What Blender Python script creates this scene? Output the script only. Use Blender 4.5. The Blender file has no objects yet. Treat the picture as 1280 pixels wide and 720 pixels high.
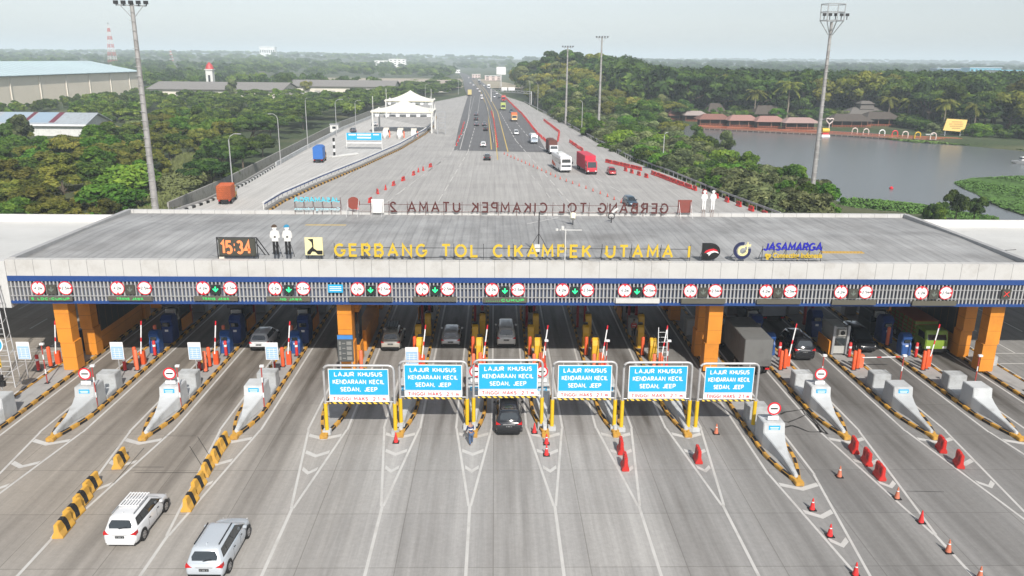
import bpy, bmesh, math, random
import numpy as np
from mathutils import Vector, Matrix, noise as mnoise
S = bpy.context.scene
COL = S.collection
rnd = random.Random(7)
PI = math.pi
R = math.radians
# ------------------------------------------------------------------ camera
F, CH = 990.0, 25.0            # focal length in px of a 1280 wide frame, drone height
TH, PSI, RHO = R(16.1), R(1.334), R(0.6)
cf = Vector((math.sin(PSI)*math.cos(TH), math.cos(PSI)*math.cos(TH), -math.sin(TH)))
r0 = Vector((math.cos(PSI), -math.sin(PSI), 0)); u0 = r0.cross(cf)
cr = r0*math.cos(RHO)+u0*math.sin(RHO); cu = u0*math.cos(RHO)-r0*math.sin(RHO)
cam = bpy.data.cameras.new('camera'); camo = bpy.data.objects.new('camera', cam); COL.objects.link(camo)
camo.matrix_world = Matrix(((cr.x, cu.x, -cf.x, 0), (cr.y, cu.y, -cf.y, 0), (cr.z, cu.z, -cf.z, CH), (0, 0, 0, 1)))
cam.sensor_width = 36; cam.lens = 36*F/1280; cam.clip_end = 60000; cam.clip_start = .5
S.camera = camo
# ------------------------------------------------------------------ light
SUN_EL, SUN_AZ = R(42), R(180-14)      # azimuth clockwise from +Y: behind the camera, a little to its left
w = bpy.data.worlds.new("World"); S.world = w; w.use_nodes = True
nt = w.node_tree; bg = nt.nodes['Background']; bg.inputs[1].default_value = .088
sky = nt.nodes.new('ShaderNodeTexSky'); sky.sky_type = 'NISHITA'; sky.sun_disc = False
sky.sun_elevation = SUN_EL; sky.sun_rotation = SUN_AZ; sky.air_density = 1.0; sky.dust_density = 1.0; sky.ozone_density = 3.0
hsv = nt.nodes.new('ShaderNodeHueSaturation'); hsv.inputs['Saturation'].default_value = .4; nt.links.new(sky.outputs[0], hsv.inputs['Color']); nt.links.new(hsv.outputs[0], bg.inputs[0])
sl = bpy.data.lights.new('sun', 'SUN'); sl.energy = 3.9; sl.angle = R(1.0); sl.color = (1, .95, .88)
so = bpy.data.objects.new('sun', sl); COL.objects.link(so)
sd = Vector((math.sin(SUN_AZ)*math.cos(SUN_EL), math.cos(SUN_AZ)*math.cos(SUN_EL), math.sin(SUN_EL)))
so.rotation_euler = sd.to_track_quat('Z', 'Y').to_euler()
S.view_settings.view_transform = 'Standard'; S.view_settings.look = 'None'
S.view_settings.exposure = 0.60; S.view_settings.gamma = 1
S.render.engine = 'CYCLES'
S.cycles.volume_bounces = 3; S.cycles.max_bounces = 6; S.cycles.transparent_max_bounces = 8

# where a line of sight meets the level z, or the upright plane y = Y (surveying the photograph)
def ray(px, py): return cf + cr*((px-640)/F) + cu*((360-py)/F)
def at(px, py, z=0.0):
    d = ray(px, py); t = (z-CH)/d.z; return Vector((d.x*t, d.y*t, z))
def onY(px, py, Y):
    d = ray(px, py); t = Y/d.y; return Vector((d.x*t, Y, CH+d.z*t))
# ------------------------------------------------------------------ materials
MATS = {}
def mat(name, col, rough=.6, metal=0, var=.12, scale=2.0, bump=0, emit=0, coat=0, alpha=None, dirt=0, dcol=(.09, .075, .055), obj_var=0):
    if name in MATS: return MATS[name]
    m = bpy.data.materials.new(name); m.use_nodes = True; n = m.node_tree.nodes; l = m.node_tree.links
    b = n['Principled BSDF']; b.inputs['Roughness'].default_value = rough; b.inputs['Metallic'].default_value = metal
    if coat: b.inputs['Coat Weight'].default_value = coat
    tc = n.new('ShaderNodeTexCoord'); nz = n.new('ShaderNodeTexNoise'); nz.inputs['Scale'].default_value = scale; nz.inputs['Detail'].default_value = 5
    l.new(tc.outputs['Object'], nz.inputs['Vector'])
    mx = n.new('ShaderNodeMix'); mx.data_type = 'RGBA'
    mx.inputs[6].default_value = (*[max(0, c*(1-var)) for c in col], 1); mx.inputs[7].default_value = (*[min(1, c*(1+var)) for c in col], 1)
    l.new(nz.outputs['Fac'], mx.inputs[0]); out = mx.outputs[2]
    if dirt:
        n2 = n.new('ShaderNodeTexNoise'); n2.inputs['Scale'].default_value = scale*.35; n2.inputs['Detail'].default_value = 8; n2.inputs['Roughness'].default_value = .7
        l.new(tc.outputs['Object'], n2.inputs['Vector'])
        rp = n.new('ShaderNodeValToRGB'); rp.color_ramp.elements[0].position = .5; rp.color_ramp.elements[1].position = .72
        rp.color_ramp.elements[1].color = (dirt, dirt, dirt, 1)
        l.new(n2.outputs['Fac'], rp.inputs[0])
        m2 = n.new('ShaderNodeMix'); m2.data_type = 'RGBA'; l.new(rp.outputs[0], m2.inputs[0]); l.new(out, m2.inputs[6]); m2.inputs[7].default_value = (*dcol, 1); out = m2.outputs[2]
    if obj_var:
        oi = n.new('ShaderNodeObjectInfo'); hs = n.new('ShaderNodeHueSaturation'); mr = n.new('ShaderNodeMapRange'); mr.inputs[3].default_value = 1-obj_var; mr.inputs[4].default_value = 1+obj_var
        l.new(oi.outputs['Random'], mr.inputs[0]); l.new(mr.outputs[0], hs.inputs['Value']); l.new(out, hs.inputs['Color']); out = hs.outputs[0]
    l.new(out, b.inputs['Base Color'])
    if bump:
        bp = n.new('ShaderNodeBump'); bp.inputs['Strength'].default_value = bump; bp.inputs['Distance'].default_value = .05
        l.new(nz.outputs['Fac'], bp.inputs['Height']); l.new(bp.outputs[0], b.inputs['Normal'])
    if emit:
        l.new(out, b.inputs['Emission Color']); b.inputs['Emission Strength'].default_value = emit
    MATS[name] = m; return m
WHITE = mat('white_paint', (.60, .60, .58), .5, dirt=.35)
MARK = mat('road_marking_paint', (.47, .46, .44), .7, var=.15, scale=1.2, dirt=.75, dcol=(.3, .28, .26))
CONC = mat('island_concrete', (.30, .295, .285), .85, var=.12, scale=1.2, dirt=.4, bump=.2)
LCONC = mat('crash_block_concrete', (.43, .445, .45), .85, var=.12, scale=1.6, dirt=.7, dcol=(.2, .19, .17), bump=.3, obj_var=.12)
YEL = mat('kerb_yellow', (.50, .27, .04), .75, var=.2, scale=2.5, dirt=.8)
BLK = mat('kerb_black', (.013, .013, .013), .7, var=.2, scale=3, dirt=.2, dcol=(.06, .055, .05))
BYEL = mat('bright_yellow', (.62, .40, .01), .5)
LYEL = mat('letter_yellow', (.56, .39, .03), .5)
BLUE = mat('fascia_blue', (.012, .05, .19), .5)
SIGNB = mat('sign_blue', (.010, .33, .60), .45, var=.10, scale=.9, dirt=.25, dcol=(.12, .34, .5))
TXTW = mat('letter_white', (.70, .70, .70), .5, var=.02)
RED = mat('barrier_red', (.5, .022, .02), .55, dirt=.2)
SRED = mat('sign_red', (.62, .015, .03), .5)
ORG = mat('bollard_orange', (.62, .085, .02), .55, dirt=.2)
CORG = mat('column_orange', (.62, .23, .022), .55, var=.14, scale=.8, dirt=.45, dcol=(.25, .08, .01))
MBLUE = mat('machine_blue', (.012, .065, .23), .5, dirt=.3, dcol=(.06, .08, .12))
GREY = mat('grey_metal', (.33, .34, .35), .5, .3)
GALV = mat('galvanised_steel', (.5, .5, .5), .45, .5, dirt=.35, dcol=(.2, .15, .1))
DARK = mat('dark_metal', (.025, .025, .027), .5)
BLACKP = mat('black_plastic', (.012, .012, .013), .4)
RUBBER = mat('rubber', (.015, .015, .015), .85)
GLASS = mat('dark_glass', (.018, .024, .028), .05, coat=1.0)
RIM = mat('alloy_rim', (.45, .45, .46), .35, .8)
TAILR = mat('tail_lamp_red', (.45, .01, .012), .25)
HEADL = mat('head_lamp', (.75, .75, .72), .15)
PLATE = mat('number_plate', (.03, .03, .03), .4)
LEDG = mat('led_green', (.02, .75, .22), .5, emit=.9)
LEDGD = mat('led_green_dim', (.03, .35, .08), .5, emit=.5)
LEDO = mat('led_orange', (.62, .19, .07), .5, emit=.5)
LEDR = mat('led_red', (.8, .03, .03), .5, emit=.5)
LOFF = mat('led_off', (.12, .14, .12), .6)
PANEL = mat('led_panel_dark', (.05, .05, .04), .6)
STRP = mat('striped_bar', (.75, .6, .1), .5)
BROWN = mat('letter_back_maroon', (.075, .014, .012), .6)
CREAM = mat('cream_wall', (.62, .58, .5), .8, scale=.15, var=.06, dirt=.3, dcol=(.35, .3, .24))
TENT = mat('tent_fabric', (.72, .70, .62), .6)
SKINM = mat('skin', (.30, .16, .10), .6)
# ------------------------------------------------------------------ mesh builder
class MB:
    def __init__(s, mats=None): s.v = []; s.f = []; s.mi = []; s.m = mats or []; s.cur = 0
    def use(s, m):
        if m not in s.m: s.m.append(m)
        s.cur = s.m.index(m); return s
    def raw(s, vs, fs):
        o = len(s.v); s.v += [tuple(p) for p in vs]; s.f += [tuple(i+o for i in q) for q in fs]; s.mi += [s.cur]*len(fs); return s
    def box(s, x0, x1, y0, y1, z0, z1, ins=0):
        a = [(x0, y0, z0), (x1, y0, z0), (x1, y1, z0), (x0, y1, z0), (x0+ins, y0+ins, z1), (x1-ins, y0+ins, z1), (x1-ins, y1-ins, z1), (x0+ins, y1-ins, z1)]
        return s.raw(a, [(3, 2, 1, 0), (4, 5, 6, 7), (0, 1, 5, 4), (1, 2, 6, 5), (2, 3, 7, 6), (3, 0, 4, 7)])
    def beam(s, p, q, w, h=None, up=(0, 0, 1)):
        p = Vector(p); q = Vector(q); d = (q-p).normalized(); u = Vector(up)
        if abs(d.dot(u)) > .98: u = Vector((0, 1, 0))
        x = d.cross(u).normalized()*(w/2); y = x.cross(d).normalized()*((h or w)/2)
        a = [p-x-y, p+x-y, p+x+y, p-x+y, q-x-y, q+x-y, q+x+y, q-x+y]
        return s.raw(a, [(0, 1, 2, 3), (7, 6, 5, 4), (4, 5, 1, 0), (5, 6, 2, 1), (6, 7, 3, 2), (7, 4, 0, 3)])
    def tube(s, pts, r, n=8):
        pts = [Vector(p) for p in pts]; rs = r if isinstance(r, (list, tuple)) else [r]*len(pts); vs = []; fs = []
        for i, p in enumerate(pts):
            d = (pts[min(i+1, len(pts)-1)]-pts[max(i-1, 0)]).normalized()
            u = Vector((0, 0, 1)) if abs(d.z) < .95 else Vector((1, 0, 0))
            x = d.cross(u).normalized(); y = x.cross(d)
            for k in range(n):
                a = 2*PI*k/n; vs.append(p+(x*math.cos(a)+y*math.sin(a))*rs[i])
        for i in range(len(pts)-1):
            for k in range(n):
                k2 = (k+1) % n; fs.append((i*n+k, i*n+k2, (i+1)*n+k2, (i+1)*n+k))
        fs.append(tuple(range(n))[::-1]); fs.append(tuple(range((len(pts)-1)*n, len(pts)*n)))
        return s.raw(vs, fs)
    def loft(s, rings, caps=True):
        n = len(rings[0]); vs = [p for r_ in rings for p in r_]; fs = []
        for i in range(len(rings)-1):
            for k in range(n):
                k2 = (k+1) % n; fs.append((i*n+k, i*n+k2, (i+1)*n+k2, (i+1)*n+k))
        if caps: fs.append(tuple(range(n))[::-1]); fs.append(tuple(range((len(rings)-1)*n, len(rings)*n)))
        return s.raw(vs, fs)
    def prism(s, poly, a, b, axis='z'):            # poly of 2D points swept from a to b along an axis
        f = {'z': lambda p, t: (p[0], p[1], t), 'x': lambda p, t: (t, p[0], p[1]), 'y': lambda p, t: (p[0], t, p[1])}[axis]
        return s.loft([[f(p, a) for p in poly], [f(p, b) for p in poly]])
    def quad(s, *p): return s.raw(p, [tuple(range(len(p)))])
    def disc(s, c, r, y0, y1, n=20, axis='y'):
        return s.prism([(c[0]+r*math.cos(2*PI*k/n), c[1]+r*math.sin(2*PI*k/n)) for k in range(n)], y0, y1, axis)
    def mesh(s, name, smooth=None, bevel=0):
        me = bpy.data.meshes.new(name); me.from_pydata([tuple(p) for p in s.v], [], s.f)
        for m in s.m: me.materials.append(m)
        if len(s.m) > 1: me.polygons.foreach_set('material_index', s.mi)
        bm = bmesh.new(); bm.from_mesh(me)
        bmesh.ops.recalc_face_normals(bm, faces=bm.faces)
        if bevel: bmesh.ops.bevel(bm, geom=[e for e in bm.edges if e.is_manifold and e.calc_face_angle(0) > .5], offset=bevel, segments=2, affect='EDGES', clamp_overlap=True)
        bm.to_mesh(me); bm.free()
        if smooth is not None:
            me.polygons.foreach_set('use_smooth', [True]*len(me.polygons)); me.set_sharp_from_angle(angle=R(smooth))
        me.update(); return me
def tag(o, label=None, cat=None, group=None, kind=None):
    for k, v in (('label', label), ('category', cat), ('group', group), ('kind', kind)):
        if v: o[k] = v
    return o
class T:                                            # a thing: parts in local coordinates under one root
    def __init__(s, name, label, cat, loc=(0, 0, 0), rz=0, group=None, merge=False):
        s.a = (name, label, cat, loc, rz, group); s.p = []; s.merge = merge
    def part(s, name, m, parent=None, smooth=None, bevel=0, label=None):
        mb = MB([m]); s.p.append([name, mb, parent, smooth, bevel, label]); return mb
    def text(s, name, m, body, size, loc, parent=None, w=None, bold=.0, rot=None, ext=.01, shear=0, space=1.0):
        s.p.append([name, ('t', m, body, size, loc, w, bold, rot, ext, shear, space), parent, None, 0, None]); return s.p[-1][1]
    def done(s):
        name, label, cat, loc, rz, group = s.a
        if s.merge:
            big = MB()
            for q in s.p:
                if isinstance(q[1], tuple): continue
                for f_, i_ in zip(q[1].f, q[1].mi): pass
                o = len(big.v); big.v += q[1].v
                idx = []
                for m in q[1].m:
                    if m not in big.m: big.m.append(m)
                    idx.append(big.m.index(m))
                big.f += [tuple(i+o for i in f_) for f_ in q[1].f]; big.mi += [idx[i_] for i_ in q[1].mi]
            root = bpy.data.objects.new(name, big.mesh(name, 35)); COL.objects.link(root)
        else:
            root = bpy.data.objects.new(name, None); root.empty_display_size = .3; COL.objects.link(root)
        root.location = loc; root.rotation_euler = (0, 0, rz); tag(root, label, cat, group); s.root = root
        if s.merge: return root
        objs = {}
        for nm, mb, par, sm, bv, lb in s.p:
            if isinstance(mb, tuple): me = text_mesh(nm, *mb[1:])
            else:
                if not mb.v: continue
                me = mb.mesh(nm, sm, bv)
            o = bpy.data.objects.new(nm, me); COL.objects.link(o); o.parent = objs[id(par)] if par is not None else root
            if lb: o['label'] = lb
            objs[id(mb)] = o
        return root
def text_mesh(nm, m, body, size, loc, w=None, bold=0, rot=None, ext=.01, shear=0, space=1.0):
    c = bpy.data.curves.new(nm, 'FONT'); c.body = body; c.size = size; c.align_x = 'CENTER'; c.align_y = 'CENTER'; c.extrude = ext; c.offset = bold; c.shear = shear
    c.resolution_u = 3; c.space_character = space
    o = bpy.data.objects.new(nm, c); COL.objects.link(o); dg = bpy.context.evaluated_depsgraph_get(); dg.update()
    me = bpy.data.meshes.new_from_object(o.evaluated_get(dg)); bpy.data.objects.remove(o)
    me.name = nm; me.materials.clear(); me.materials.append(m)
    xs = [v.co.x for v in me.vertices]; sx = 1
    if w and xs: sx = w/(max(xs)-min(xs)); 
    rot = rot or (R(90), 0, 0)
    from mathutils import Euler
    me.transform(Matrix.Translation(loc) @ Euler(rot).to_matrix().to_4x4() @ Matrix.Diagonal((sx, 1, 1, 1)))
    return me
def one(name, mb, label=None, cat=None, group=None, kind=None, loc=(0, 0, 0), rz=0, smooth=None, bevel=0, me=None):
    o = bpy.data.objects.new(name, me or mb.mesh(name, smooth, bevel)); COL.objects.link(o); o.location = loc; o.rotation_euler = (0, 0, rz)
    return tag(o, label, cat, group, kind)
def copy_tree(o, parent=None):
    c = o.copy(); COL.objects.link(c)
    if parent: c.parent = parent
    for ch in list(o.children): copy_tree(ch, c)
    return c
def place(src, loc, rz=0, label=None, group=None, used=set(), sc=None):
    o = src if src.name not in used else copy_tree(src)
    used.add(src.name); o.location = loc; o.rotation_euler[2] = rz
    if sc: o.scale = (sc, sc, sc)
    return tag(o, label, None, group)
ORD = ['nearest', 'second', 'third', 'fourth', 'fifth', 'sixth', 'seventh', 'eighth', 'ninth', 'tenth', 'eleventh', 'twelfth', 'thirteenth', 'fourteenth', 'fifteenth', 'sixteenth', 'seventeenth', 'eighteenth', 'nineteenth', 'twentieth']
def nth(i):
    if i < 20: return ORD[i]
    t = ['', '', 'twenty', 'thirty', 'forty', 'fifty', 'sixty', 'seventy', 'eighty', 'ninety'][(i+1)//10]
    return t+('th' if (i+1) % 10 == 0 else '-'+['first', 'second', 'third', 'fourth', 'fifth', 'sixth', 'seventh', 'eighth', 'ninth'][(i+1) % 10-1])
# ------------------------------------------------------------------ ground
def L2(l, z=0): return [at(x, y, z).to_2d() for x, y in l]
def inpoly(P, poly):
    x, y = P[..., 0], P[..., 1]; ins = np.zeros(x.shape, bool); n = len(poly)
    for i in range(n):
        x1, y1 = poly[i]; x2, y2 = poly[(i+1) % n]
        c = ((y1 > y) != (y2 > y)); ins ^= c & (x < (x2-x1)*(y-y1)/((y2-y1) if y2 != y1 else 1e-9)+x1)
    return ins
def sdist(P, poly):
    d = np.full(P.shape[:-1], 1e9); n = len(poly)
    for i in range(n):
        a = np.array(poly[i]); b = np.array(poly[(i+1) % n]); ab = b-a
        t = np.clip(((P-a) @ ab)/max(ab @ ab, 1e-9), 0, 1)[..., None]; d = np.minimum(d, np.linalg.norm(P-a-t*ab, axis=-1))
    return np.where(inpoly(P, poly), -d, d)
LAND, LAKE = -3.0, -4.2
left_edge = L2([(221, 266), (262, 252), (345, 207), (430, 161), (470, 145), (505, 134), (560, 124), (583, 119)])
road_l = L2([(585, 120.6), (580.5, 110.5), (579.4, 100.3), (575.4, 93.2), (568, 88), (556, 83)])
road_r = L2([(655.6, 145), (639.3, 127.7), (629, 119.6), (613, 109.5), (602.8, 102.3), (588.6, 95.2), (574, 90), (560, 83.6)])
right_edge = L2([(962, 269), (900, 246), (840, 220), (790, 202), (740, 175), (700, 152), (670, 137), (655.6, 128)])
plaza = [(-75, -20), (-75, 112)] + [tuple(p) for p in left_edge] + [tuple(p) for p in road_l] + [tuple(p) for p in road_r[::-1][:-2]] + [tuple(p) for p in right_edge[::-1]] + [(80, 112), (80, -20)]
plaza = [(float(a), float(b)) for a, b in plaza]
lake = [tuple(p) for p in L2([(826, 156), (868, 156), (960, 160), (1090, 166), (1135, 173), (1190, 181), (1290, 190)], LAKE)] + [(330, 215), (300, 165), (150, 120), (112, 124)] + [tuple(p) for p in L2([(1160, 271), (1075, 261), (1020, 240), (960, 222), (900, 200), (862, 186), (835, 172)], LAKE)]
lake = [(float(a), float(b)) for a, b in lake]
def axis_pts(a, b, st, lo, hi, k=1.16):
    c = list(np.arange(a, b+.01, st)); s_ = st; x = b
    while x < hi: s_ *= k; x += s_; c.append(x)
    s_ = st; x = a
    while x > lo: s_ *= k; x -= s_; c.insert(0, x)
    return np.array(c)
GX = axis_pts(-170, 300, 3.5, -14000, 14000); GY = axis_pts(-30, 420, 3.5, -600, 22000)
X, Y = np.meshgrid(GX, GY); P2 = np.stack([X, Y], -1)
dp = sdist(P2, plaza); dl = sdist(P2, lake)
def vn(x, y, s_, k):   # cheap smooth noise
    return np.sin(x/s_+k)*np.cos(y/s_*1.3+k*2)+.5*np.sin(x/s_*2.3+y/s_*1.7+k*3)
far = np.clip((np.hypot(X, Y)-900)/5000, 0, 1); rise = 17*np.exp(-((X-52)/38)**2-((Y-590)/120)**2)
base = LAND + .5*vn(X, Y, 23, 1)*np.clip(dp/20, 0, 1) + far*(30+20*vn(X, Y, 1900, 2))*np.clip(dp/300, 0, 1)
base = base+rise*np.clip((dp-6)/20, 0, 1); sl_ = np.clip((dp-1.0)/6.5, 0, 1); sl_ = sl_*sl_*(3-2*sl_)
Z = -.35*(1-sl_)+base*sl_
Z = np.where(dp < 0, -.45, Z)
wl = np.clip((dl-0)/6, 0, 1)
Z = np.where(dl < 0, LAKE+np.maximum(dl*.35, -2.5), np.where(dp > 0, LAKE+(Z-LAKE)*wl, Z))
ter_v = np.stack([X, Y, Z], -1).reshape(-1, 3); nx, ny = len(GX), len(GY)
ii = (np.arange(ny-1)[:, None]*nx+np.arange(nx-1)[None]).reshape(-1); ter_f = np.stack([ii, ii+1, ii+nx+1, ii+nx], -1)
def npmesh(name, v, f, mats, smooth=False, mi=None):
    me = bpy.data.meshes.new(name); k = f.shape[1]
    me.vertices.add(len(v)); me.vertices.foreach_set('co', np.asarray(v, np.float32).ravel())
    me.loops.add(f.size); me.loops.foreach_set('vertex_index', f.astype(np.int32).ravel())
    me.polygons.add(len(f)); me.polygons.foreach_set('loop_start', np.arange(0, f.size, k, dtype=np.int32))
    if smooth: me.polygons.foreach_set('use_smooth', np.ones(len(f), bool))
    for m in mats: me.materials.append(m)
    if mi is not None: me.polygons.foreach_set('material_index', np.asarray(mi, np.int32))
    me.update(calc_edges=True); me.validate(); return me
def gz(x, y):
    i = min(max(np.searchsorted(GX, x)-1, 0), nx-2); j = min(max(np.searchsorted(GY, y)-1, 0), ny-2)
    tx = (x-GX[i])/(GX[i+1]-GX[i]); ty = (y-GY[j])/(GY[j+1]-GY[j])
    return float((Z[j, i]*(1-tx)+Z[j, i+1]*tx)*(1-ty)+(Z[j+1, i]*(1-tx)+Z[j+1, i+1]*tx)*ty)
def grassmat():
    m = bpy.data.materials.new('ground_grass'); m.use_nodes = True; n = m.node_tree.nodes; l = m.node_tree.links; b = n['Principled BSDF']; b.inputs['Roughness'].default_value = .95
    tc = n.new('ShaderNodeTexCoord')
    def nz(s_, d=6):
        q = n.new('ShaderNodeTexNoise'); q.inputs['Scale'].default_value = s_; q.inputs['Detail'].default_value = d; q.inputs['Roughness'].default_value = .65; l.new(tc.outputs['Object'], q.inputs['Vector']); return q
    a = nz(.9); c = nz(.02); rp = n.new('ShaderNodeValToRGB')
    rp.color_ramp.elements[0].position = .3; rp.color_ramp.elements[0].color = (.018, .03, .010, 1); rp.color_ramp.elements[1].position = .7; rp.color_ramp.elements[1].color = (.055, .085, .022, 1)
    l.new(a.outputs['Fac'], rp.inputs[0])
    r2 = n.new('ShaderNodeValToRGB'); r2.color_ramp.elements[0].position = .5; r2.color_ramp.elements[1].position = .66; l.new(c.outputs['Fac'], r2.inputs[0])
    mx = n.new('ShaderNodeMix'); mx.data_type = 'RGBA'; l.new(r2.outputs[0], mx.inputs[0]); l.new(rp.outputs[0], mx.inputs[6]); mx.inputs[7].default_value = (.10, .10, .045, 1)
    l.new(mx.outputs[2], b.inputs['Base Color']); bp = n.new('ShaderNodeBump'); bp.inputs['Distance'].default_value = .3; l.new(a.outputs['Fac'], bp.inputs['Height']); l.new(bp.outputs[0], b.inputs['Normal'])
    return m
GRASS = grassmat()
one('ground', None, kind='structure', me=npmesh('ground', ter_v, ter_f, [GRASS], True))
# water
wm = bpy.data.materials.new('lake_water'); wm.use_nodes = True; n = wm.node_tree.nodes; l = wm.node_tree.links; b = n['Principled BSDF']
b.inputs['Base Color'].default_value = (.11, .12, .122, 1); b.inputs['Roughness'].default_value = .26; b.inputs['IOR'].default_value = 1.33
tc = n.new('ShaderNodeTexCoord'); q = n.new('ShaderNodeTexNoise'); q.inputs['Scale'].default_value = .9; q.inputs['Detail'].default_value = 6; l.new(tc.outputs['Object'], q.inputs['Vector'])
bp = n.new('ShaderNodeBump'); bp.inputs['Strength'].default_value = .35; bp.inputs['Distance'].default_value = .08; l.new(q.outputs['Fac'], bp.inputs['Height']); l.new(bp.outputs[0], b.inputs['Normal'])
mb = MB([wm]); mb.quad((48, 95, LAKE), (700, 95, LAKE), (700, 520, LAKE), (48, 520, LAKE)); one('lake_water', mb, kind='structure')
# plaza concrete with a stain attribute
ISL = [(-35.2, 47.0, 1.1), (-29.8, 49.1, 1.05), (-23.72, 49.2, 1.05), (-17.65, 49.4, 1.0), (-11.6, 49.5, .95), (-6.45, 49.7, .85), (-1.38, 49.7, .85), (3.58, 49.7, .85), (8.5, 49.7, .85), (13.45, 49.7, .85), (18.8, 43.2, 1.05), (24.4, 49.3, 1.05), (30.6, 49.3, 1.05), (36.5, 49.1, 1.05), (42.3, 47.5, 1.1)]
lanes = [(ISL[i][0]+ISL[i+1][0])/2 for i in range(len(ISL)-1)]
def slabmat(name, c0, c1, joint=True, tint=None):
    m = bpy.data.materials.new(name); m.use_nodes = True; n = m.node_tree.nodes; l = m.node_tree.links; b = n['Principled BSDF']; b.inputs['Roughness'].default_value = .85
    tc = n.new('ShaderNodeTexCoord'); O = tc.outputs['Object']
    def nz(s_, d=6, vec=None, ro=.6):
        q = n.new('ShaderNodeTexNoise'); q.inputs['Scale'].default_value = s_; q.inputs['Detail'].default_value = d; q.inputs['Roughness'].default_value = ro; l.new(vec or O, q.inputs['Vector']); return q.outputs['Fac']
    def mixc(f, a, c, bl='MIX'):
        x = n.new('ShaderNodeMix'); x.data_type = 'RGBA'; x.blend_type = bl
        for s_, i in ((f, 0), (a, 6), (c, 7)):
            if isinstance(s_, (tuple, float)): x.inputs[i].default_value = s_ if isinstance(s_, float) else (*s_, 1)
            else: l.new(s_, x.inputs[i])
        return x.outputs[2]
    mp = n.new('ShaderNodeMapping'); mp.inputs['Scale'].default_value = (1.6, .035, 1); l.new(O, mp.inputs['Vector'])
    streak = nz(1.0, 5, mp.outputs[0], .7); big = nz(.12, 4); fine = nz(3.5, 8, None, .75)
    c = mixc(big, c0, c1); sr = n.new('ShaderNodeMapRange'); sr.inputs[1].default_value = .35; sr.inputs[2].default_value = .7; sr.inputs[3].default_value = .80; sr.inputs[4].default_value = 1.10
    l.new(streak, sr.inputs[0]); c = mixc(1.0, c, sr.outputs[0], 'MULTIPLY')
    fr = n.new('ShaderNodeMapRange'); fr.inputs[1].default_value = .25; fr.inputs[2].default_value = .75; fr.inputs[3].default_value = .85; fr.inputs[4].default_value = 1.12; l.new(fine, fr.inputs[0]); c = mixc(1.0, c, fr.outputs[0], 'MULTIPLY')
    if joint:
        bt = n.new('ShaderNodeTexBrick'); bt.offset = 0; bt.inputs['Scale'].default_value = 1; bt.inputs['Brick Width'].default_value = 5.0; bt.inputs['Row Height'].default_value = 5.0; bt.inputs['Mortar Size'].default_value = .03; bt.inputs['Mortar Smooth'].default_value = .3
        bt.inputs['Color1'].default_value = (.93, .93, .93, 1); bt.inputs['Color2'].default_value = (1.05, 1.05, 1.04, 1); bt.inputs['Mortar'].default_value = (.58, .57, .55, 1); l.new(O, bt.inputs['Vector'])
        c = mixc(.8, c, mixc(1.0, c, bt.outputs['Color'], 'MULTIPLY'))
        at_ = n.new('ShaderNodeAttribute'); at_.attribute_name = 'stain'; mp2 = n.new('ShaderNodeMapping'); mp2.inputs['Scale'].default_value = (.9, .10, 1); l.new(O, mp2.inputs['Vector']); wob = nz(1.0, 5, mp2.outputs[0])
        mm = n.new('ShaderNodeMath'); mm.operation = 'MULTIPLY'; mr = n.new('ShaderNodeMapRange'); mr.inputs[1].default_value = .3; mr.inputs[2].default_value = .7; mr.inputs[3].default_value = .4; mr.inputs[4].default_value = 1.25
        l.new(wob, mr.inputs[0]); l.new(at_.outputs['Fac'], mm.inputs[0]); l.new(mr.outputs[0], mm.inputs[1])
        c = mixc(mm.outputs[0], c, (.075, .065, .055))
        a2 = n.new('ShaderNodeAttribute'); a2.attribute_name = 'tint'
        c = mixc(1.0, c, a2.outputs['Color'], 'MULTIPLY')
    l.new(c, b.inputs['Base Color']); bp = n.new('ShaderNodeBump'); bp.inputs['Strength'].default_value = .15; bp.inputs['Distance'].default_value = .02; l.new(fine, bp.inputs['Height']); l.new(bp.outputs[0], b.inputs['Normal'])
    return m
PL = slabmat('plaza_concrete', (.30, .292, .28), (.40, .39, .378)); ASPH = slabmat('asphalt', (.10, .10, .103), (.14, .14, .143), False)
FARC = slabmat('old_concrete', (.30, .28, .26), (.38, .36, .335), False)
# near rectangle of the plaza, dense enough to carry the tyre tracks
px_ = np.arange(-75, 80.01, .25); py_ = np.concatenate([np.arange(-20, 20, 5), np.arange(20, 106, 1.5)]); A, B = np.meshgrid(px_, py_)
st = np.zeros_like(A); rng = np.random.default_rng(3)
for k, lc in enumerate(lanes):
    wdt = abs(ISL[k+1][0]-ISL[k][0]); spread = 1+np.clip((49-B)/30, 0, 1)*.35
    d = A-lc; on = (np.abs(d) < wdt*.47*spread)
    s0 = rng.uniform(.5, 1.0); wig = .15*np.sin(B/7+k)+.1*np.sin(B/3.1+k*2)
    t = .42*np.exp(-((d-wig)/.26)**2)+.30*np.exp(-((d-wig-.9)/.48)**2)+.30*np.exp(-((d-wig+.9)/.48)**2)+.12*np.exp(-((d-wig)/1.5)**2)
    t += .35*np.clip((B-44)/12, 0, 1)*np.exp(-(d/1.5)**2)
    st += on*t*1.2*s0*np.clip(.4+(B-18)/45, .4, 1.25)
tint = np.ones(A.shape+(4,)); lx = np.clip((-6-A)/16, 0, 1)*np.clip((B-20)/22, .65, 1); rx = np.clip((A-7)/13, 0, 1)
for ch, (lv, rv) in enumerate(((.82, .63), (.755, .63), (.675, .63))): tint[..., ch] = 1-(1-lv)*lx-(1-rv)*rx
me = npmesh('toll_plaza', np.stack([A, B, A*0], -1).reshape(-1, 3), (lambda i, n_: np.stack([i, i+1, i+n_+1, i+n_], -1))((np.arange(len(py_)-1)[:, None]*len(px_)+np.arange(len(px_)-1)[None]).reshape(-1), len(px_)), [PL])
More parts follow.
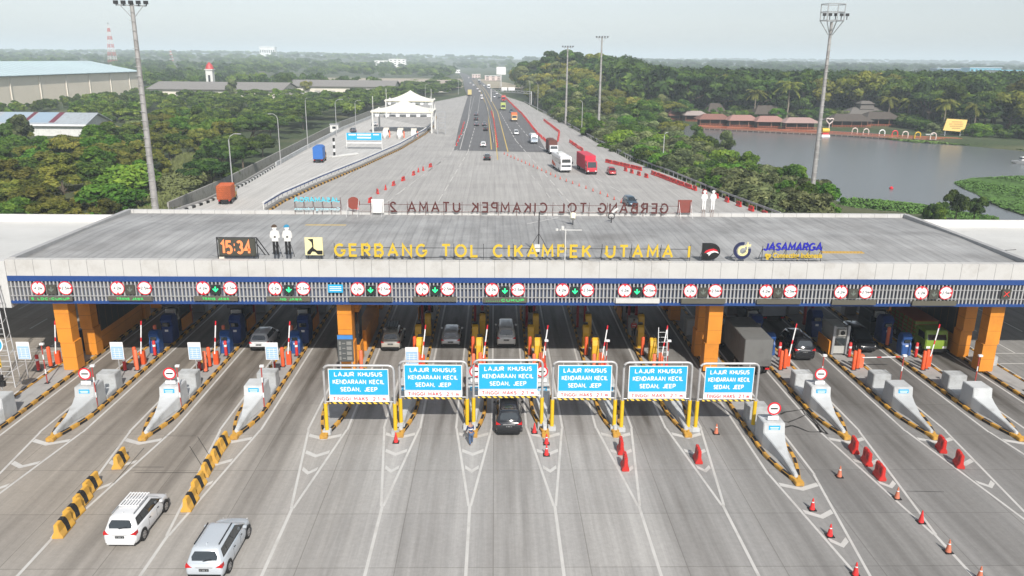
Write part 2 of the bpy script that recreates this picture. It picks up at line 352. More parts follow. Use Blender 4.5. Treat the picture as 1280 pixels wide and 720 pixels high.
a_ = me.attributes.new('stain', 'FLOAT', 'POINT'); a_.data.foreach_set('value', np.clip(st, 0, .9).astype(np.float32).ravel())
a_ = me.attributes.new('tint', 'FLOAT_COLOR', 'POINT'); a_.data.foreach_set('color', tint.astype(np.float32).ravel())
one('toll_plaza', None, kind='structure', me=me)
# far plaza polygon and roads
def polyslab(name, poly, m, z=0.0, depth=.5):
    mb = MB([m]); n_ = len(poly); mb.raw([(p[0], p[1], z) for p in poly]+[(p[0], p[1], z-depth) for p in poly], [tuple(range(n_))]+[(i, (i+1) % n_, n_+(i+1) % n_, n_+i) for i in range(n_)])
    me = mb.mesh(name); bm = bmesh.new(); bm.from_mesh(me); bmesh.ops.triangulate(bm, faces=[f for f in bm.faces if len(f.verts) > 4]); bm.to_mesh(me); bm.free()
    a = me.attributes.new('tint', 'FLOAT_COLOR', 'POINT'); a.data.foreach_set('color', [1.0]*(4*len(me.vertices)))
    return one(name, None, kind='structure', me=me)
YE = float(py_[-1])
farp = [(-75, YE), (-75, 112)]+plaza[2:]; farp = farp[:-1][:-1]+[(80, 112), (80, YE)]
polyslab('far_plaza', farp, PL)
def strip(mb, l, r, z):
    for i in range(len(l)-1): mb.quad((*l[i], z), (*r[i], z), (*r[i+1], z), (*l[i+1], z))
SIDE = slabmat('side_road_concrete', (.40, .39, .37), (.50, .49, .47), False); mb = MB([SIDE]); strip(mb, L2([(226, 266), (264, 252.5), (347, 207.5), (432, 161.5), (472, 146)]), L2([(326, 268), (350, 253), (448, 209.5), (500, 186), (538, 160)]), .004); one('side_road', mb, kind='structure')
mb = MB([ASPH]); strip(mb, L2([(567.5, 188), (573, 160), (580, 135), (584.6, 120.6), (580.5, 110.5), (579.6, 100.3), (575.6, 93.2), (568, 88)]), L2([(683.8, 190.6), (668, 162), (648, 137), (628.5, 120.6), (614, 110.5), (599.5, 100.3), (584.5, 93.2), (570, 88)]), .03); one('highway', mb, kind='structure')
# painted lines
mk = MB([MARK])
def line(p, q, wd, z=.006, dash=None):
    p = Vector(p[:2]); q = Vector(q[:2]); d = (q-p); Ln = d.length; d.normalize(); nrm = Vector((-d.y, d.x))*wd/2; t = 0
    on, off = dash or (Ln, 0)
    while t < Ln-.05:
        a = p+d*t; b_ = p+d*min(t+on, Ln); mk.quad((*(a-nrm), z), (*(a+nrm), z), (*(b_+nrm), z), (*(b_-nrm), z)); t += on+off
for k, (x, yt, hw) in enumerate(ISL):
    yj = yt-(8.9 if 3 < k < 10 else 11.5); h = hw+.42
    if k in (0, 14): yj = yt-14
    line((x, 20), (x, yj), .17)
    for s_ in (-1, 1):
        line((x+s_*.06, yj), (x+s_*h*.97, yt+1.2), .15); line((x+s_*h, yt+1.2), (x+s_*h, 92), .15, z=.007)
    for j, fq in enumerate((.86, .62, .4)):
        yy = yj+(yt+1.2-yj)*fq; hh = h*fq-.08
        for s_ in (-1, 1): mk.quad((x+s_*hh, yy+.35, .009), (x+s_*hh, yy+.78, .009), (x, yy+.2, .009), (x, yy-.2, .009))
for x in (-39.5, -44, -48.5, 47, 51.5): line((x, 30), (x, 100), .15, dash=(3, 3))
line((-70, 63.5), (-37, 63.5), .15); line((-70, 66), (-37, 66), .15); line((-56, 58), (-38, 68), .12); line((44, 63.5), (75, 63.5), .15); line((44, 66), (75, 66), .15)
# far plaza dashes and lines
def pl(pts, wd, z=.008, dash=None):
    P_ = [at(*p) for p in pts]
    for i in range(len(P_)-1): line(P_[i], P_[i+1], wd, z, dash)
pl([(480, 256), (562, 194), (583, 160), (593, 120)], .2, .04, (7, 4)); pl([(548, 252), (585, 190), (596, 150), (600, 120)], .2, .04, (8, 4))
pl([(716, 258), (645, 176), (625, 140)], .25, .04, (8, 4)); pl([(775, 240), (668, 180), (640, 147)], .22, .04, (7, 6)); pl([(560, 262), (500, 262)], .15)
pl([(700, 262), (640, 190)], .15, .04, (6, 6)); pl([(470, 262), (572, 187)], .15, .04, (10, 5)); pl([(330, 250), (420, 205), (470, 178)], .15, .04, (9, 6))
pl([(440, 215), (470, 185), (500, 172)], .2); pl([(430, 222), (475, 190)], .2)
pl([(575, 187), (585, 150), (589, 120)], .2, .045)
for y_ in (176, 181, 186): line(at(636, y_), at(672+y_-176, y_+.8), .12, .045)
one('road_markings', mk, kind='structure')
mk = MB([mat('yellow_marking', (.5, .36, .1), .7)])
pl([(614.4, 187), (609.7, 136), (600, 112), (590, 99)], .3, .045); pl([(635, 190), (622, 140), (608, 114), (594, 99)], .3, .045); pl([(622, 200), (616.5, 140), (604, 113), (592, 99)], .25, .045)
one('median_lines', mk, kind='structure')
# cracks in the slab repaired with tar
mk = MB([mat('tar_repair', (.02, .019, .018), .6)])
for pts in ([(975, 518), (990, 514), (1003, 512), (1012, 524), (1024, 536), (1034, 543)], [(976, 535), (990, 532), (1006, 538), (1022, 540), (1034, 542)], [(1003, 512), (1024, 513), (1032, 520)], [(972, 526), (985, 528), (998, 523), (1006, 519)], [(1008, 517), (1020, 530), (1026, 541)]):
    for i in range(len(pts)-1):
        a, b_ = pts[i], pts[i+1]; m_ = ((a[0]+b_[0])/2+rnd.uniform(-2, 2), (a[1]+b_[1])/2+rnd.uniform(-1.5, 1.5)); w_ = rnd.uniform(.07, .2); pl([a, m_], w_, .012); pl([m_, b_], w_*.8, .012)
pl([(985, 490), (1035, 543)], .12, .012)
for a, b_ in (((205, 545), (245, 545)), ((165, 584), (205, 584)), ((168, 591), (250, 591)), ((247, 546), (262, 570)), ((237, 558), (252, 582)), ((180, 560), (142, 604)), ((1133, 614), (1180, 615))): pl([a, b_], .04, .012)
one('crack_repairs', mk, kind='structure')
# ------------------------------------------------------------------ canopy
YF, YB, XL, XR, ZB, ZT = 60.4, 82.0, -38.0, 43.6, 6.15, 9.7
ROOF = mat('roof_sheet', (.30, .302, .30), .65, 0, var=.14, scale=.35, dirt=.7, dcol=(.17, .163, .155))
def ribbed(name, base_m, period, axis=0, depth=.5, c2=(.15, .15, .16), wdt=.12):
    m = base_m.copy(); m.name = name; n = m.node_tree.nodes; l = m.node_tree.links; b = n['Principled BSDF']
    tc = n.new('ShaderNodeTexCoord'); sp = n.new('ShaderNodeSeparateXYZ'); l.new(tc.outputs['Object'], sp.inputs[0])
    a = n.new('ShaderNodeMath'); a.operation = 'MULTIPLY'; a.inputs[1].default_value = 1/period; l.new(sp.outputs[axis], a.inputs[0])
    fr = n.new('ShaderNodeMath'); fr.operation = 'FRACT'; l.new(a.outputs[0], fr.inputs[0])
    lt = n.new('ShaderNodeMath'); lt.operation = 'LESS_THAN'; lt.inputs[1].default_value = wdt; l.new(fr.outputs[0], lt.inputs[0])
    mu = n.new('ShaderNodeMath'); mu.operation = 'MULTIPLY'; mu.inputs[1].default_value = depth; l.new(lt.outputs[0], mu.inputs[0])
    src = b.inputs['Base Color'].links[0].from_socket; mx = n.new('ShaderNodeMix'); mx.data_type = 'RGBA'; l.new(mu.outputs[0], mx.inputs[0]); l.new(src, mx.inputs[6]); mx.inputs[7].default_value = (*c2, 1); l.new(mx.outputs[2], b.inputs['Base Color'])
    return m
ROOFR = ribbed('roof_sheet_ribbed', ROOF, .75, 0, .22, (.11, .11, .115), .2)
n = ROOFR.node_tree.nodes; l = ROOFR.node_tree.links; b = n['Principled BSDF']; tc = n.new('ShaderNodeTexCoord')
for sc_, lo_, hi_, a0, a1 in (((1.3, .10, 1), .82, 1.14, .35, .65), ((.09, .16, 1), .80, 1.12, .35, .65), ((5, .3, 1), .93, 1.06, .3, .7)):
    mp = n.new('ShaderNodeMapping'); mp.inputs['Scale'].default_value = sc_; l.new(tc.outputs['Object'], mp.inputs['Vector']); nz = n.new('ShaderNodeTexNoise'); nz.inputs['Scale'].default_value = 1; nz.inputs['Detail'].default_value = 7; nz.inputs['Roughness'].default_value = .65; l.new(mp.outputs[0], nz.inputs['Vector'])
    mr = n.new('ShaderNodeMapRange'); mr.inputs[1].default_value = a0; mr.inputs[2].default_value = a1; mr.inputs[3].default_value = lo_; mr.inputs[4].default_value = hi_; l.new(nz.outputs['Fac'], mr.inputs[0])
    src = b.inputs['Base Color'].links[0].from_socket; mx = n.new('ShaderNodeMix'); mx.data_type = 'RGBA'; mx.blend_type = 'MULTIPLY'; mx.inputs[0].default_value = 1; l.new(src, mx.inputs[6]); l.new(mr.outputs[0], mx.inputs[7]); l.new(mx.outputs[2], b.inputs['Base Color'])
PARA = ribbed('parapet_cladding', mat('cladding_white', (.47, .465, .45), .55, dirt=.55, dcol=(.30, .28, .25), scale=1.2, var=.08), 1.38, 0, .8, (.12, .12, .12), .025)
c = T('toll_canopy', 'long grey toll gate canopy with white parapet and blue louvred fascia on orange columns', 'canopy', (0, 0, 0))
m_ = c.part('roof', ROOFR); m_.quad((XL+.5, YF+.6, ZT-.35), (XR-.5, YF+.6, ZT-.35), (XR-.5, (YF+YB)/2, ZT-.12), (XL+.5, (YF+YB)/2, ZT-.12)); m_.quad((XL+.5, (YF+YB)/2, ZT-.12), (XR-.5, (YF+YB)/2, ZT-.12), (XR-.5, YB-.5, ZT-.35), (XL+.5, YB-.5, ZT-.35))
m_ = c.part('parapet', PARA); m_.box(XL, XR, YF, YF+.6, ZT-1.3, ZT); m_.box(XL, XR, YB-.5, YB, ZT-1.3, ZT)
CG = mat('coping_grey', (.33, .33, .33), .6, dirt=.3); c.part('side_coping', CG).box(XL, XL+.5, YF+.6, YB-.5, ZT-1.3, ZT+.05); c.part('side_coping', CG).box(XR-.5, XR, YF+.6, YB-.5, ZT-1.3, ZT+.05)
m_ = c.part('fascia_band', BLUE); m_.box(XL+.02, XR-.02, YF-.06, YF+.5, ZT-1.72, ZT-1.303); m_.box(XL+.02, XR-.02, YF-.06, YF+.5, ZB, ZB+.22)
m_.box(XL, XR, YB-.4, YB-.1, ZB, ZT-1.3)
m_ = c.part('fascia_backing', mat('louvre_backing_blue', (.07, .085, .13), .7)); m_.box(XL+.05, XR-.05, YF+.22, YF+.4, ZB+.22, ZT-1.72)  # dark blue-grey backing board behind the white fins
m_ = c.part('fascia_louvre', mat('louvre_white', (.34, .34, .34), .5)); x = XL+.15
while x < XR: m_.box(x, x+.11, YF-.02, YF+.2, ZB+.2, ZT-1.7); x += .3
m_ = c.part('fascia_rail', GALV); m_.box(XL+.05, XR-.05, YF-.07, YF-.03, ZB+.62, ZB+.68); m_.box(XL+.05, XR-.05, YF-.07, YF-.03, ZT-2.2, ZT-2.15)
EP = mat('end_panel_white', (.5, .5, .49), .6, dirt=.2); c.part('end_panel', EP).box(XL-.9, XL-.003, YF-.08, YF+.8, ZB-.35, ZT-.1); c.part('end_panel', EP).box(XR+.003, XR+.9, YF-.08, YF+.8, ZB-.35, ZT-.1)
m_ = c.part('soffit', mat('soffit_grey', (.16, .16, .17), .8)); m_.quad((XL, YF+.5, ZB+.25), (XR, YF+.5, ZB+.25), (XR, YB-.4, ZB+.25), (XL, YB-.4, ZB+.25))
for x in np.arange(XL+2, XR, 5.9): m_.box(x, x+.3, YF+.5, YB-.4, ZB-.2, ZB+.248)
CT = ribbed('column_orange_panelled', CORG, 1.25, 2, .6, (.2, .06, .01), .03)
for cx, sgn in ((-34.6, 1), (-12.0, 1), (18.0, -1), (41.3, -1)):
    for y0, wd in ((61.2, 1.15), (64.6, 1.0), (74.5, 1.0), (78, 1.0)):
        m_ = c.part('column', CT); bx = cx
        m_.loft([[(bx+sx*wd/2+off, y0+(0 if sy < 0 else 1.1), z) for sx, sy in ((-1, -1), (1, -1), (1, 1), (-1, 1))] for z, off in ((.2, 0), (2.6, 0), (2.62, -.12*sgn), (ZB+.24, -.12*sgn))])
    if abs(cx) > 25:
        g = c.part('wall_panel', ribbed('glazed_wall', mat('wall_dark', (.035, .04, .045), .3), 1.1, 1, .7, (.25, .12, .05), .05)); g.box(cx+.3*sgn, cx+.38*sgn, 65.8, 74.4, 1.9, ZB)
        g = c.part('wall_base', CT); g.box(cx-.1*sgn-.35, cx-.1*sgn+.35, 65.8, 74.4, .2, 1.9)
    elif cx < 0:
        g = c.part('booth_wall', CT); g.box(-11.95, -11.2, 62.9, 64.5, .2, 1.8, .05); g.box(-12.2, -11.2, 65.8, 73, .2, 2.1); g.box(-11.9, -11.25, 62.9, 64.5, 4.7, 6.2)
        g = c.part('window', GLASS); g.box(-11.6, -11.3, 62.95, 64.4, 1.8, 4.7)
c.done()
# low side roofs either end
for x0, x1, lb in ((-75, XL-.95, 'low white metal roof left of the canopy'), (XR+.95, 80, 'low white metal roof right of the canopy')):
    t = T('side_roof', lb, 'roof', (0, 0, 0))
    rf = t.part('roof', ribbed('white_sheet_%d' % (x0 > 0), mat('sheet_white', (.52, .52, .5), .5, dirt=.2, scale=.3), .9, 1, .3, (.35, .35, .35), .08))
    y0, y1 = YF+1.2, YB+1.5; rf.quad((x0, y0, 8.3), (x1, y0, 8.3), (x1, y1, 8.0), (x0, y1, 8.0)); rf.quad((x0, y0, 8.1), (x1, y0, 8.1), (x1, y1, 7.8), (x0, y1, 7.8))
    e = t.part('edge_beam', mat('edge_beam_white', (.58, .57, .56), .6, dirt=.2)); e.box(x0, x1, y0-.3, y0-.003, 7.6, 8.7); e.box(x0, x1, y1+.003, y1+.3, 7.6, 8.75)
    for x in np.arange(x0+3, x1, 9): t.part('post', CORG).box(x, x+.5, y1-1, y1-.5, 0, 7.7)
    t.done()
# ---------------------------------------------------------------- stroke lettering
def _arc(cx, cy, rx, ry, a0, a1, n=8): return [(cx+rx*math.cos(R(a)), cy+ry*math.sin(R(a))) for a in np.linspace(a0, a1, n)]
GLY = {'G': (.8, [_arc(.42, .5, .42, .5, 50, 350, 14)+[(.82, .46), (.5, .46)]]), 'E': (.6, [[(.6, 1), (0, 1), (0, 0), (.6, 0)], [(.05, .52), (.52, .52)]]), 'R': (.65, [[(0, 0), (0, 1), (.38, 1)]+_arc(.38, .74, .26, .26, 90, -90, 8)+[(.05, .48)], [(.3, .46), (.66, 0)]]),
 'B': (.65, [[(0, .53), (0, 1), (.36, 1)]+_arc(.36, .77, .24, .23, 90, -90, 8)+[(.05, .54)], [(0, .53), (0, 0), (.38, 0)]+_arc(.38, .27, .27, .27, -90, 90, 8)+[(.1, .54)]]), 'A': (.8, [[(0, 0), (.4, 1), (.8, 0)], [(.17, .32), (.63, .32)]]), 'N': (.72, [[(0, 0), (0, 1), (.72, 0), (.72, 1)]]), 'T': (.7, [[(0, 1), (.7, 1)], [(.35, .95), (.35, 0)]]),
 'O': (.9, [_arc(.45, .5, .45, .5, 90, 445, 18)]), 'L': (.55, [[(0, 1), (0, 0), (.55, 0)]]), 'C': (.78, [_arc(.44, .5, .44, .5, 48, 312, 14)]), 'I': (.12, [[(.06, 0), (.06, 1)]]), 'K': (.65, [[(0, 0), (0, 1)], [(.62, 1), (.05, .42)], [(.25, .6), (.66, 0)]]), 'M': (.9, [[(0, 0), (.06, 1), (.45, .25), (.84, 1), (.9, 0)]]), 'P': (.62, [[(0, 0), (0, 1), (.36, 1)]+_arc(.36, .73, .26, .27, 90, -90, 8)+[(.05, .46)]]),
 'U': (.7, [[(0, 1), (0, .35)]+_arc(.35, .35, .35, .35, 180, 360, 9)+[(.7, 1)]]), 'J': (.5, [[(.5, 1), (.5, .25)]+_arc(.25, .25, .25, .25, 0, -170, 7)]), 'S': (.6, [_arc(.3, .75, .29, .25, 30, 270, 9)+_arc(.3, .25, .29, .25, 90, -150, 9)]), 'H': (.68, [[(0, 0), (0, 1)], [(.68, 0), (.68, 1)], [(.05, .5), (.63, .5)]]), 'D': (.75, [[(0, 0), (0, 1), (.3, 1)]+_arc(.3, .5, .44, .5, 90, -90, 10)+[(0, 0)]]), 'W': (1, [[(0, 1), (.25, 0), (.5, .8), (.75, 0), (1, 1)]]),
 '2': (.6, [_arc(.3, .72, .28, .28, 165, -30, 8)+[(0, 0), (.6, 0)]]), '1': (.3, [[(0, .75), (.25, 1), (.25, 0)]]), '5': (.55, [[(.52, 1), (.06, 1), (.02, .56)]+_arc(.25, .31, .29, .31, 110, -140, 9)]), '3': (.55, [_arc(.25, .75, .26, .25, 150, -80, 8), _arc(.25, .27, .28, .27, 90, -150, 9)]), '4': (.62, [[(.45, 0), (.45, 1), (0, .3), (.62, .3)]]), ':': (.12, [[(.0, .28), (.12, .28)], [(.0, .72), (.12, .72)]]), '.': (.12, [[(0, .05), (.12, .05)]]), ',': (.12, [[(.1, .1), (.0, -.12)]]), '-': (.35, [[(0, .5), (.35, .5)]]), 'm': (.7, [[(0, 0), (0, .65), (.3, .6), (.35, 0)], [(.36, .5), (.65, .6), (.7, 0)]])}
def ribbon(q, pts, th, y0, y1):
    n_ = len(pts); L_ = []; Rr = []
    for i in range(n_):
        p = Vector(pts[i]); d0 = (p-Vector(pts[i-1])).normalized() if i else (Vector(pts[1])-p).normalized(); d1 = (Vector(pts[i+1])-p).normalized() if i < n_-1 else d0
        t_ = (d0+d1); t_ = t_.normalized() if t_.length > .05 else d0; nn = Vector((-t_.y, t_.x)); k = th/2/max(.45, nn.dot(Vector((-d0.y, d0.x)))); L_.append(p+nn*k); Rr.append(p-nn*k)
    for i in range(n_-1): q.raw([(p.x, y, p.y) for y in (y0, y1) for p in (L_[i], L_[i+1], Rr[i+1], Rr[i])], [(0, 1, 2, 3), (4, 5, 6, 7), (0, 1, 5, 4), (3, 2, 6, 7)]+([(0, 3, 7, 4)] if i == 0 else [])+([(1, 2, 6, 5)] if i == n_-2 else []))
def strokes(t, m, body, x0, x1, z0, z1, y, th, dep, part='letter', parent=None, mirror=False, shear=0, one_mesh=False, sp=.3):
    # th: stroke width; the text fills x0..x1 and z0..z1
    h = (z1-z0)-th; tot = sum((GLY[c_][0] if c_ != ' ' else .45) for c_ in body)+sp*(len(body)-1); k = (x1-x0-th-shear*h*0)/tot; x = 0; q = None
    for c_ in body:
        w_ = GLY[c_][0] if c_ != ' ' else .45
        if c_ != ' ':
            if q is None or not one_mesh: q = t.part(part, m, parent)
            for j, pl_ in enumerate(GLY[c_][1]):
                P_ = [(x0+th/2+(x+px_)*k+shear*py_*h*.5, z0+th/2+py_*h) for px_, py_ in pl_]
                if mirror: P_ = [(x0+x1-a_, b_) for a_, b_ in P_]
                ribbon(q, P_, th, y-j*.004, y+dep+j*.004)
        x += w_+sp
# ---------------------------------------------------------------- rooftop lettering
ZR = ZT-.3
def fr(px, py, Yp): return onY(px, py, Yp)
def stand(t, x0, x1, y, z0, z1, m=DARK, n=8, part='support_frame'):
    f_ = t.part(part, m)
    for z in (z0+(z1-z0)*.2, z0+(z1-z0)*.75): f_.box(x0, x1, y+.14, y+.18, z-.02, z+.02)
    for i in range(n+1):
        x = x0+(x1-x0)*i/n; f_.box(x-.02, x+.02, y+.18, y+.22, ZR-.05, z1); f_.beam((x, y+.2, z1-.2), (x, y+1.1, ZR-.05), .03)
YL = 61.9
t = T('roof_lettering', 'yellow GERBANG TOL CIKAMPEK UTAMA I letters along the front of the roof', 'lettering', (0, 0, 0))
a, b_ = fr(417, 305, YL), fr(863, 323, YL); zt, zb = fr(640, 305.5, YL).z, fr(640, 322, YL).z
stand(t, a.x, b_.x, YL, zb-.35, zt, n=12)
strokes(t, LYEL, 'GERBANG TOL CIKAMPEK UTAMA I', a.x, b_.x, zb, zt, YL, .18, .12, part='letter', sp=.5); t.done()
YR = 81.2
t = T('roof_lettering', 'maroon GERBANG TOL CIKAMPEK UTAMA 2 letters seen mirrored on the rear edge of the roof', 'lettering', (0, 0, 0))
a, b_ = fr(487, 255, YR), fr(836, 255, YR); zt, zb = fr(640, 253, YR).z, fr(640, 266, YR).z
stand(t, fr(440, 260, YR).x, fr(850, 260, YR).x, YR, zb-.2, zt, BROWN, 18)
strokes(t, BROWN, 'GERBANG TOL CIKAMPEK UTAMA 2', a.x, b_.x, zb, zt, YR, .16, .12, part='letter', mirror=True, sp=.5); t.done()
# clock
a, b_ = fr(272, 298, YL), fr(320, 320, YL)
t = T('clock_display', 'dark LED board reading 15:34 in orange on the roof', 'display', (0, 0, 0))
t.part('casing', PANEL, bevel=.02).box(a.x, b_.x, YL, YL+.2, b_.z, a.z)
f_ = t.part('frame', DARK)
for x in (a.x-.12, b_.x-.2, b_.x+.12): f_.beam((x, YL+.1, a.z+.05), (x, YL+.1, ZR-.05), .07); f_.beam((x, YL+.1, a.z+.05), (x+.5, YL+1.6, ZR-.05), .06)
f_.beam((a.x-.15, YL+.1, a.z+.06), (b_.x+.15, YL+.1, a.z+.06), .06); f_.beam((a.x-.15, YL+.1, b_.z-.05), (b_.x+.15, YL+.1, b_.z-.05), .06)
t.part('control_box', CREAM).box(a.x-.05, a.x+.35, YL+.05, YL+.4, ZR-.05, b_.z-.1)
strokes(t, LEDO, '15:34', a.x+.15, b_.x-.3, b_.z+.14, a.z-.14, YL-.03, .19, .02, part='digit', sp=.3); t.done()
# cut-out figures of two officers (flat boards on the roof)
def cutout(px, hatm, label, flip=1, back=False, Yp=YL, pyt=281, pyb=318):
    p = fr(px, pyt, Yp); q = fr(px, pyb, Yp); h = p.z-q.z; s = h/1.75; 
    t = T('figure_board', label, 'cut-out figure', (p.x, Yp, q.z), 0)
    wm_ = WHITE if not back else mat('board_back', (.6, .6, .6), .6)
    tr = t.part('trousers', BLACKP if not back else wm_); tr.box(-.20*s, -.03*s, 0, .04, 0, .8*s); tr.box(.03*s, .20*s, 0, .04, 0, .8*s)
    sh = t.part('shirt', wm_); sh.prism([(x*s, z*s) for x, z in ((-.22, .78), (.22, .78), (.24, 1.0), (.33, .98), (.36, 1.12), (.28, 1.38), (.1, 1.44), (-.1, 1.44), (-.28, 1.38), (-.36, 1.12), (-.33, .98), (-.24, 1.0))], -.02, .04, 'y')
    hd = t.part('face', wm_ if back else mat('board_face', (.75, .72, .68), .6)); hd.disc((0, 1.58*s), .15*s, -.015, .045, 16)
    ht = t.part('cap', hatm); ht.prism([(.19*s*math.cos(a_), 1.63*s+.14*s*math.sin(a_)) for a_ in np.linspace(0, PI, 10)], -.03, .05, 'y'); ht.box(-.22*s, .12*s, -.035, .05, 1.60*s, 1.645*s)
    if not back: t.part('badge', BLACKP).box(-.06*s, .06*s, -.04, -.022, 1.0*s, 1.09*s)
    lg = t.part('stand', DARK if not back else mat('rust_steel', (.16, .07, .04), .7)); 
    for x in (-.12, .12): lg.beam((x*s, .05, .9*s), (x*s, .05, ZR-.05-q.z), .035); lg.beam((x*s, .05, .8*s), (x*s+.1, 1.1, ZR-.05-q.z), .035)
    t.done()
cutout(342.5, mat('hair_brown', (.07, .045, .03), .7), 'flat board of an officer with brown hair and white shirt next to the clock')
cutout(358, mat('cap_blue', (.03, .22, .38), .5), 'flat board of an officer in a blue cap and white shirt beside the yellow emblem')
cutout(881.5, WHITE, 'white back of a figure board on rusty legs, left one of the rear pair', back=True, Yp=81.3, pyt=238, pyb=262)
cutout(892.5, WHITE, 'white back of a figure board on rusty legs, right one of the rear pair', back=True, Yp=81.3, pyt=238, pyb=262)
for o_ in [o_ for o_ in S.objects if o_.name.startswith('figure_board')]: o_.scale = (.82, 1, 1)
# emblem board: pale yellow square with black hooked figure
a, b_ = fr(380.5, 297, YL), fr(404, 319, YL); W_ = b_.x-a.x; H_ = a.z-b_.z
t = T('emblem_board', 'pale yellow square board with a black curved emblem on the roof', 'emblem', (a.x, YL, b_.z))
t.part('board', mat('emblem_cream', (.74, .67, .36), .5)).box(0, W_, 0, .12, 0, H_)
e = t.part('emblem', BLACKP)
def arc(cx, cy, r1, r2, a0, a1, n=12): 
    A_ = np.linspace(R(a0), R(a1), n); return [(cx+r1*math.cos(a_), cy+r1*math.sin(a_)) for a_ in A_]+[(cx+r2*math.cos(a_), cy+r2*math.sin(a_)) for a_ in A_[::-1]]
def U_(l_): return [(x*W_, z*H_) for x, z in l_]
e.prism(U_([(.18, .93), (.48, .93), (.48, .45), (.40, .3), (.2, .22), (.12, .05), (.3, .05), (.38, .18), (.55, .2), (.62, .05), (.97, .05), (.97, .27), (.62, .3), (.56, .5), (.56, .93)][:2]+[(.48, .4), (.66, .27), (.97, .27), (.97, .05), (.7, .05), (.56, .2), (.4, .22), (.28, .05), (.1, .05), (.12, .2), (.3, .38), (.42, .5), (.38, .75)]), -.03, -.002, 'y')
sp = t.part('support', DARK); 
for x in (.2, W_-.2): sp.beam((x, .15, H_*.9), (x, .15, ZR-.05-b_.z), .05); sp.beam((x, .15, H_*.8), (x, 1.3, ZR-.05-b_.z), .04)
t.done()
# D shaped emblem: black with red and white swoosh
a, b_ = fr(878.5, 304, YL), fr(899.5, 325, YL); W_ = b_.x-a.x; H_ = a.z-b_.z
t = T('emblem_board', 'black D shaped emblem with a red and white flash on the roof', 'emblem', (a.x, YL, b_.z))
t.part('board', BLACKP).prism([(0, 0), (W_*.45, 0)]+[(W_*.45+W_*.55*math.cos(a_), H_/2+H_/2*math.sin(a_)) for a_ in np.linspace(-PI/2, PI/2, 14)]+[(0, H_)], 0, .15, 'y')
t.part('red_flash', SRED).prism(U_([(.12, .42), (.2, .55), (.38, .64), (.62, .68), (.80, .60), (.86, .52), (.6, .58), (.38, .5)]), -.03, -.002, 'y')
t.part('white_flash', TXTW).prism(U_([(.24, .4), (.42, .5), (.62, .56), (.86, .5), (.92, .4), (.7, .47), (.52, .42), (.38, .24), (.36, .34)]), -.03, -.002, 'y')
sp = t.part('support', GALV)
for x in (.15, W_*.6): sp.beam((x, .2, H_*.8), (x, .2, ZR-.05-b_.z), .05); sp.beam((x, .2, H_*.8), (x, 1.3, ZR-.05-b_.z), .04)
t.done()
# round navy emblem with cream loops
cc = fr(928, 313.5, YL); r_ = .70
t = T('emblem_board', 'round navy emblem with cream looped bands on the roof', 'emblem', (cc.x, YL, cc.z))
t.part('ring', mat('emblem_navy', (.015, .02, .07), .5)).prism(arc(0, 0, r_*.68, r_, 78, 375, 28), 0, .15, 'y')
g = t.part('loops', mat('emblem_cream', (.74, .67, .36), .5)); g.prism(arc(.05, -.02, r_*.36, r_*.46, 60, 375, 24), .02, .12, 'y'); g.prism(arc(.05, -.02, r_*.5, r_*.60, 75, 365, 24), .02, .12, 'y')
g.box(r_*.52, r_*.64, .01, .11, 0, r_*1.0); g.box(r_*.15, r_*.95, .03, .13, r_*.5, r_*.6); g.box(r_*.4, r_*1.0, .03, .13, r_*.64, r_*.72)
sp = t.part('support', GALV)
for x in (-.4, .3): sp.beam((x, .2, 0), (x, .2, ZR-.05-cc.z), .05); sp.beam((x, .2, 0), (x-.3, 1.3, ZR-.05-cc.z), .04)
t.done()
# company lettering
t = T('company_lettering', 'blue JASAMARGA letters over a yellow Connecting Indonesia line on the roof', 'lettering', (0, 0, 0))
a, b_ = fr(955, 303.5, YL), fr(1027.5, 314, YL)
strokes(t, mat('letter_blue', (.01, .012, .33), .5), 'JASAMARGA', a.x, b_.x, b_.z, a.z, YL, .125, .12, part='letter', shear=.25, sp=.28)
a, b_ = fr(966, 316, YL), fr(1027, 323, YL)
t.text('slogan_letters', LYEL, 'Connecting Indonesia', (a.z-b_.z)/.78, ((a.x+b_.x)/2, YL, (a.z+b_.z)/2), w=b_.x-a.x, bold=.012, ext=.05, shear=.1)
g = t.part('star_mark', LYEL); p = fr(960, 320.5, YL)
for k in range(3): g.prism(arc(p.x+.14*math.cos(k*2.1+.4), p.z+.14*math.sin(k*2.1+.4), 0, .15, 0, 330, 8), YL, YL+.1, 'y')
a, b_ = fr(955, 305, YL), fr(1027, 325, YL); stand(t, a.x, b_.x, YL, b_.z-.05, a.z-.2, DARK, 5); t.done()
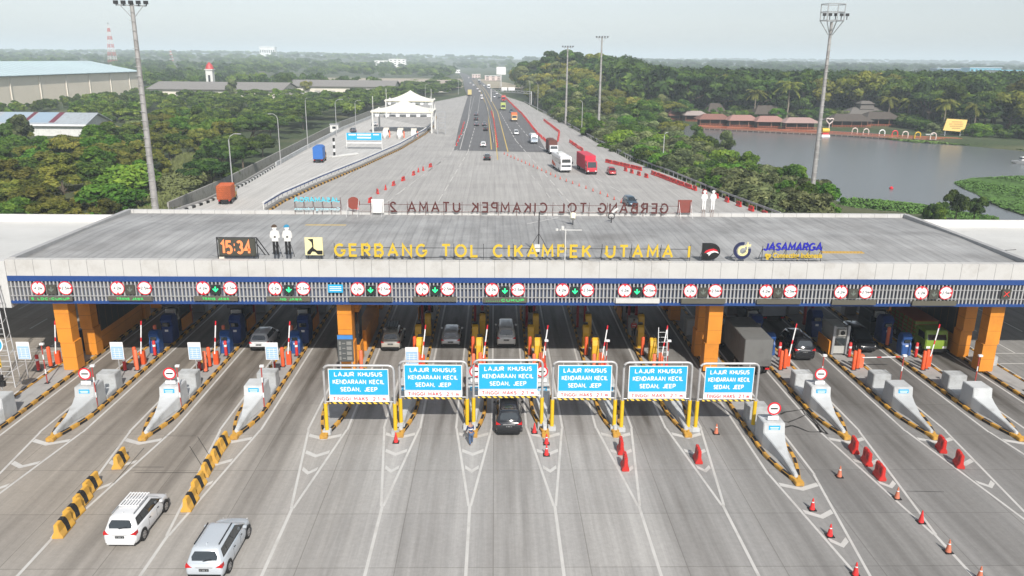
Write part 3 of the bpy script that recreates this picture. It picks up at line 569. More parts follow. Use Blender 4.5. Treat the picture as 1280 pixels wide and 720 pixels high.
# rear boards
t = T('company_lettering', 'cyan reversed JASAMARGA lettering on white rods at the rear left of the roof', 'lettering', (0, 0, 0))
a, b_ = fr(367, 246.5, YR), fr(425, 253, YR); CY = mat('letter_cyan', (.10, .45, .55), .5)
strokes(t, CY, 'JASAMARGA', a.x, b_.x, b_.z, a.z, YR, .11, .12, part='letter', shear=.25, mirror=True, sp=.28)
a2, b2 = fr(368, 259, YR), fr(425, 263, YR); t.text('slogan_letters', mat('letter_cyan_pale', (.4, .65, .72), .5), 'Connecting Indonesia', (a2.z-b2.z)/.78, ((a2.x+b2.x)/2, YR, (a2.z+b2.z)/2), w=b2.x-a2.x, rot=(R(90), 0, PI), ext=.04)
stand(t, a.x, b_.x, YR, b2.z, a.z, BROWN, 5); t.done()
def board(px0, py0, px1, py1, m, label, rnd_=False, Yp=YR, sup=GALV):
    a, b_ = fr(px0, py0, Yp), fr(px1, py1, Yp); t = T('rear_board', label, 'board', (a.x, Yp, b_.z)); W_, H_ = b_.x-a.x, a.z-b_.z
    q = t.part('board', m); q.disc((W_/2, H_/2), W_/2, 0, .12, 20) if rnd_ else q.box(0, W_, 0, .12, 0, H_)
    s_ = t.part('support', sup)
    for x in (.1, W_-.1): s_.beam((x, -.06, H_*.85), (x, -.06, ZR-.05-b_.z), .05); s_.beam((x, -.06, H_*.7), (x, -1.3, ZR-.05-b_.z), .04)
    t.done()
board(433.5, 246, 450, 262, mat('rust_brown', (.22, .045, .03), .7, dirt=.3), 'round rust brown back of an emblem at the rear of the roof', True)
board(464, 249, 480, 266, mat('board_pale', (.68, .67, .65), .6), 'square white back of an emblem board beside the mirrored letters')
board(848, 250, 864, 266, mat('board_brown', (.2, .05, .04), .7, dirt=.4), 'square brown back of an emblem board at the rear right of the roof')
# masts, lights and pipes on the roof
def mast(px, py, h, label, bits, m=DARK, r=.05):
    p = at(px, py, ZR); t = T('roof_mast', label, 'mast', p); t.part('pole', m).tube([(0, 0, 0), (0, 0, h)], r, 6); bits(t, h); t.done()
def b1(t, h):
    q = t.part('stay', DARK); q.beam((0, 0, h*.5), (1, .2, 0), .04); q.beam((0, 0, h*.5), (-1, .2, 0), .04); q.beam((0, 0, h*.5), (0, 1, 0), .04)
    t.part('antenna', GALV).beam((-1, 0, h*.72), (1.6, .4, h*.85), .04); t.part('cabinet', WHITE).box(-.35, .1, -.35, -.06, .3, .9)
mast(673, 318, 3.6, 'dark stayed antenna mast behind the middle letters', b1)
def b2(t, h):
    t.part('arm', WHITE).beam((-.5, 0, h-.1), (1.3, 0, h-.1), .05); q = t.part('sensor', WHITE); q.tube([(-.25, 0, h-.1), (-.25, 0, h+.2)], .13, 8); q.tube([(-.7, 0, h-.15), (-.7, 0, h+.0)], .12, 8)
mast(706, 327, 2.7, 'white weather mast standing in front of the letter P', b2, WHITE, .04)
def b3(t, h):
    t.part('lamp_head', mat('lamp_cream', (.6, .58, .48), .5)).tube([(-.05, -.25, h-.3), (0, .1, h+.15)], [.25, .32], 10); t.part('arm', GALV).beam((0, 0, h-.1), (-1.4, .8, h+2.0), .08)
mast(716, 282, 1.0, 'cream floodlight on a slanted arm at the back of the roof', b3)
def b4(t, h): t.part('hoop', BLACKP).tube([(.32*math.cos(a_), .05, h+.1+.28*math.sin(a_)) for a_ in np.linspace(0, 2*PI, 14)], .05, 5); t.part('spotlight', WHITE).tube([(.1, 0, h+.5), (.6, -.1, h+.9)], .13, 8)
mast(764, 279, .6, 'black ring and white spotlight at the back of the roof', b4)
for px, py, ln, m, lb in ((381, 283, 3.9, BYEL, 'left'), (1028, 317, 3.6, mat('ladder_ochre', (.45, .27, .03), .6), 'right')):
    p = at(px, py, ZR); t = T('roof_ladder', 'yellow ladder lying flat on the %s part of the roof' % lb, 'ladder', p); q = t.part('rail', m); q.box(0, ln, 0, .07, .02, .1); q.box(0, ln, .4, .47, .02, .1)
    g = t.part('rung', m)
    for x in np.arange(.15, ln, .3): g.box(x, x+.06, .07, .4, .04, .08)
    t.done()
t = MB([DARK])
for pts in ([(80, 300), (150, 312), (260, 318), (275, 322)], [(190, 270), (187, 290), (218, 303), (260, 317)], [(850, 322), (1020, 326), (1180, 318), (1270, 312)], [(1090, 317), (1190, 315)]):
    t.tube([at(x, y, ZR-.02) for x, y in pts], .03, 5)
one('roof_cable', t, 'dark cables running across the grey canopy roof', 'cable')
# ---------------------------------------------------------------- fascia signs
Yg = YF-.1
def rsign(kind, label):
    t = T(kind+'_limit_sign', label, 'sign'); q = t.part('disc', TXTW); q.disc((0, 0), .5, -.03, .0, 24); g = t.part('rim', SRED); g.prism(arc(0, 0, .485, .55, 0, 359.9, 30), -.05, 0, 'y')
    ar = t.part('arrow', SRED)
    for s_ in (-1, 1):
        tri = [(-.11, .47*s_), (.11, .47*s_), (0, .30*s_)]
        if kind == 'width': tri = [(z_, x_) for x_, z_ in tri]
        ar.prism(tri, -.045, -.031, 'y')
    strokes(t, BLACKP, '4.2m' if kind == 'height' else '2.5m', -.3, .3, -.12, .12, -.04, .035, .006, part='number', one_mesh=True, sp=.35); return t.done()
HS, WS = rsign('height', 'x'), rsign('width', 'x')
def panel(kind):
    t = T('lane_signal', 'x', 'signal'); t.part('casing', PANEL if kind != 'on' else mat('signal_black', (.015, .02, .02), .5)).box(-.37, .37, -.12, 0, -.4, .37)
    ar = t.part('arrow' if kind != 'cross' else 'cross', {'on': LEDG, 'off': LOFF, 'cross': LEDR}[kind])
    if kind == 'cross':
        for s_ in (-1, 1): ar.beam((-.2, -.13, -.2*s_), (.2, -.13, .2*s_), .07, .02)
    else: ar.prism([(-.05, .24), (.05, .24), (.05, -.02), (.17, .1), (.23, .04), (0, -.2), (-.23, .04), (-.17, .1), (-.05, -.02)], -.14, -.121, 'y')
    return t.done()
SON, SOFF, SX = panel('on'), panel('off'), panel('cross')
prs = [(48, 65, 82, 360, 0, '5 LDC-CUKUP'), (147, 163, 181, 360, 0, 'TRANS JAWA'), (254, 270, 288, 360, 1, 'TRANS JAWA'), (344, 361.5, 379, 360.5, 1, '....NG JAWA'), (447, 463.5, 480.5, 361, 1, ''), (528, 544, 559.5, 361, 1, ''), (615, 631, 647.5, 362, 1, '.......CUKUP'),
       (703, 718.5, 734, 362.5, 1, None), (781, 796, 812, 363, 1, ''), (863, 878.5, 894, 363.5, 0, ''), (957.5, 972, 988, 364, 0, ''), (1051, 1066, 1082, 365, 0, ''), (1151.5, 1166.5, 1182, 366, 0, '')]
names = ['leftmost', 'second', 'third', 'fourth', 'fifth', 'sixth', 'seventh', 'eighth', 'ninth', 'tenth', 'eleventh', 'twelfth', 'rightmost']
for i, (xa, xb, xc, y_, on, msg) in enumerate(prs):
    ln = names[i]+' lane from the left' if 0 < i < 12 else names[i]+' lane'
    place(HS, onY(xa, y_, Yg), 0, 'round red rimmed 4.2m height limit sign over the '+ln, 'height limit signs on the fascia')
    place(WS, onY(xc, y_, Yg), 0, 'round red rimmed 2.5m width limit sign over the '+ln, 'width limit signs on the fascia')
    place(SON if on else SOFF, onY(xb, y_+1.5, Yg), 0, ('green lit down arrow' if on else 'unlit grey arrow')+' signal over the '+ln, 'lane signals on the fascia')
    if msg is None: continue
    a, b_ = onY((xa+xc)/2+(-28 if i < 4 else -27), y_+9.5 if i > 4 else y_+10, Yg), onY((xa+xc)/2+27, y_+15.5, Yg)
    t = T('message_display', ('long LED panel showing green text ' if msg else 'long blank grey LED panel ')+'under the signs of the '+ln, 'display', ((a.x+b_.x)/2, Yg, (a.z+b_.z)/2), 0, 'message panels on the fascia'); hw_ = (b_.x-a.x)/2; hh = (a.z-b_.z)/2
    t.part('casing', mat('panel_pale', (.5, .5, .48), .6) if i == 8 else mat('panel_grey', (.09, .085, .065), .6)).box(-hw_, hw_, -.16, -.02, -hh, hh)
    if msg: ww_ = .88 if i in (0, 6) else .62; strokes(t, LEDGD, msg, -hw_*ww_, hw_*ww_, -hh*.62, hh*.62, -.17, .055, .006, part='message', one_mesh=True, sp=.35)
    t.done()
place(SX, onY(1257, 367, Yg), 0, 'small red cross signal at the right end of the fascia')
a, b_ = onY(410, 355.5, Yg), onY(429, 365.5, Yg)
t = T('service_sign', 'small pale blue sign with white lines between two lane signs on the fascia', 'sign', (a.x, Yg, b_.z)); t.part('board', SIGNB).box(0, b_.x-a.x, -.06, 0, 0, a.z-b_.z)
q = t.part('lines', TXTW)
for z in (.15, .3, .45): q.box(.12, b_.x-a.x-.12, -.08, -.061, z, z+.06)
t.done()
# red white warning bars hung under the fascia
for px, wh in ((109, 'second lane from the left'), (192, 'second island from the left'), (299, 'third island from the left'), (388, 'lane left of the price board'), (1027, 'black van lane'), (1118, 'lime green lorry lane')):
    p = onY(px, 383.5+px*.002, YF+.9); t = T('clearance_bar', 'red and white striped clearance bar hanging over the '+wh, 'bar', (p.x, YF+.9, ZB-.12), 0, 'striped clearance bars under the canopy')
    q = t.part('bar', TXTW)
    for k in range(10): q.use(SRED if k % 2 else TXTW); q.box(-.9+k*.18, -.9+(k+1)*.18, -.05, .05, -.1, .1)
    t.part('chain', GALV).box(-.7, -.66, -.02, .02, .1, .36); t.part('chain', GALV).box(.66, .7, -.02, .02, .1, .36); t.done()
# ------------------------------------------------------------------ toll islands
def island_pts(hw, y):          # half width at local y
    return hw*min(1, (.14+.86*math.sin(min(1, max(0, y)/4.6)*PI/2)))
for k, (x, yt, hw) in enumerate(ISL):
    nm = ('leftmost' if k == 0 else 'rightmost' if k == 14 else nth(k).replace('nearest', 'first')+' from the left')
    t = T('toll_island', 'long raised concrete lane island with yellow and black kerb, '+nm, 'island', (x, yt, 0), 0, 'toll lane islands')
    ys = [0, .3, .8, 1.5, 2.4, 3.4, 4.6]; top = [(-island_pts(hw, y)+.2, y+.15) for y in ys]+[(-hw+.2, 46-4)]+[(0, 46)]+[(hw-.2, 42)]+[(island_pts(hw, y)-.2, y+.15) for y in ys[::-1]]
    top = [(min(-.02, a_) if i < 8 else a_, b_) for i, (a_, b_) in enumerate(top)]
    t.part('deck', CONC).prism([p for p in top], 0, .17)
    q = t.part('kerb', YEL, bevel=.03)
    for s_ in (-1, 1):
        y = 0; i = 0
        while y < 42:
            y2 = y+(.86 if i % 2 else .66); q.use(BLK if i % 2 else YEL)
            a_ = (s_*(island_pts(hw, y)-.11), y+.02); b_ = (s_*(island_pts(hw, y2)-.11), y2)
            d = Vector((b_[0]-a_[0], b_[1]-a_[1], 0)).normalized()*.004
            q.beam((a_[0]+d.x, a_[1]+d.y, .12), (b_[0]-d.x, b_[1]-d.y, .12), .24, .245); y = y2; i += 1
    q.use(YEL); q.box(-.26, .26, -.28, .14, 0, .27)
    if k not in (4,):
        cb = t.part('crash_block', LCONC, bevel=.04)
        def rg(y, h_, zt, zb=.15): return [(-h_, y, zb), (h_, y, zb), (h_*.92, y, zt), (-h_*.92, y, zt)]
        bw = .78 if hw > .9 else .62
        cb.loft([rg(.45, .13, .42), rg(2.4, .24, .66), rg(4.0, bw*.72, .95), rg(4.75, bw, 1.12), rg(4.85, bw, 1.78), rg(6.3, bw, 1.78)])
        if k not in (0, 13, 14):
            bp_ = t.part('lane_plate', SIGNB); bp_.box(-.38, .38, 4.78, 4.815, 1.28, 1.62); wl_ = t.part('plate_lines', TXTW, bp_); wl_.box(-.3, .3, 4.76, 4.779, 1.47, 1.52); wl_.box(-.26, .26, 4.76, 4.779, 1.37, 1.41)
    bx = t.part('barrier_box', LCONC, bevel=.04)
    if k not in (0, 4, 14): bx.box(-.72, .72, 8.0, 9.1, .15, 1.5); bx.box(-.8, .8, 6.3, 8.0, .15, .5)
    if k == 14: bx.box(-.5, .8, 15.0, 16.4, .15, 1.0)
    t.done()
def sign_noentry(): 
    t = T('lane_closed_sign', 'x', 'sign'); t.part('post', GALV).tube([(0, .06, 0), (0, .06, 1.1)], .04, 8); t.part('disc', TXTW).disc((0, .9), .36, 0, .03, 24); t.part('rim', SRED).prism(arc(0, .9, .36, .46, 0, 359.9, 30), -.01, .035, 'y')
    t.part('bar', BLACKP).box(-.24, .24, -.02, -.001, .86, .95); t.part('plate', TXTW).box(-.36, .36, 0, .03, .06, .34); return t.done()
NE = sign_noentry()
for k, lb in ((1, 'on the crash block of the second island from the left'), (2, 'on the crash block of the third island from the left'), (6, 'between the second and third blue gantries'), (7, 'half hidden right of the third blue gantry'), (10, 'on the large crash block nearest the camera at right'), (11, 'on the crash block behind the three red barriers')):
    place(NE, (ISL[k][0], ISL[k][1]+5.2, 1.78), 0, 'red rimmed lane closed sign '+lb, 'lane closed signs on crash blocks')
# ------------------------------------------------------------------ height gantries
RAILR = None; STR = STRP.copy(); STR.name = 'striped_yellow_black'; n = STR.node_tree.nodes; l = STR.node_tree.links; wv = n.new('ShaderNodeTexWave'); wv.bands_direction = 'DIAGONAL'; wv.inputs['Scale'].default_value = 1.6
tc = n.new('ShaderNodeTexCoord'); l.new(tc.outputs['Object'], wv.inputs['Vector']); rp = n.new('ShaderNodeValToRGB'); rp.color_ramp.interpolation = 'CONSTANT'; rp.color_ramp.elements[0].color = (.02, .02, .02, 1); rp.color_ramp.elements[1].position = .5; rp.color_ramp.elements[1].color = (.72, .48, .03, 1)
l.new(wv.outputs[0], rp.inputs[0]); l.new(rp.outputs[0], n['Principled BSDF'].inputs['Base Color'])
GAN = [(408, 494, 545, 'leftmost'), (501, 584, 538, 'second from the left'), (592, 677, 537, 'third from the left'), (690, 768, 540, 'third from the right'), (777, 861, 541, 'second from the right'), (870, 942, 541, 'rightmost')]
for px0, px1, pyb, pos in GAN:
    a, b_ = at(px0, pyb), at(px1, pyb); yy = (a.y+b_.y)/2+.3; wd = (b_.x-a.x)/2; h = 5.1; cx_ = (a.x+b_.x)/2
    tilt_ = rnd.uniform(-1.2, 1.2); t = T('height_gantry', 'pipe gantry with blue LAJUR KHUSUS board and yellow legs, '+pos, 'gantry', (cx_, yy, 0), R(rnd.uniform(-1, 1)), 'blue board height gantries')
    r_ = .35; fr_ = t.part('frame', GALV, smooth=40); arcp = [(-wd, 0, .1), (-wd, 0, h-r_)]+[(-wd+r_-r_*math.cos(a_), 0, h-r_+r_*math.sin(a_)) for a_ in (.5, 1.0, PI/2)]+[(wd-r_+r_*math.sin(a_), 0, h-r_+r_*math.cos(a_)) for a_ in (0, .5, 1.0, PI/2)]+[(wd, 0, .1)]
    fr_.tube(arcp, .085, 10); fr_.tube([(-wd, 0, 2.44), (wd, 0, 2.44)], .045, 8)
    for s_ in (-1, 1):
        t.part('leg_sleeve', BYEL, smooth=40).tube([(s_*wd, 0, .32), (s_*wd, 0, 2.3)], .135, 12); t.part('foot', LCONC, bevel=.03).box(s_*wd-.27, s_*wd+.27, -.27, .27, 0, .34)
    bw = wd-.33; sb = t.part('sign_board', TXTW); sb.box(-bw, bw, -.13, -.1, 2.97, 4.9)
    bl = t.part('blue_face', SIGNB, sb); bl.box(-bw+.05, bw-.05, -.145, -.131, 3.02, 4.85)
    for j, (tx, sw) in enumerate((('LAJUR KHUSUS', .8), ('KENDARAAN KECIL', .86), ('SEDAN, JEEP', .62))):
        strokes(t, TXTW, tx, -bw*sw, bw*sw, 4.36-j*.55, 4.69-j*.55, -.155, .06, .006, part='lettering', parent=bl, one_mesh=True, sp=.32)
    pl_ = t.part('limit_plate', TXTW); pl_.box(-bw, bw, -.14, -.105, 2.50, 2.94)
    strokes(t, SRED, 'TINGGI MAKS. 2.1 m', -bw*.88, bw*.88, 2.59, 2.86, -.146, .045, .006, part='lettering', parent=pl_, one_mesh=True, sp=.35)
    t.part('striped_bar', STR).tube([(-bw-.02, -.03, 2.36), (bw+.02, -.03, 2.36)], .08, 8)
    hg = t.part('hanger', GALV)
    for s_ in (-1, 1): hg.box(s_*bw*.8-.02, s_*bw*.8+.02, -.09, -.04, 2.4, h)
    t.done().rotation_euler[0] = R(tilt_*1.2)
# ------------------------------------------------------------------ equipment
def mk_bollard(m, h=1.35, r=.13, name='bollard', cat='bollard'):
    t = T(name, 'x', cat); t.part('post', m, smooth=40).tube([(0, 0, 0), (0, 0, h-.06), (0, 0, h)], [r, r, r*.7], 12); t.part('base', DARK).box(-.2, .2, -.2, .2, 0, .05)
    if h < 1.6: t.part('band', TXTW, smooth=40).tube([(0, 0, h*.62), (0, 0, h*.75)], r+.005, 12)
    return t.done()
SALM = mat('post_salmon', (.68, .15, .07), .5, dirt=.15)
B_red, B_org, B_sal = mk_bollard(RED), mk_bollard(ORG, 1.7, .15), mk_bollard(SALM, 1.75, .15)
def mk_boom(down=False):
    t = T('boom_barrier', 'x', 'boom gate'); t.part('cabinet', ORG if not down else SALM, bevel=.03).box(-.2, .2, -.18, .18, 0, 1.15)
    b = t.part('arm', TXTW)
    for i in range(8):
        b.use(SRED if i % 4 == 3 else TXTW)
        p, q = ((.0+i*.36*.12, -.22, 1.0+i*.36), (.0+(i+1)*.36*.12, -.22, 1.0+(i+1)*.36)) if not down else ((i*.4, -.22, .95+i*.01), ((i+1)*.4, -.22, .96+i*.01))
        b.beam(p, q, .09, .05)
    return t.done()
BOOM, BOOMD = mk_boom(), mk_boom(True)
def mk_machine(m, h, w_, d, name='ticket_machine'):
    t = T(name, 'x', 'toll machine'); b = t.part('body', m, bevel=.05); b.prism([(-d, 0), (d, 0), (d, h*.8), (d*.5, h), (-d*.35, h), (-d*.9, h*.86), (-d*.55, h*.62), (-d*.8, h*.5)], -w_, w_, 'x')
    t.part('screen', GLASS).box(-w_*.6, w_*.6, -d*.86, -d*.5, h*.62, h*.76); t.part('label_plate', TXTW).box(-w_*.3, w_*.3, -d*.83, -d*.7, h*.42, h*.5); return t.done()
M_small, M_big = mk_machine(MBLUE, 1.95, .42, .55), mk_machine(mat('kiosk_navy', (.01, .035, .15), .5), 2.5, .5, .8, 'toll_kiosk')
def mk_pylon():
    t = T('toll_pylon', 'x', 'toll machine'); m = mat('pylon_yellow', (.62, .36, .02), .5, dirt=.15)
    t.part('body', m, bevel=.04).prism([(-.45, 0), (.45, 0), (.45, 1.5), (.28, 1.95), (0, 2.1), (-.28, 1.95), (-.42, 1.5)], -.28, .28, 'x'); t.part('card_reader', BLACKP).box(-.285-.02, -.286, -.2, .2, 1.0, 1.6); t.part('card_reader', BLACKP).box(.286, .305, -.2, .2, 1.0, 1.6); t.part('beacon', BLACKP).box(-.2, .2, .1, .5, 1.9, 2.2)
    return t.done()
PYL = mk_pylon()
def mk_tariff():
    t = T('tariff_sign', 'x', 'sign'); t.part('post', GALV).tube([(0, .05, 0), (0, .05, 2.4)], .045, 8); b = t.part('board', TXTW); b.box(-.5, .5, 0, .05, 1.65, 3.1)
    q = t.part('blue_panel', mat('tariff_blue', (.30, .45, .66), .5), b); q.box(-.45, .45, -.012, -.001, 1.7, 2.75); g = t.part('table_lines', TXTW, b)
    for i in range(5): g.box(-.35, .38, -.02, -.013, 1.8+i*.18, 1.83+i*.18)
    for xx in (-.2, .15): g.box(xx, xx+.03, -.02, -.013, 1.8, 2.6)
    return t.done()
TAR = mk_tariff()
def mk_campost():
    t = T('camera_post', 'x', 'post'); b = t.part('pole', SRED, smooth=40)
    for i in range(8): b.use(TXTW if i % 3 == 2 else mat('pole_dull_red', (.35, .05, .04), .6)); b.tube([(0, 0, i*.4), (0, 0, (i+1)*.4)], .045, 8)
    t.part('camera_head', TXTW).box(-.09, .2, -.1, .1, 3.2, 3.34); t.part('foot', DARK).box(-.16, .16, -.16, .16, 0, .05); return t.done()
CAMP = mk_campost()
def mk_booth():
    t = T('toll_booth', 'x', 'booth'); w1 = mat('booth_dark', (.03, .03, .033), .5); t.part('cabin', w1, bevel=.04).box(-.7, .7, 0, 2.6, .15, 1.2); t.part('roof', mat('booth_roof', (.05, .05, .055), .6)).box(-.8, .8, -.15, 2.75, 2.5, 2.85)
    t.part('window', GLASS).box(-.66, .66, .04, 2.56, 1.2, 2.5); a = t.part('air_conditioner', mat('ac_white', (.62, .62, .6), .5), bevel=.02); a.box(-.45, .4, -.35, -.003, 1.75, 2.35); t.part('ac_grille', GREY, a).box(-.4, .35, -.365, -.351, 1.8, 2.3); t.part('side_panel', CORG).box(.82, .9, -.1, 2.3, .2, 1.35); return t.done()
BOOTH = mk_booth()
def mk_greybooth():
    t = T('toll_booth', 'x', 'booth'); w1 = mat('booth_grey', (.38, .38, .36), .6, dirt=.3); t.part('cabin', w1, bevel=.03).box(-.65, .65, 0, 2.4, .15, 2.6); t.part('frame', GREY, bevel=.02).box(-.75, -.55, -.2, 0, .15, 2.8); t.part('frame', GREY, bevel=.02).box(.5, .72, -.2, 0, .15, 2.8)
    a = t.part('air_conditioner', mat('ac_beige', (.45, .44, .40), .5), bevel=.02); a.box(-.35, .35, -.35, -.003, 1.9, 2.5); t.part('fan', BLACKP, a).disc((0, 2.2), .2, -.37, -.351, 16); t.part('window', GLASS).box(-.45, .45, -.02, -.003, .9, 1.6); t.part('side_panel', CORG).box(-1.0, -.9, -.2, 2.3, .2, 1.4); return t.done()
GB = mk_greybooth()
def mk_redframe():
    t = T('lane_portal', 'x', 'portal'); m = mat('portal_red', (.28, .012, .02), .5)
    for xx in (-.35, .35): t.part('post', m).box(xx-.12, xx+.12, -.12, .12, 0, 4.2)
    t.part('crossbar', m).box(-.5, .5, -.1, .1, 4.2, 4.4); return t.done()
RF = mk_redframe()
def mk_wall():
    t = T('rear_cabinet', 'x', 'cabinet'); t.part('body', mat('cabinet_beige', (.3, .29, .27), .7, dirt=.3), bevel=.03).box(-.6, .6, -.5, .5, 0, 1.7); t.part('door', GREY).box(-.5, .5, -.515, -.501, .1, 1.5); return t.done()
WC = mk_wall()
inm = lambda k: ('the leftmost island' if k == 0 else 'the rightmost island' if k == 14 else 'the %s island from the left' % nth(k).replace('nearest', 'first') if k <= 7 else 'the %s island from the right' % nth(14-k).replace('nearest', 'first'))
def eq(src, k, dx, Y_, lb, z=.17, rz=0): return place(src, (ISL[k][0]+dx, Y_, z), rz, lb+' on '+inm(k))
for k in (0, 1, 2, 3):
    j = {0: -1.6}.get(k, 0)
    eq(TAR, k, .0 if k else -1.9, 59.4, 'pale blue and white tariff sign on a post')
    eq(B_red, k, -.45+j, 61.2, 'red bollard with a white band'); eq(B_org, k, .05+j, 62.1, 'orange bollard beside the boom barrier')
    eq(BOOM, k, .45+j, 62.6, 'orange boom barrier with raised white arm'); eq(M_small, k, .35+j*.8, 65.6, 'blue toll machine with angled head')
    if k: eq(M_big, k, .45, 68.4, 'tall navy toll kiosk behind the blue machine'); eq(RF, k, .1, 73.5, 'dark red double post portal'); eq(WC, k, .1, 77, 'beige rear cabinet')
    eq(CAMP, k, .75 if k else .1, 54 if k else 58.5, 'thin red and white camera post')
eq(BOOTH, 2, -.1, 70.4, 'dark toll booth with white air conditioner'); eq(B_sal, 1, .5, 61.3, 'salmon bollard beside the raised boom'); eq(B_sal, 2, .1, 61.0, 'salmon bollard beside the raised boom')
for k in (5, 6, 7, 8, 9):
    eq(B_sal, k, -.3, 60.6, 'left salmon post before the yellow pylon'); eq(B_sal, k, .25, 60.9, 'right salmon post before the yellow pylon')
    eq(BOOM, k, .5, 61.8, 'orange boom barrier with raised white arm'); eq(PYL, k, .15, 63.6, 'front yellow rounded toll pylon'); eq(PYL, k, -.3, 67.0, 'rear yellow rounded toll pylon')
    eq(RF, k, -.1, 72.5, 'dark red double post portal'); eq(WC, k, 0, 77, 'beige rear cabinet')
    if k > 6: eq(CAMP, k, .55, 59.6, 'thin red and white camera post')
eq(CAMP, 4, -.75, 60.0, 'thin red and white camera post'); eq(TAR, 5, 0, 58.4, 'pale blue and white tariff sign on a post'); eq(B_sal, 4, .65, 61.3, 'salmon post beside the orange column')
for k in (11, 12, 13):
    eq(B_org, k, -.35, 61.6, 'left orange post of a pair beside the lane'); eq(B_org, k, .1, 61.9, 'right orange post of a pair beside the lane')
    eq(CAMP, k, .9, 56.4, 'thin red and white camera post'); eq(RF, k, .3, 73.5, 'dark red double post portal'); eq(WC, k, 0, 77, 'beige rear cabinet')
    if k != 12: eq(M_small, k, -.1, 65.4, 'blue toll machine with angled head'); eq(M_big, k, -.3, 68.8, 'tall navy toll kiosk behind the blue machine'); eq(BOOM, k, .5, 62.4, 'orange boom barrier with raised white arm')
eq(GB, 12, -.2, 65.0, 'grey toll booth with air conditioner on its front'); eq(BOOMD, 12, .5, 62.2, 'salmon boom barrier with its arm lowered')
eq(CAMP, 14, -.2, 57.2, 'thin red and white camera post'); eq(M_big, 12, -.3, 70.5, 'tall navy toll kiosk behind the grey booth')
for k in (9, 10): eq(WC, k, -.2, 70.5, 'beige cabinet beside the orange column' if k == 10 else 'beige middle cabinet')
for k in (1, 3, 11, 13): eq(BOOTH, k, -.1, 70.6, 'dark toll booth with white air conditioner')
for k in (5, 6, 7, 8, 9): eq(PYL, k, .3, 70.2, 'rearmost yellow rounded toll pylon'); eq(B_org, k, -.45, 64.9, 'slim orange post between two yellow pylons'); eq(B_red, k, .5, 59.6, 'short red bollard heading the row')
for k in (5, 7, 9): eq(GB, k, 0, 74.2, 'grey toll booth deep under the canopy')
for k in (1, 2, 3, 11, 12, 13): eq(B_red, k, .6, 64.6, 'short red bollard beside the toll machine'); eq(B_sal, k, -.5, 67.6, 'salmon post behind the toll machine')
# price board in front of the second column
p = at(434, 478); t = T('price_board', 'dark price board with blue header standing before the orange column', 'sign', (p.x, p.y, .17)); b = t.part('board', mat('board_dark', (.07, .075, .075), .5)); b.box(-.62, .62, 0, .1, 1.6, 3.85)
t.part('header', mat('header_blue', (.05, .2, .5), .5), b).box(-.6, .6, -.012, -.001, 3.5, 3.83); g = t.part('price_fields', mat('field_grey', (.2, .2, .19), .6), b)
for i in range(4): g.box(.1, .5, -.012, -.001, 1.75+i*.42, 2.05+i*.42); g.box(-.5, -.35, -.012, -.001, 1.75+i*.42, 2.05+i*.42); g.box(-.25, 0, -.012, -.001, 1.85+i*.42, 1.93+i*.42)
q = t.part('post', GALV); q.box(-.5, -.42, .02, .08, 0, 1.6); q.box(.42, .5, .02, .08, 0, 1.6); t.done()
# round blue sign with yellow chevrons at the far left
p = at(16, 478); t = T('direction_sign', 'round blue sign with white pictogram and yellow chevrons on a thin post at far left', 'sign', (-35.5, 53.6, 1.7)); t.part('post', GALV).tube([(0, .06, 0), (0, .06, 3.6)], .05, 8)
d_ = t.part('disc', SIGNB); d_.disc((0, 3.5), .62, 0, .04, 28); t.part('rim', TXTW, d_).prism(arc(0, 3.5, .58, .65, 0, 359.9, 28), -.01, .045, 'y')
g = t.part('pictogram', TXTW, d_); g.box(-.42, -.12, -.02, -.001, 3.3, 3.55); g.box(.12, .42, -.02, -.001, 3.3, 3.55); g.box(-.13, .13, -.02, -.001, 3.42, 3.72); g.disc((-.27, 3.6), .09, -.02, -.001, 10); g.disc((.27, 3.6), .09, -.02, -.001, 10)
c_ = t.part('chevron_plate', BYEL); c_.box(-.28, .28, 0, .03, 1.75, 2.75); g = t.part('chevron', BLACKP, c_)
for z in (1.9, 2.2, 2.5): g.prism([(-.26, z), (0, z+.14), (.26, z), (.26, z-.12), (0, z+.02), (-.26, z-.12)], -.012, -.001, 'y')
t.part('lamp', BLACKP).box(-.3, .2, -.1, .15, .75, 1.15); t.part('lamp', BLACKP).box(-.15, .3, -.1, .15, .3, .7); t.done()
# leaning steel access ladder at far left and small ladder on the right lane
def ladder(p0, p1, w_, label, m=GALV, cage=False):
    t = T('access_ladder', label, 'ladder', p0); d = Vector(p1)-Vector(p0)
    for s_ in (-1, 1): t.part('rail', m).tube([(s_*w_/2, 0, 0), (s_*w_/2+d.x, d.y, d.z)], .045, 6)
    g = t.part('rung', m); n_ = int(d.length/.42)
    for i in range(1, n_): f_ = i/n_; g.tube([(-w_/2+d.x*f_, d.y*f_, d.z*f_), (w_/2+d.x*f_, d.y*f_, d.z*f_)], .025, 5)
    if cage:
        for s_ in (-1, 1): t.part('rear_rail', m).tube([(s_*w_/2, .8, 0), (s_*w_/2+d.x, d.y+.5, d.z)], .035, 6)
        q = t.part('brace', m)
        for i in range(0, n_, 3): f_ = i/n_; q.tube([(-w_/2+d.x*f_, d.y*f_, d.z*f_), (-w_/2+d.x*f_, d.y*f_+.7, d.z*f_+.3)], .025, 5); q.tube([(w_/2+d.x*f_, d.y*f_, d.z*f_), (w_/2+d.x*f_, d.y*f_+.7, d.z*f_+.3)], .025, 5)
        t.part('top_rail', m).tube([(d.x-w_/2, d.y, d.z), (d.x-w_/2, d.y+.2, d.z+1), (d.x+w_/2, d.y+.2, d.z+1), (d.x+w_/2, d.y, d.z)], .03, 5)
    return t.done()
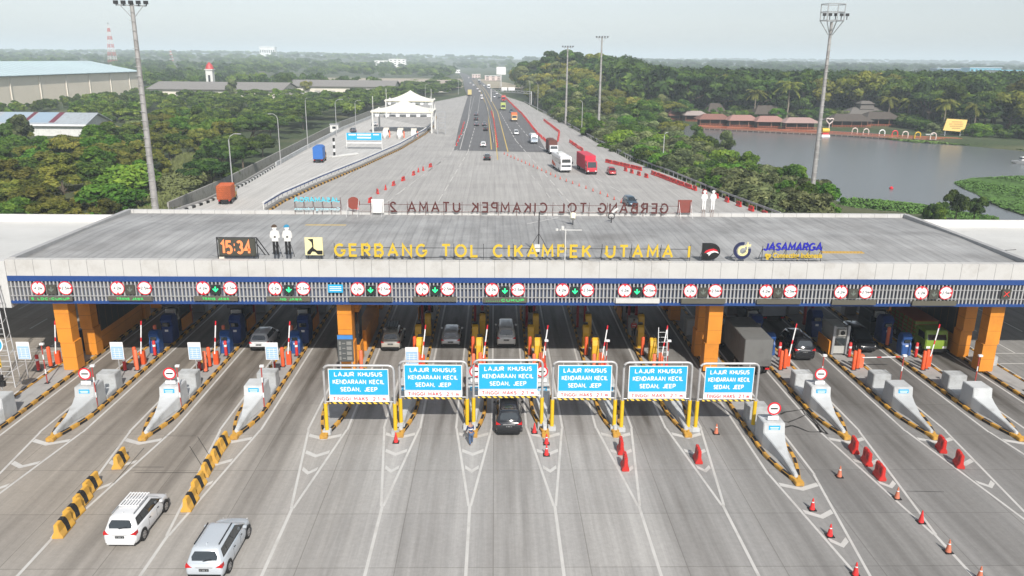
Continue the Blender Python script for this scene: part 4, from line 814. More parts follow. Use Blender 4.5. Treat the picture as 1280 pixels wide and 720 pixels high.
a = onY(30, 462, 60.5); ladder((a.x, 58.0, 0), (a.x-1.6, YF-.4, ZT+.2), 1.35, 'tall pale steel ladder leaning on the left end of the canopy', cage=True)
ladder((13.95, 61, .17), (14.25, 63, 3.4), .75, 'short steel ladder standing between a yellow pylon and a lane post', GREY)
# ------------------------------------------------------------------ cars
def car(name, label, loc, rz, L, W, Hh, paint, kind='suv', merge=False, cat='car', group=None, rack=0, lowtrim=True, sc=1):
    t = T(name, label, cat, loc, rz, group, merge); belt = Hh*.60; h2 = L/2; w2 = W/2
    hood = belt-.07 if kind == 'suv' else belt-.1
    st_ = [(-.5, belt*.62, .84, .42), (-.492, belt*.9, .93, .34), (-.47, belt+.0, .965, .3), (-.3, belt+.01, 1, .24), (.0, belt, 1, .22), (.2, belt-.02, 1, .22), (.28, hood, .99, .24), (.38, hood-.06, .95, .26), (.43, hood-.13, .89, .3), (.47, hood-.22, .79, .32), (.49, hood-.33, .68, .34), (.5, hood-.47, .58, .4)]
    def ring(f_, zt, wf, zb):
        y = f_*L; a_ = w2*wf; return [(0, y, zt+.015), (a_*.75, y, zt+.005), (a_*.93, y, zt-.05), (a_, y, zt-.24*min(1, (zt-zb)/.6)), (a_, y, zb+.2*min(1, (zt-zb)/.6)), (a_*.93, y, zb), (0, y, zb), (-a_*.93, y, zb), (-a_, y, zb+.2*min(1, (zt-zb)/.6)), (-a_, y, zt-.24*min(1, (zt-zb)/.6)), (-a_*.93, y, zt-.05), (-a_*.75, y, zt+.005)]
    b = t.part('body', paint, smooth=50); b.loft([ring(*s_) for s_ in st_])
    rr0, rr1 = (-.475, -.415) if kind != 'sedan' else (-.36, -.24)
    fr0, fr1 = (.29, .085) if kind != 'van' else (.36, .24)
    def oct_(y0, y1, hw_, z, c_=.12): return [(-hw_+c_, y0, z), (hw_-c_, y0, z), (hw_, y0+c_*1.3, z), (hw_, y1-c_*1.6, z), (hw_-c_*1.2, y1, z), (-hw_+c_*1.2, y1, z), (-hw_, y1-c_*1.6, z), (-hw_, y0+c_*1.3, z)]
    A0, A1, z0, z1 = w2*.93, w2*.72, belt-.03, Hh-.10
    g = t.part('cabin', paint, smooth=50); g.loft([oct_(rr0*L, fr0*L, A0, z0, .06), oct_(rr1*L, fr1*L, A1, z1, .08), oct_(rr1*L+.05, fr1*L-.1, A1-.06, Hh-.045, .1), oct_(rr1*L+.18, fr1*L-.3, A1-.18, Hh-.01, .1), oct_(rr1*L+.5, fr1*L-.7, A1-.42, Hh+.008, .08)])
    lp = lambda a_, b_, u: a_+(b_-a_)*u
    def side(u, v, s_): return (s_*(lp(A0, A1, v)+.008), lp(lp(rr0*L+.08, fr0*L-.1, u), lp(rr1*L+.1, fr1*L-.12, u), v), lp(z0, z1, v))
    for s_ in (-1, 1):
        t.part('pillar_strip', BLACKP).quad(*[Vector(v_)-Vector((s_*.004, 0, 0)) for v_ in (side(.07, .2, s_), side(.985, .06, s_), side(.955, .9, s_), side(.05, .88, s_))])
        for u0, u1 in ((.05, .25), (.262, .55), (.562, .97)):
            q = t.part('side_window', GLASS); q.quad(side(u0+(.04 if u0 < .1 else 0), .30 if u0 < .1 else .2, s_), side(u1, .2 if u1 > .3 else .23, s_), side(u1 if u1 < .9 else .94, .86, s_), side(u0+.01, .84 if u0 < .1 else .86, s_))
    def rear(u, v, f0, f1, off): return (lp(-1, 1, u)*lp(A0, A1, v)*.97, lp(f0*L, f1*L, v)+off, lp(z0, z1, v))
    t.part('rear_window', GLASS).quad(rear(.12, .22, rr0, rr1, -.012), rear(.88, .22, rr0, rr1, -.012), rear(.93, .5, rr0, rr1, -.012), rear(.87, .88, rr0, rr1, -.012), rear(.13, .88, rr0, rr1, -.012), rear(.07, .5, rr0, rr1, -.012))
    t.part('windscreen', GLASS).quad(rear(.04, .08, fr0, fr1, .012), rear(.96, .08, fr0, fr1, .012), rear(.94, .92, fr0, fr1, .012), rear(.06, .92, fr0, fr1, .012))
    for s_ in (-1, 1):
        q = t.part('tail_lamp', TAILR, bevel=0 if merge else .015); q.prism([(s_*w2*.95, belt-.02), (s_*w2*.975, belt-.22), (s_*w2*.60, belt-.20), (s_*w2*.62, belt-.15), (s_*w2*.80, belt-.08)], -h2*.992, -h2*.86, 'y')
        q = t.part('head_lamp', HEADL); q.prism([(s_*w2*.72, hood-.24), (s_*w2*.72, hood-.35), (s_*w2*.46, hood-.37), (s_*w2*.48, hood-.29)], h2*.86, h2*.957, 'y')
        q = t.part('mirror', paint if not merge else BLACKP, bevel=0 if merge else .03); q.box(w2-.02 if s_ > 0 else -w2-.17, w2+.17 if s_ > 0 else -w2+.02, fr0*L-.62, fr0*L-.46, belt+.0, belt+.15)
    t.part('bumper_trim', BLACKP if lowtrim else paint).box(-w2*.86, w2*.86, -h2*1.004, -h2*.93, .34, .48); npl = t.part('number_plate', PLATE); npl.box(-.24, .24, -h2*1.008, -h2*.98, belt-.38, belt-.25)
    if not merge: ww2 = t.part('plate_figures', GREY, npl); [ww2.box(-.19+i_*.055, -.155+i_*.055, -h2*1.01, -h2*1.0082, belt-.35, belt-.28) for i_ in range(7) if i_ not in (1, 5)]; t.part('wiper', BLACKP).beam((-.05, rr0*L-.02, belt+.12), (.35, rr0*L+.01, belt+.2), .02); t.part('lower_bumper', BLACKP if lowtrim else paint).box(-w2*.8, w2*.8, -h2*1.012, -h2*.95, .26, .33); t.part('grille', BLACKP).box(-w2*.45, w2*.45, h2*.94, h2*.997, hood-.52, hood-.38)
    if not merge: t.part('chrome_strip', GALV).box(-w2*.45, w2*.45, -h2*1.0, -h2*.97, belt-.2, belt-.165)
    r_ = .345 if kind != 'sedan' else .32
    for fy in (-.315, .315):
        for s_ in (-1, 1):
            x0 = s_*(w2+.005); ar = t.part('wheel_arch', BLACKP)
            ar.prism([(fy*L+(r_+.06)*math.cos(a_), r_+(r_+.06)*math.sin(a_)) for a_ in np.linspace(-.3, PI+.3, 12)], s_*(w2-.12), x0, 'x')
            ty = t.part('tyre', RUBBER, smooth=40); ty.prism([(fy*L+r_*math.cos(a_), r_+r_*math.sin(a_)) for a_ in np.linspace(0, 2*PI, 19)[:-1]], s_*(w2-.22), s_*(w2+.02), 'x')
            rm = t.part('rim', RIM, ty if not merge else None); rm.disc((fy*L, r_), r_*.62, s_*(w2+.0), s_*(w2+.028), 14, 'x')
            if not merge:
                hb = t.part('hub', DARK, ty)
                for k_ in range(5):
                    a_ = k_*2*PI/5; hb.prism([(fy*L+r_*.2*math.cos(a_-.3), r_+r_*.2*math.sin(a_-.3)), (fy*L+r_*.52*math.cos(a_-.35), r_+r_*.52*math.sin(a_-.35)), (fy*L+r_*.52*math.cos(a_+.25), r_+r_*.52*math.sin(a_+.25))], s_*(w2+.02), s_*(w2+.031), 'x')
    if rack == 1 or rack == 2:
        q = t.part('roof_rail', GREY if rack == 1 else BLACKP)
        for s_ in (-1, 1): q.beam((s_*(A1-.07), rr1*L+.25, Hh+.04), (s_*(A1-.07), fr1*L-.25, Hh+.04), .04, .05)
    if rack == 1:
        q = t.part('roof_basket', TXTW)
        for xx in np.linspace(-A1+.15, A1-.15, 7): q.box(xx-.035, xx+.035, -.9, .45, Hh+.07, Hh+.11)
        for yy in (-.9, -.25, .4): q.box(-A1+.1, A1-.1, yy, yy+.06, Hh+.04, Hh+.069)
    if rack == 3:
        q = t.part('roof_basket', BLACKP, bevel=.02); q.box(-.5, .5, -1.1, .5, Hh+.1, Hh+.22)
        for xx in np.linspace(-.5, .5, 5): q.box(xx-.02, xx+.02, -1.2, .6, Hh+.04, Hh+.3)
    if not merge:
        q = t.part('shark_fin', paint); q.prism([(rr1*L+.25, Hh-.01), (rr1*L+.5, Hh-.01), (rr1*L+.28, Hh+.1)], -.02, .02, 'x')
        q = t.part('door_seam', BLACKP)
        for s_ in (-1, 1):
            for fy in (-.16, .06, .24): q.box(s_*w2-.004, s_*w2+.004, fy*L, fy*L+.015, .45, belt-.15)
            for fy in (-.14, .08): q.box(s_*w2-.01, s_*w2+.018, fy*L, fy*L+.16, belt-.16, belt-.13)
    return t.done()
PW = mat('car_white', (.60, .61, .62), .25, coat=.6, var=.02); PK = mat('car_black', (.012, .013, .016), .2, coat=.8); PS = mat('car_silver', (.52, .53, .54), .3, .5, coat=.5, var=.03); PG = mat('car_champagne', (.50, .48, .43), .3, .4, coat=.5, var=.03)
PD = mat('car_grey', (.07, .08, .1), .3, .3, coat=.5); PB = mat('car_slate', (.06, .1, .14), .3, .3, coat=.5); PR = mat('car_red', (.35, .01, .015), .3, coat=.5)
def cpos(px, py, dy): p = at(px, py); return (p.x, p.y+dy, .003)
p = at(168, 683); car('people_carrier', 'white people carrier with a slatted white roof basket driving up the left lane', (p.x-.55, p.y+2.0, .01), R(-1), 4.45, 1.78, 1.68, PW, 'suv', rack=1, lowtrim=False)
p = at(262, 730); car('suv', 'silver white sport utility car with roof rails cut off by the bottom edge', (p.x-.2, p.y+2.45, .01), R(-1), 4.75, 1.88, 1.72, mat('car_silver_white', (.46, .50, .54), .25, .15, coat=.7, var=.02), 'suv', rack=2)
p = at(636, 546); car('suv', 'black sport utility car passing under the third blue gantry', (1.05, p.y+2.35, .01), 0, 4.7, 1.86, 1.8, PK, 'suv', rack=2)
p = at(495, 440); car('suv', 'champagne estate car with a black roof basket stopped at a toll machine', (-9.15, p.y+2.2, .01), 0, 4.5, 1.72, 1.75, PG, 'suv', rack=3)
p = at(565, 436); car('hatchback', 'silver hatchback with bright red tail lamps in the toll lane', (-3.9, p.y+2.1, .01), 0, 4.2, 1.72, 1.55, PS, 'suv')
p = at(633, 436); car('van', 'tall silver van seen from behind between yellow pylons', (1.1, p.y+2.1, .01), 0, 4.3, 1.72, 1.9, mat('car_pale_silver', (.6, .6, .58), .3, .3, coat=.5), 'van')
p = at(330, 440); car('hatchback', 'white car half hidden behind the tariff sign in the left lanes', (-20.7, p.y+2.1, .01), 0, 4.2, 1.72, 1.6, PW, 'suv')
car('van', 'black van with silver trim waiting beside three orange posts', (27.0, 66.3, .01), 0, 4.8, 1.85, 1.95, PK, 'van')
car('van', 'dark people carrier in shade behind the grey toll booth', (33.4, 68, .01), PI, 4.7, 1.8, 1.8, PK, 'suv')
# ------------------------------------------------------------------ trucks and bus
def truck(label, loc, rz, L, W, Hh, cab, box, cabh=2.5, kind='box', name='truck', merge=False, group=None):   # front faces +Y local
    t = T(name, label, 'truck', loc, rz, group, merge); w2 = W/2; h2 = L/2; cl = 1.9
    c_ = t.part('cab', cab, smooth=40, bevel=0 if merge else .06); c_.prism([(h2-cl, .55), (h2, .55), (h2+.02, 1.4), (h2-.28, cabh), (h2-cl, cabh)], -w2*.95, w2*.95, 'x')
    t.part('windscreen', GLASS).quad((-w2*.82, h2+.0, 1.5), (w2*.82, h2+.0, 1.5), (w2*.76, h2-.235, cabh-.15), (-w2*.76, h2-.235, cabh-.15))
    for s_ in (-1, 1): t.part('side_window', GLASS).quad((s_*(w2*.95+.01), h2-1.4, 1.5), (s_*(w2*.95+.01), h2-.25, 1.5), (s_*(w2*.95+.01), h2-.4, cabh-.2), (s_*(w2*.95+.01), h2-1.4, cabh-.2)); t.part('head_lamp', HEADL).box(s_*w2*.7-.18, s_*w2*.7+.18, h2+.02, h2+.05, .75, .95)
    t.part('bumper', BLACKP).box(-w2*.96, w2*.96, h2-.2, h2+.08, .4, .7); t.part('chassis', BLACKP).box(-.5, .5, -h2, h2-.3, .5, .9)
    b = t.part('cargo_box', box, bevel=0 if merge else .03)
    if kind == 'canvas': b.loft([[(-w2, y, .95), (w2, y, .95), (w2, y, Hh-.4), (w2*.6, y, Hh-.05), (0, y, Hh), (-w2*.6, y, Hh-.05), (-w2, y, Hh-.4)] for y in np.linspace(-h2, h2-cl-.1, 6)])
    elif kind == 'open':
        b.box(-w2, w2, -h2, h2-cl-.1, .95, Hh)
        r_ = t.part('cargo_rail', mat('rail_dark_orange', (.3, .07, .02), .7))
        for z in np.arange(1.2, Hh, .35): r_.box(-w2-.03, w2+.03, -h2-.03, h2-cl-.07, z, z+.06)
        for y in np.arange(-h2, h2-cl, .8): r_.box(-w2-.05, w2+.05, y, y+.07, .95, Hh+.05)
    else:
        b.box(-w2, w2, -h2, h2-cl-.1, .95, Hh)
        r_ = t.part('cargo_rib', box)
        for y in np.arange(-h2+.2, h2-cl-.2, .45): r_.box(-w2-.025, w2+.025, y, y+.1, 1.0, Hh-.05)
    t.part('tail_lamp', TAILR).box(-w2*.9, -w2*.6, -h2-.03, -h2-.001, .7, .85); t.part('tail_lamp', TAILR).box(w2*.6, w2*.9, -h2-.03, -h2-.001, .7, .85)
    for y in ([h2-.9, -h2+1.2] if L < 8 else [h2-.9, -h2+1.1, -h2+2.3]):
        for s_ in (-1, 1): ty = t.part('tyre', RUBBER, smooth=40); ty.disc((y, .48), .48, s_*(w2-.35), s_*(w2-.02), 16, 'x'); t.part('rim', GREY, ty if not merge else None).disc((y, .48), .25, s_*(w2-.05), s_*(w2-.01), 12, 'x')
    return t.done()
truck('lorry with a long flat grey cargo box beside the orange column', (21.6, 64.3, 0), 0, 8.0, 2.3, 3.3, PD, mat('cargo_grey', (.13, .13, .125), .8, dirt=.6, dcol=(.06, .055, .05)))
truck('dark lorry with a pale tarpaulin roof deep under the canopy', (27.6, 77.5, 0), 0, 7.5, 2.3, 3.3, PD, mat('tarp_grey', (.3, .32, .35), .6), kind='canvas')
truck('lime green small lorry facing the camera under the right of the canopy', (39.2, 68.5, 0), PI, 6.5, 2.1, 2.6, mat('lime_paint', (.18, .28, .03), .4, coat=.3), mat('lime_box', (.14, .2, .03), .6), 2.3, 'open')
p = at(278, 256, 0); truck('orange slatted cargo lorry driving away on the left side road', (p.x, p.y+3, 0), R(8), 6.5, 2.3, 3.3, mat('truck_yellow', (.5, .3, .05), .5), mat('cargo_orange', (.62, .14, .04), .6, dirt=.2), kind='open')
p = at(397, 204, 0); truck('lorry with a bulging blue tarpaulin and yellow red tail on the side road', (p.x, p.y+3, 0), R(3), 6.0, 2.4, 4.2, mat('truck_yellow', (.5, .3, .05), .5), mat('tarp_blue', (.02, .12, .4), .6), kind='canvas')
p = at(736, 218); truck('magenta red container lorry coming towards the toll gate beside the bus', (p.x, p.y+5, 0), PI+R(6), 11.5, 2.5, 4.1, mat('truck_red', (.48, .02, .04), .4, coat=.3), mat('container_red', (.52, .02, .05), .5), 3.0)
p = at(691, 193); truck('lorry with a dark brown canvas body behind the white bus', (p.x, p.y+4, 0), PI+R(4), 8.5, 2.4, 3.8, PW, mat('canvas_brown', (.1, .03, .02), .7), 2.4, 'canvas')
p = at(629, 138); truck('pale green lorry on the far right carriageway', (p.x, p.y+4, 0), PI, 9, 2.5, 3.6, mat('paint_pale_green', (.35, .42, .12), .5), mat('paint_pale_green', (.35, .42, .12), .5), 2.8, merge=True)
p = at(643, 152); truck('orange and cream lorry following the minibus', (p.x, p.y+3.5, 0), PI, 8, 2.4, 3.4, mat('truck_cream', (.6, .42, .2), .5), mat('cargo_orange', (.62, .14, .04), .6), 2.6, merge=True)
p = at(587, 120); truck('yellow lorry driving away on the far left carriageway', (p.x, p.y+4, 0), 0, 9, 2.5, 4.2, PW, mat('cargo_straw', (.5, .42, .18), .6), merge=True)
p = at(629.5, 127); truck('red lorry ahead of the pale green one', (p.x, p.y+4, 0), PI, 9, 2.5, 3.6, PR, mat('cargo_pink', (.6, .12, .1), .5), 2.8, merge=True)
p = at(611, 111); truck('white box lorry in the far distance by the roadside buildings', (p.x, p.y+4, 0), PI, 9, 2.5, 3.8, PW, mat('cargo_white', (.6, .6, .6), .5), 2.8, merge=True)
p = at(599, 104); truck('dull silver lorry far away where the road bends', (p.x, p.y+4, 0), PI, 9, 2.5, 3.8, PD, mat('cargo_silver', (.35, .36, .38), .5), 2.8, merge=True)
def bus(label, loc, rz, L, W, Hh, m, stripe=True):
    t = T('bus', label, 'bus', loc, rz); w2, h2 = W/2, L/2
    t.part('body', m, smooth=40, bevel=.12).prism([(-h2, .4), (h2-.05, .4), (h2, 1.2), (h2-.15, Hh-.5), (h2-.5, Hh), (-h2+.15, Hh)], -w2, w2, 'x')
    t.part('windscreen', GLASS).quad((-w2*.88, h2+.012, 1.35), (w2*.88, h2+.012, 1.35), (w2*.86, h2-.08, Hh*.56), (-w2*.86, h2-.08, Hh*.56)); t.part('upper_windscreen', GLASS).quad((-w2*.84, h2-.07, Hh*.62), (w2*.84, h2-.07, Hh*.62), (w2*.8, h2-.12, Hh-.58), (-w2*.8, h2-.12, Hh-.58))
    for s_ in (-1, 1):
        t.part('side_window', GLASS).box(min(s_*w2, s_*(w2+.015)), max(s_*w2, s_*(w2+.015)), -h2+.6, h2-.7, Hh*.5, Hh*.8)
        for y in (h2-2.2, -h2+2.6): ty = t.part('tyre', RUBBER); ty.disc((y, .5), .5, s_*(w2-.3), s_*(w2+.03), 16, 'x'); t.part('rim', GREY, ty).disc((y, .5), .26, s_*(w2), s_*(w2+.04), 12, 'x')
        t.part('head_lamp', HEADL).box(s_*w2*.72-.2, s_*w2*.72+.2, h2+.0, h2+.03, .75, .95); t.part('mirror', BLACKP).box(s_*(w2+.2)-.1, s_*(w2+.2)+.1, h2-.1, h2+.15, 2.0, 2.6)
        if stripe: t.part('orange_stripe', ORG).raw([(s_*(w2+.012), -h2+.8, .9), (s_*(w2+.012), 0, .7), (s_*(w2+.012), -1, 1.3), (s_*(w2+.012), -h2+.8, 1.9)], [(0, 1, 2, 3)])
    t.part('roof_unit', WHITE, bevel=.05).box(-.8, .8, -2, 1, Hh, Hh+.25); t.part('bumper', DARK).box(-w2*.9, w2*.9, h2-.05, h2+.05, .42, .62); return t.done()
p = at(708, 216); bus('white coach with dark windows coming towards the toll gate', (p.x-.8, p.y+5.5, 0), PI+R(7), 11.5, 2.5, 3.7, mat('coach_white', (.72, .72, .72), .35, coat=.4))
p = at(667, 180); bus('silver blue minibus on the right carriageway', (p.x, p.y+3, 0), PI+R(4), 6.8, 2.1, 2.7, mat('minibus_silver', (.42, .48, .55), .35, coat=.4), False)
# far cars
fc = [(604, 184.5, PW, 0, 'white car leaving on the far left carriageway above the dark one'), (609, 201, PK, 0, 'black box shaped car on the concrete just past the asphalt edge'), (645.5, 169, PW, PI, 'white car right of the median ahead of the minibus'), (595, 145, PD, 0, 'grey car at the head of three in a row'), (595, 151, PK, 0, 'black car in the middle of three in a row'), (595.5, 158, PD, 0, 'dark car at the tail of three in a row'), (605.5, 158, PD, 0, 'grey car close in front of the low black one by the median'), (607, 164, PK, 0, 'low black car beside the median'),
      (639, 141, PB, PI, 'blue grey car behind the pale green lorry'), (766, 219.5, PR, PI, 'red car beside the red fence at the right edge'), (790, 259, PB, PI+R(8), 'slate blue car just beyond the mirrored letters'), (602.5, 124.5, PW, 0, 'white car nearest on the curved left carriageway'), (602, 121, PW, 0, 'second white car on the curved left carriageway'), (599.5, 115.5, PW, 0, 'third white car on the curved left carriageway'), (597, 112.5, PS, 0, 'silver car on the curved left carriageway'), (592, 107.5, PW, 0, 'fourth white car on the curved left carriageway'), (588, 105, PS, 0, 'second silver car on the curved left carriageway'),
      (621, 118, PW, PI, 'white car under the overhead gantry'), (618, 122, PS, PI, 'silver car under the overhead gantry'), (624, 124, PK, PI, 'black car beside the red lorry'), (605, 108, PW, PI, 'white car far off on the right carriageway'), (600, 106, PD, PI, 'grey car far off on the right carriageway'), (440, 166, PD, R(20), 'dark car near the small toll plaza on the side road'), (586, 98, PW, 0, 'tiny white car at the bend'), (592, 99.5, PD, PI, 'tiny dark car at the bend'), (467, 158, PS, R(20), 'silver car leaving past the tent gate')]
for px, py, m, rz, lb in fc:
    p = at(px, py); car('car', lb, (p.x, p.y+2.2, .04), rz, 4.4, 1.75, 1.6, m, 'suv', merge=True, group='cars on the highway beyond the gate')
# ------------------------------------------------------------------ barriers and cones
def mk_jersey():
    t = T('concrete_barrier', 'x', 'barrier'); b = t.part('body', mat('barrier_yellow', (.60, .33, .045), .7, dirt=.55, dcol=(.3, .2, .1)), bevel=.02)
    b.prism([(-.3, 0), (.3, 0), (.3, .12), (.15, .38), (.1, .85), (-.1, .85), (-.15, .38), (-.3, .12)], -.74, .74, 'y')
    c_ = t.part('chevron', BLK)
    pf = [(-.31, .125), (-.155, .385), (-.131, .62), (-.106, .857), (.106, .857), (.131, .62), (.155, .385), (.31, .125)]; yc = lambda z: .17-abs(z-.45)*.62
    c_.loft([[(x, yc(z)-.19, z) for x, z in pf], [(x, yc(z)+.19, z) for x, z in pf]], caps=True); return t.done()
JB = mk_jersey()
ga = [(80, 664), (92, 647), (103, 630), (115, 612)]; gb = [(238, 632), (248, 611), (259, 590), (270, 573), (279, 559)]
for i, q in enumerate(ga): place(JB, at(*q), R(rnd.uniform(-6, 4)), 'yellow concrete barrier with black chevron, %s in the row left of the white people carrier' % nth(i), 'yellow concrete barriers')
for i, q in enumerate(gb): place(JB, at(*q), R(rnd.uniform(-6, 6)), 'yellow concrete barrier with black chevron, %s in the row right of the white people carrier' % nth(i), 'yellow concrete barriers')
place(JB, at(151, 580), R(5), 'single yellow concrete barrier standing apart between two islands', 'yellow concrete barriers')
def mk_water(h=.95, L=1.0):
    t = T('plastic_barrier', 'x', 'barrier'); m = mat('plastic_red', (.50, .025, .02), .45, dirt=.15)
    b = t.part('body', m, bevel=.03); b.prism([(-.24, 0), (.24, 0), (.24, .16), (.12, .36), (.1, h), (-.1, h), (-.12, .36), (-.24, .16)], -L/2, L/2, 'y'); 
    for s_ in (-1, 1):
        for y in (-L*.25, L*.25): g = t.part('recess', mat('plastic_red_shaded', (.25, .012, .012), .5)); g.box(min(s_*.10, s_*.125), max(s_*.10, s_*.125), y-L*.12, y+L*.12, .45, .75)  # flat panels whose darker red paints in the shade of recesses
    t.part('lug', m, bevel=.02).box(-.08, .08, L/2, L/2+.1, .1, .8); t.part('filler_cap', m).box(-.06, .06, -.06, .06, h, h+.05); return t.done()
WB = mk_water()
for i, q in enumerate([(1067, 564), (1083, 579), (1099, 597)]): place(WB, at(*q), R(-8+i*3), 'red plastic barrier, %s of the three in a row at the right' % ['farthest', 'middle', 'nearest'][i], 'red plastic barriers in the lanes')
place(WB, at(1176, 563), R(-10), 'red plastic barrier, farther of the two at the right edge', 'red plastic barriers in the lanes'); place(WB, at(1198, 582), R(-14), 'red plastic barrier, nearer of the two at the right edge', 'red plastic barriers in the lanes')
for q, lb in (((776, 565), 'farther of the two in front of the fifth gantry'), ((781, 585), 'nearer of the two in front of the fifth gantry'), ((872, 576), 'standing alone in front of the sixth gantry')): place(WB, at(*q), R(-3), 'red plastic barrier seen end on, '+lb, 'red plastic barriers in the lanes')
def mk_cone(m, band, h=.75):
    t = T('traffic_cone', 'x', 'cone'); t.part('cone', m, smooth=60).tube([(0, 0, .04), (0, 0, h)], [.16, .03], 14); t.part('base', BLACKP, bevel=.01).box(-.22, .22, -.22, .22, 0, .05)
    if band: t.part('band', TXTW, smooth=60).tube([(0, 0, h*.5), (0, 0, h*.72)], [.16-.13*.48, .16-.13*.70], 14)
    return t.done()
C_o = mk_cone(mat('cone_faded_orange', (.52, .16, .09), .6, dirt=.3), True); C_r = mk_cone(mat('cone_red', (.65, .03, .03), .5), True); C_p = mk_cone(mat('cone_plain_red', (.6, .03, .03), .5), False); C_k = mk_cone(mat('cone_pink', (.65, .17, .12), .6), False)
for c_, px, py, lb in [(C_k, 120, 607, 'pale pink cone behind the left row of yellow barriers'), (C_p, 495, 553, 'red cone at the foot of the first and second gantries'), (C_r, 683, 555, 'farther red cone with white band at the tip below the fourth gantry'), (C_r, 683, 569, 'nearer red cone with white band at the tip below the fourth gantry'), (C_p, 668, 541, 'small red cone at the foot of the third gantry'),
                       (C_o, 895, 542, 'faded orange cone standing alone between the two rightmost gantries'), (C_o, 1049, 596, 'faded orange cone alone in the lane right of the big crash block'), (C_r, 1015, 637, 'red cone with white band, farthest of three in the chevron strip'), (C_r, 1037, 670, 'red cone with white band, middle of three in the chevron strip'), (C_r, 1069, 719, 'red cone with white band, nearest of three in the chevron strip'),
                       (C_o, 1121, 623, 'faded orange cone first behind the row of three red barriers'), (C_p, 1151, 653, 'plain red cone on the line between two faded ones'), (C_o, 1185, 690, 'faded orange cone in front of the plain red one'), (C_o, 1224, 724, 'faded orange cone at the bottom right edge'), (C_p, 935, 487, 'red cone beside the concrete box behind the rightmost gantry')]:
    place(c_, at(px, py), 0, lb, 'traffic cones')
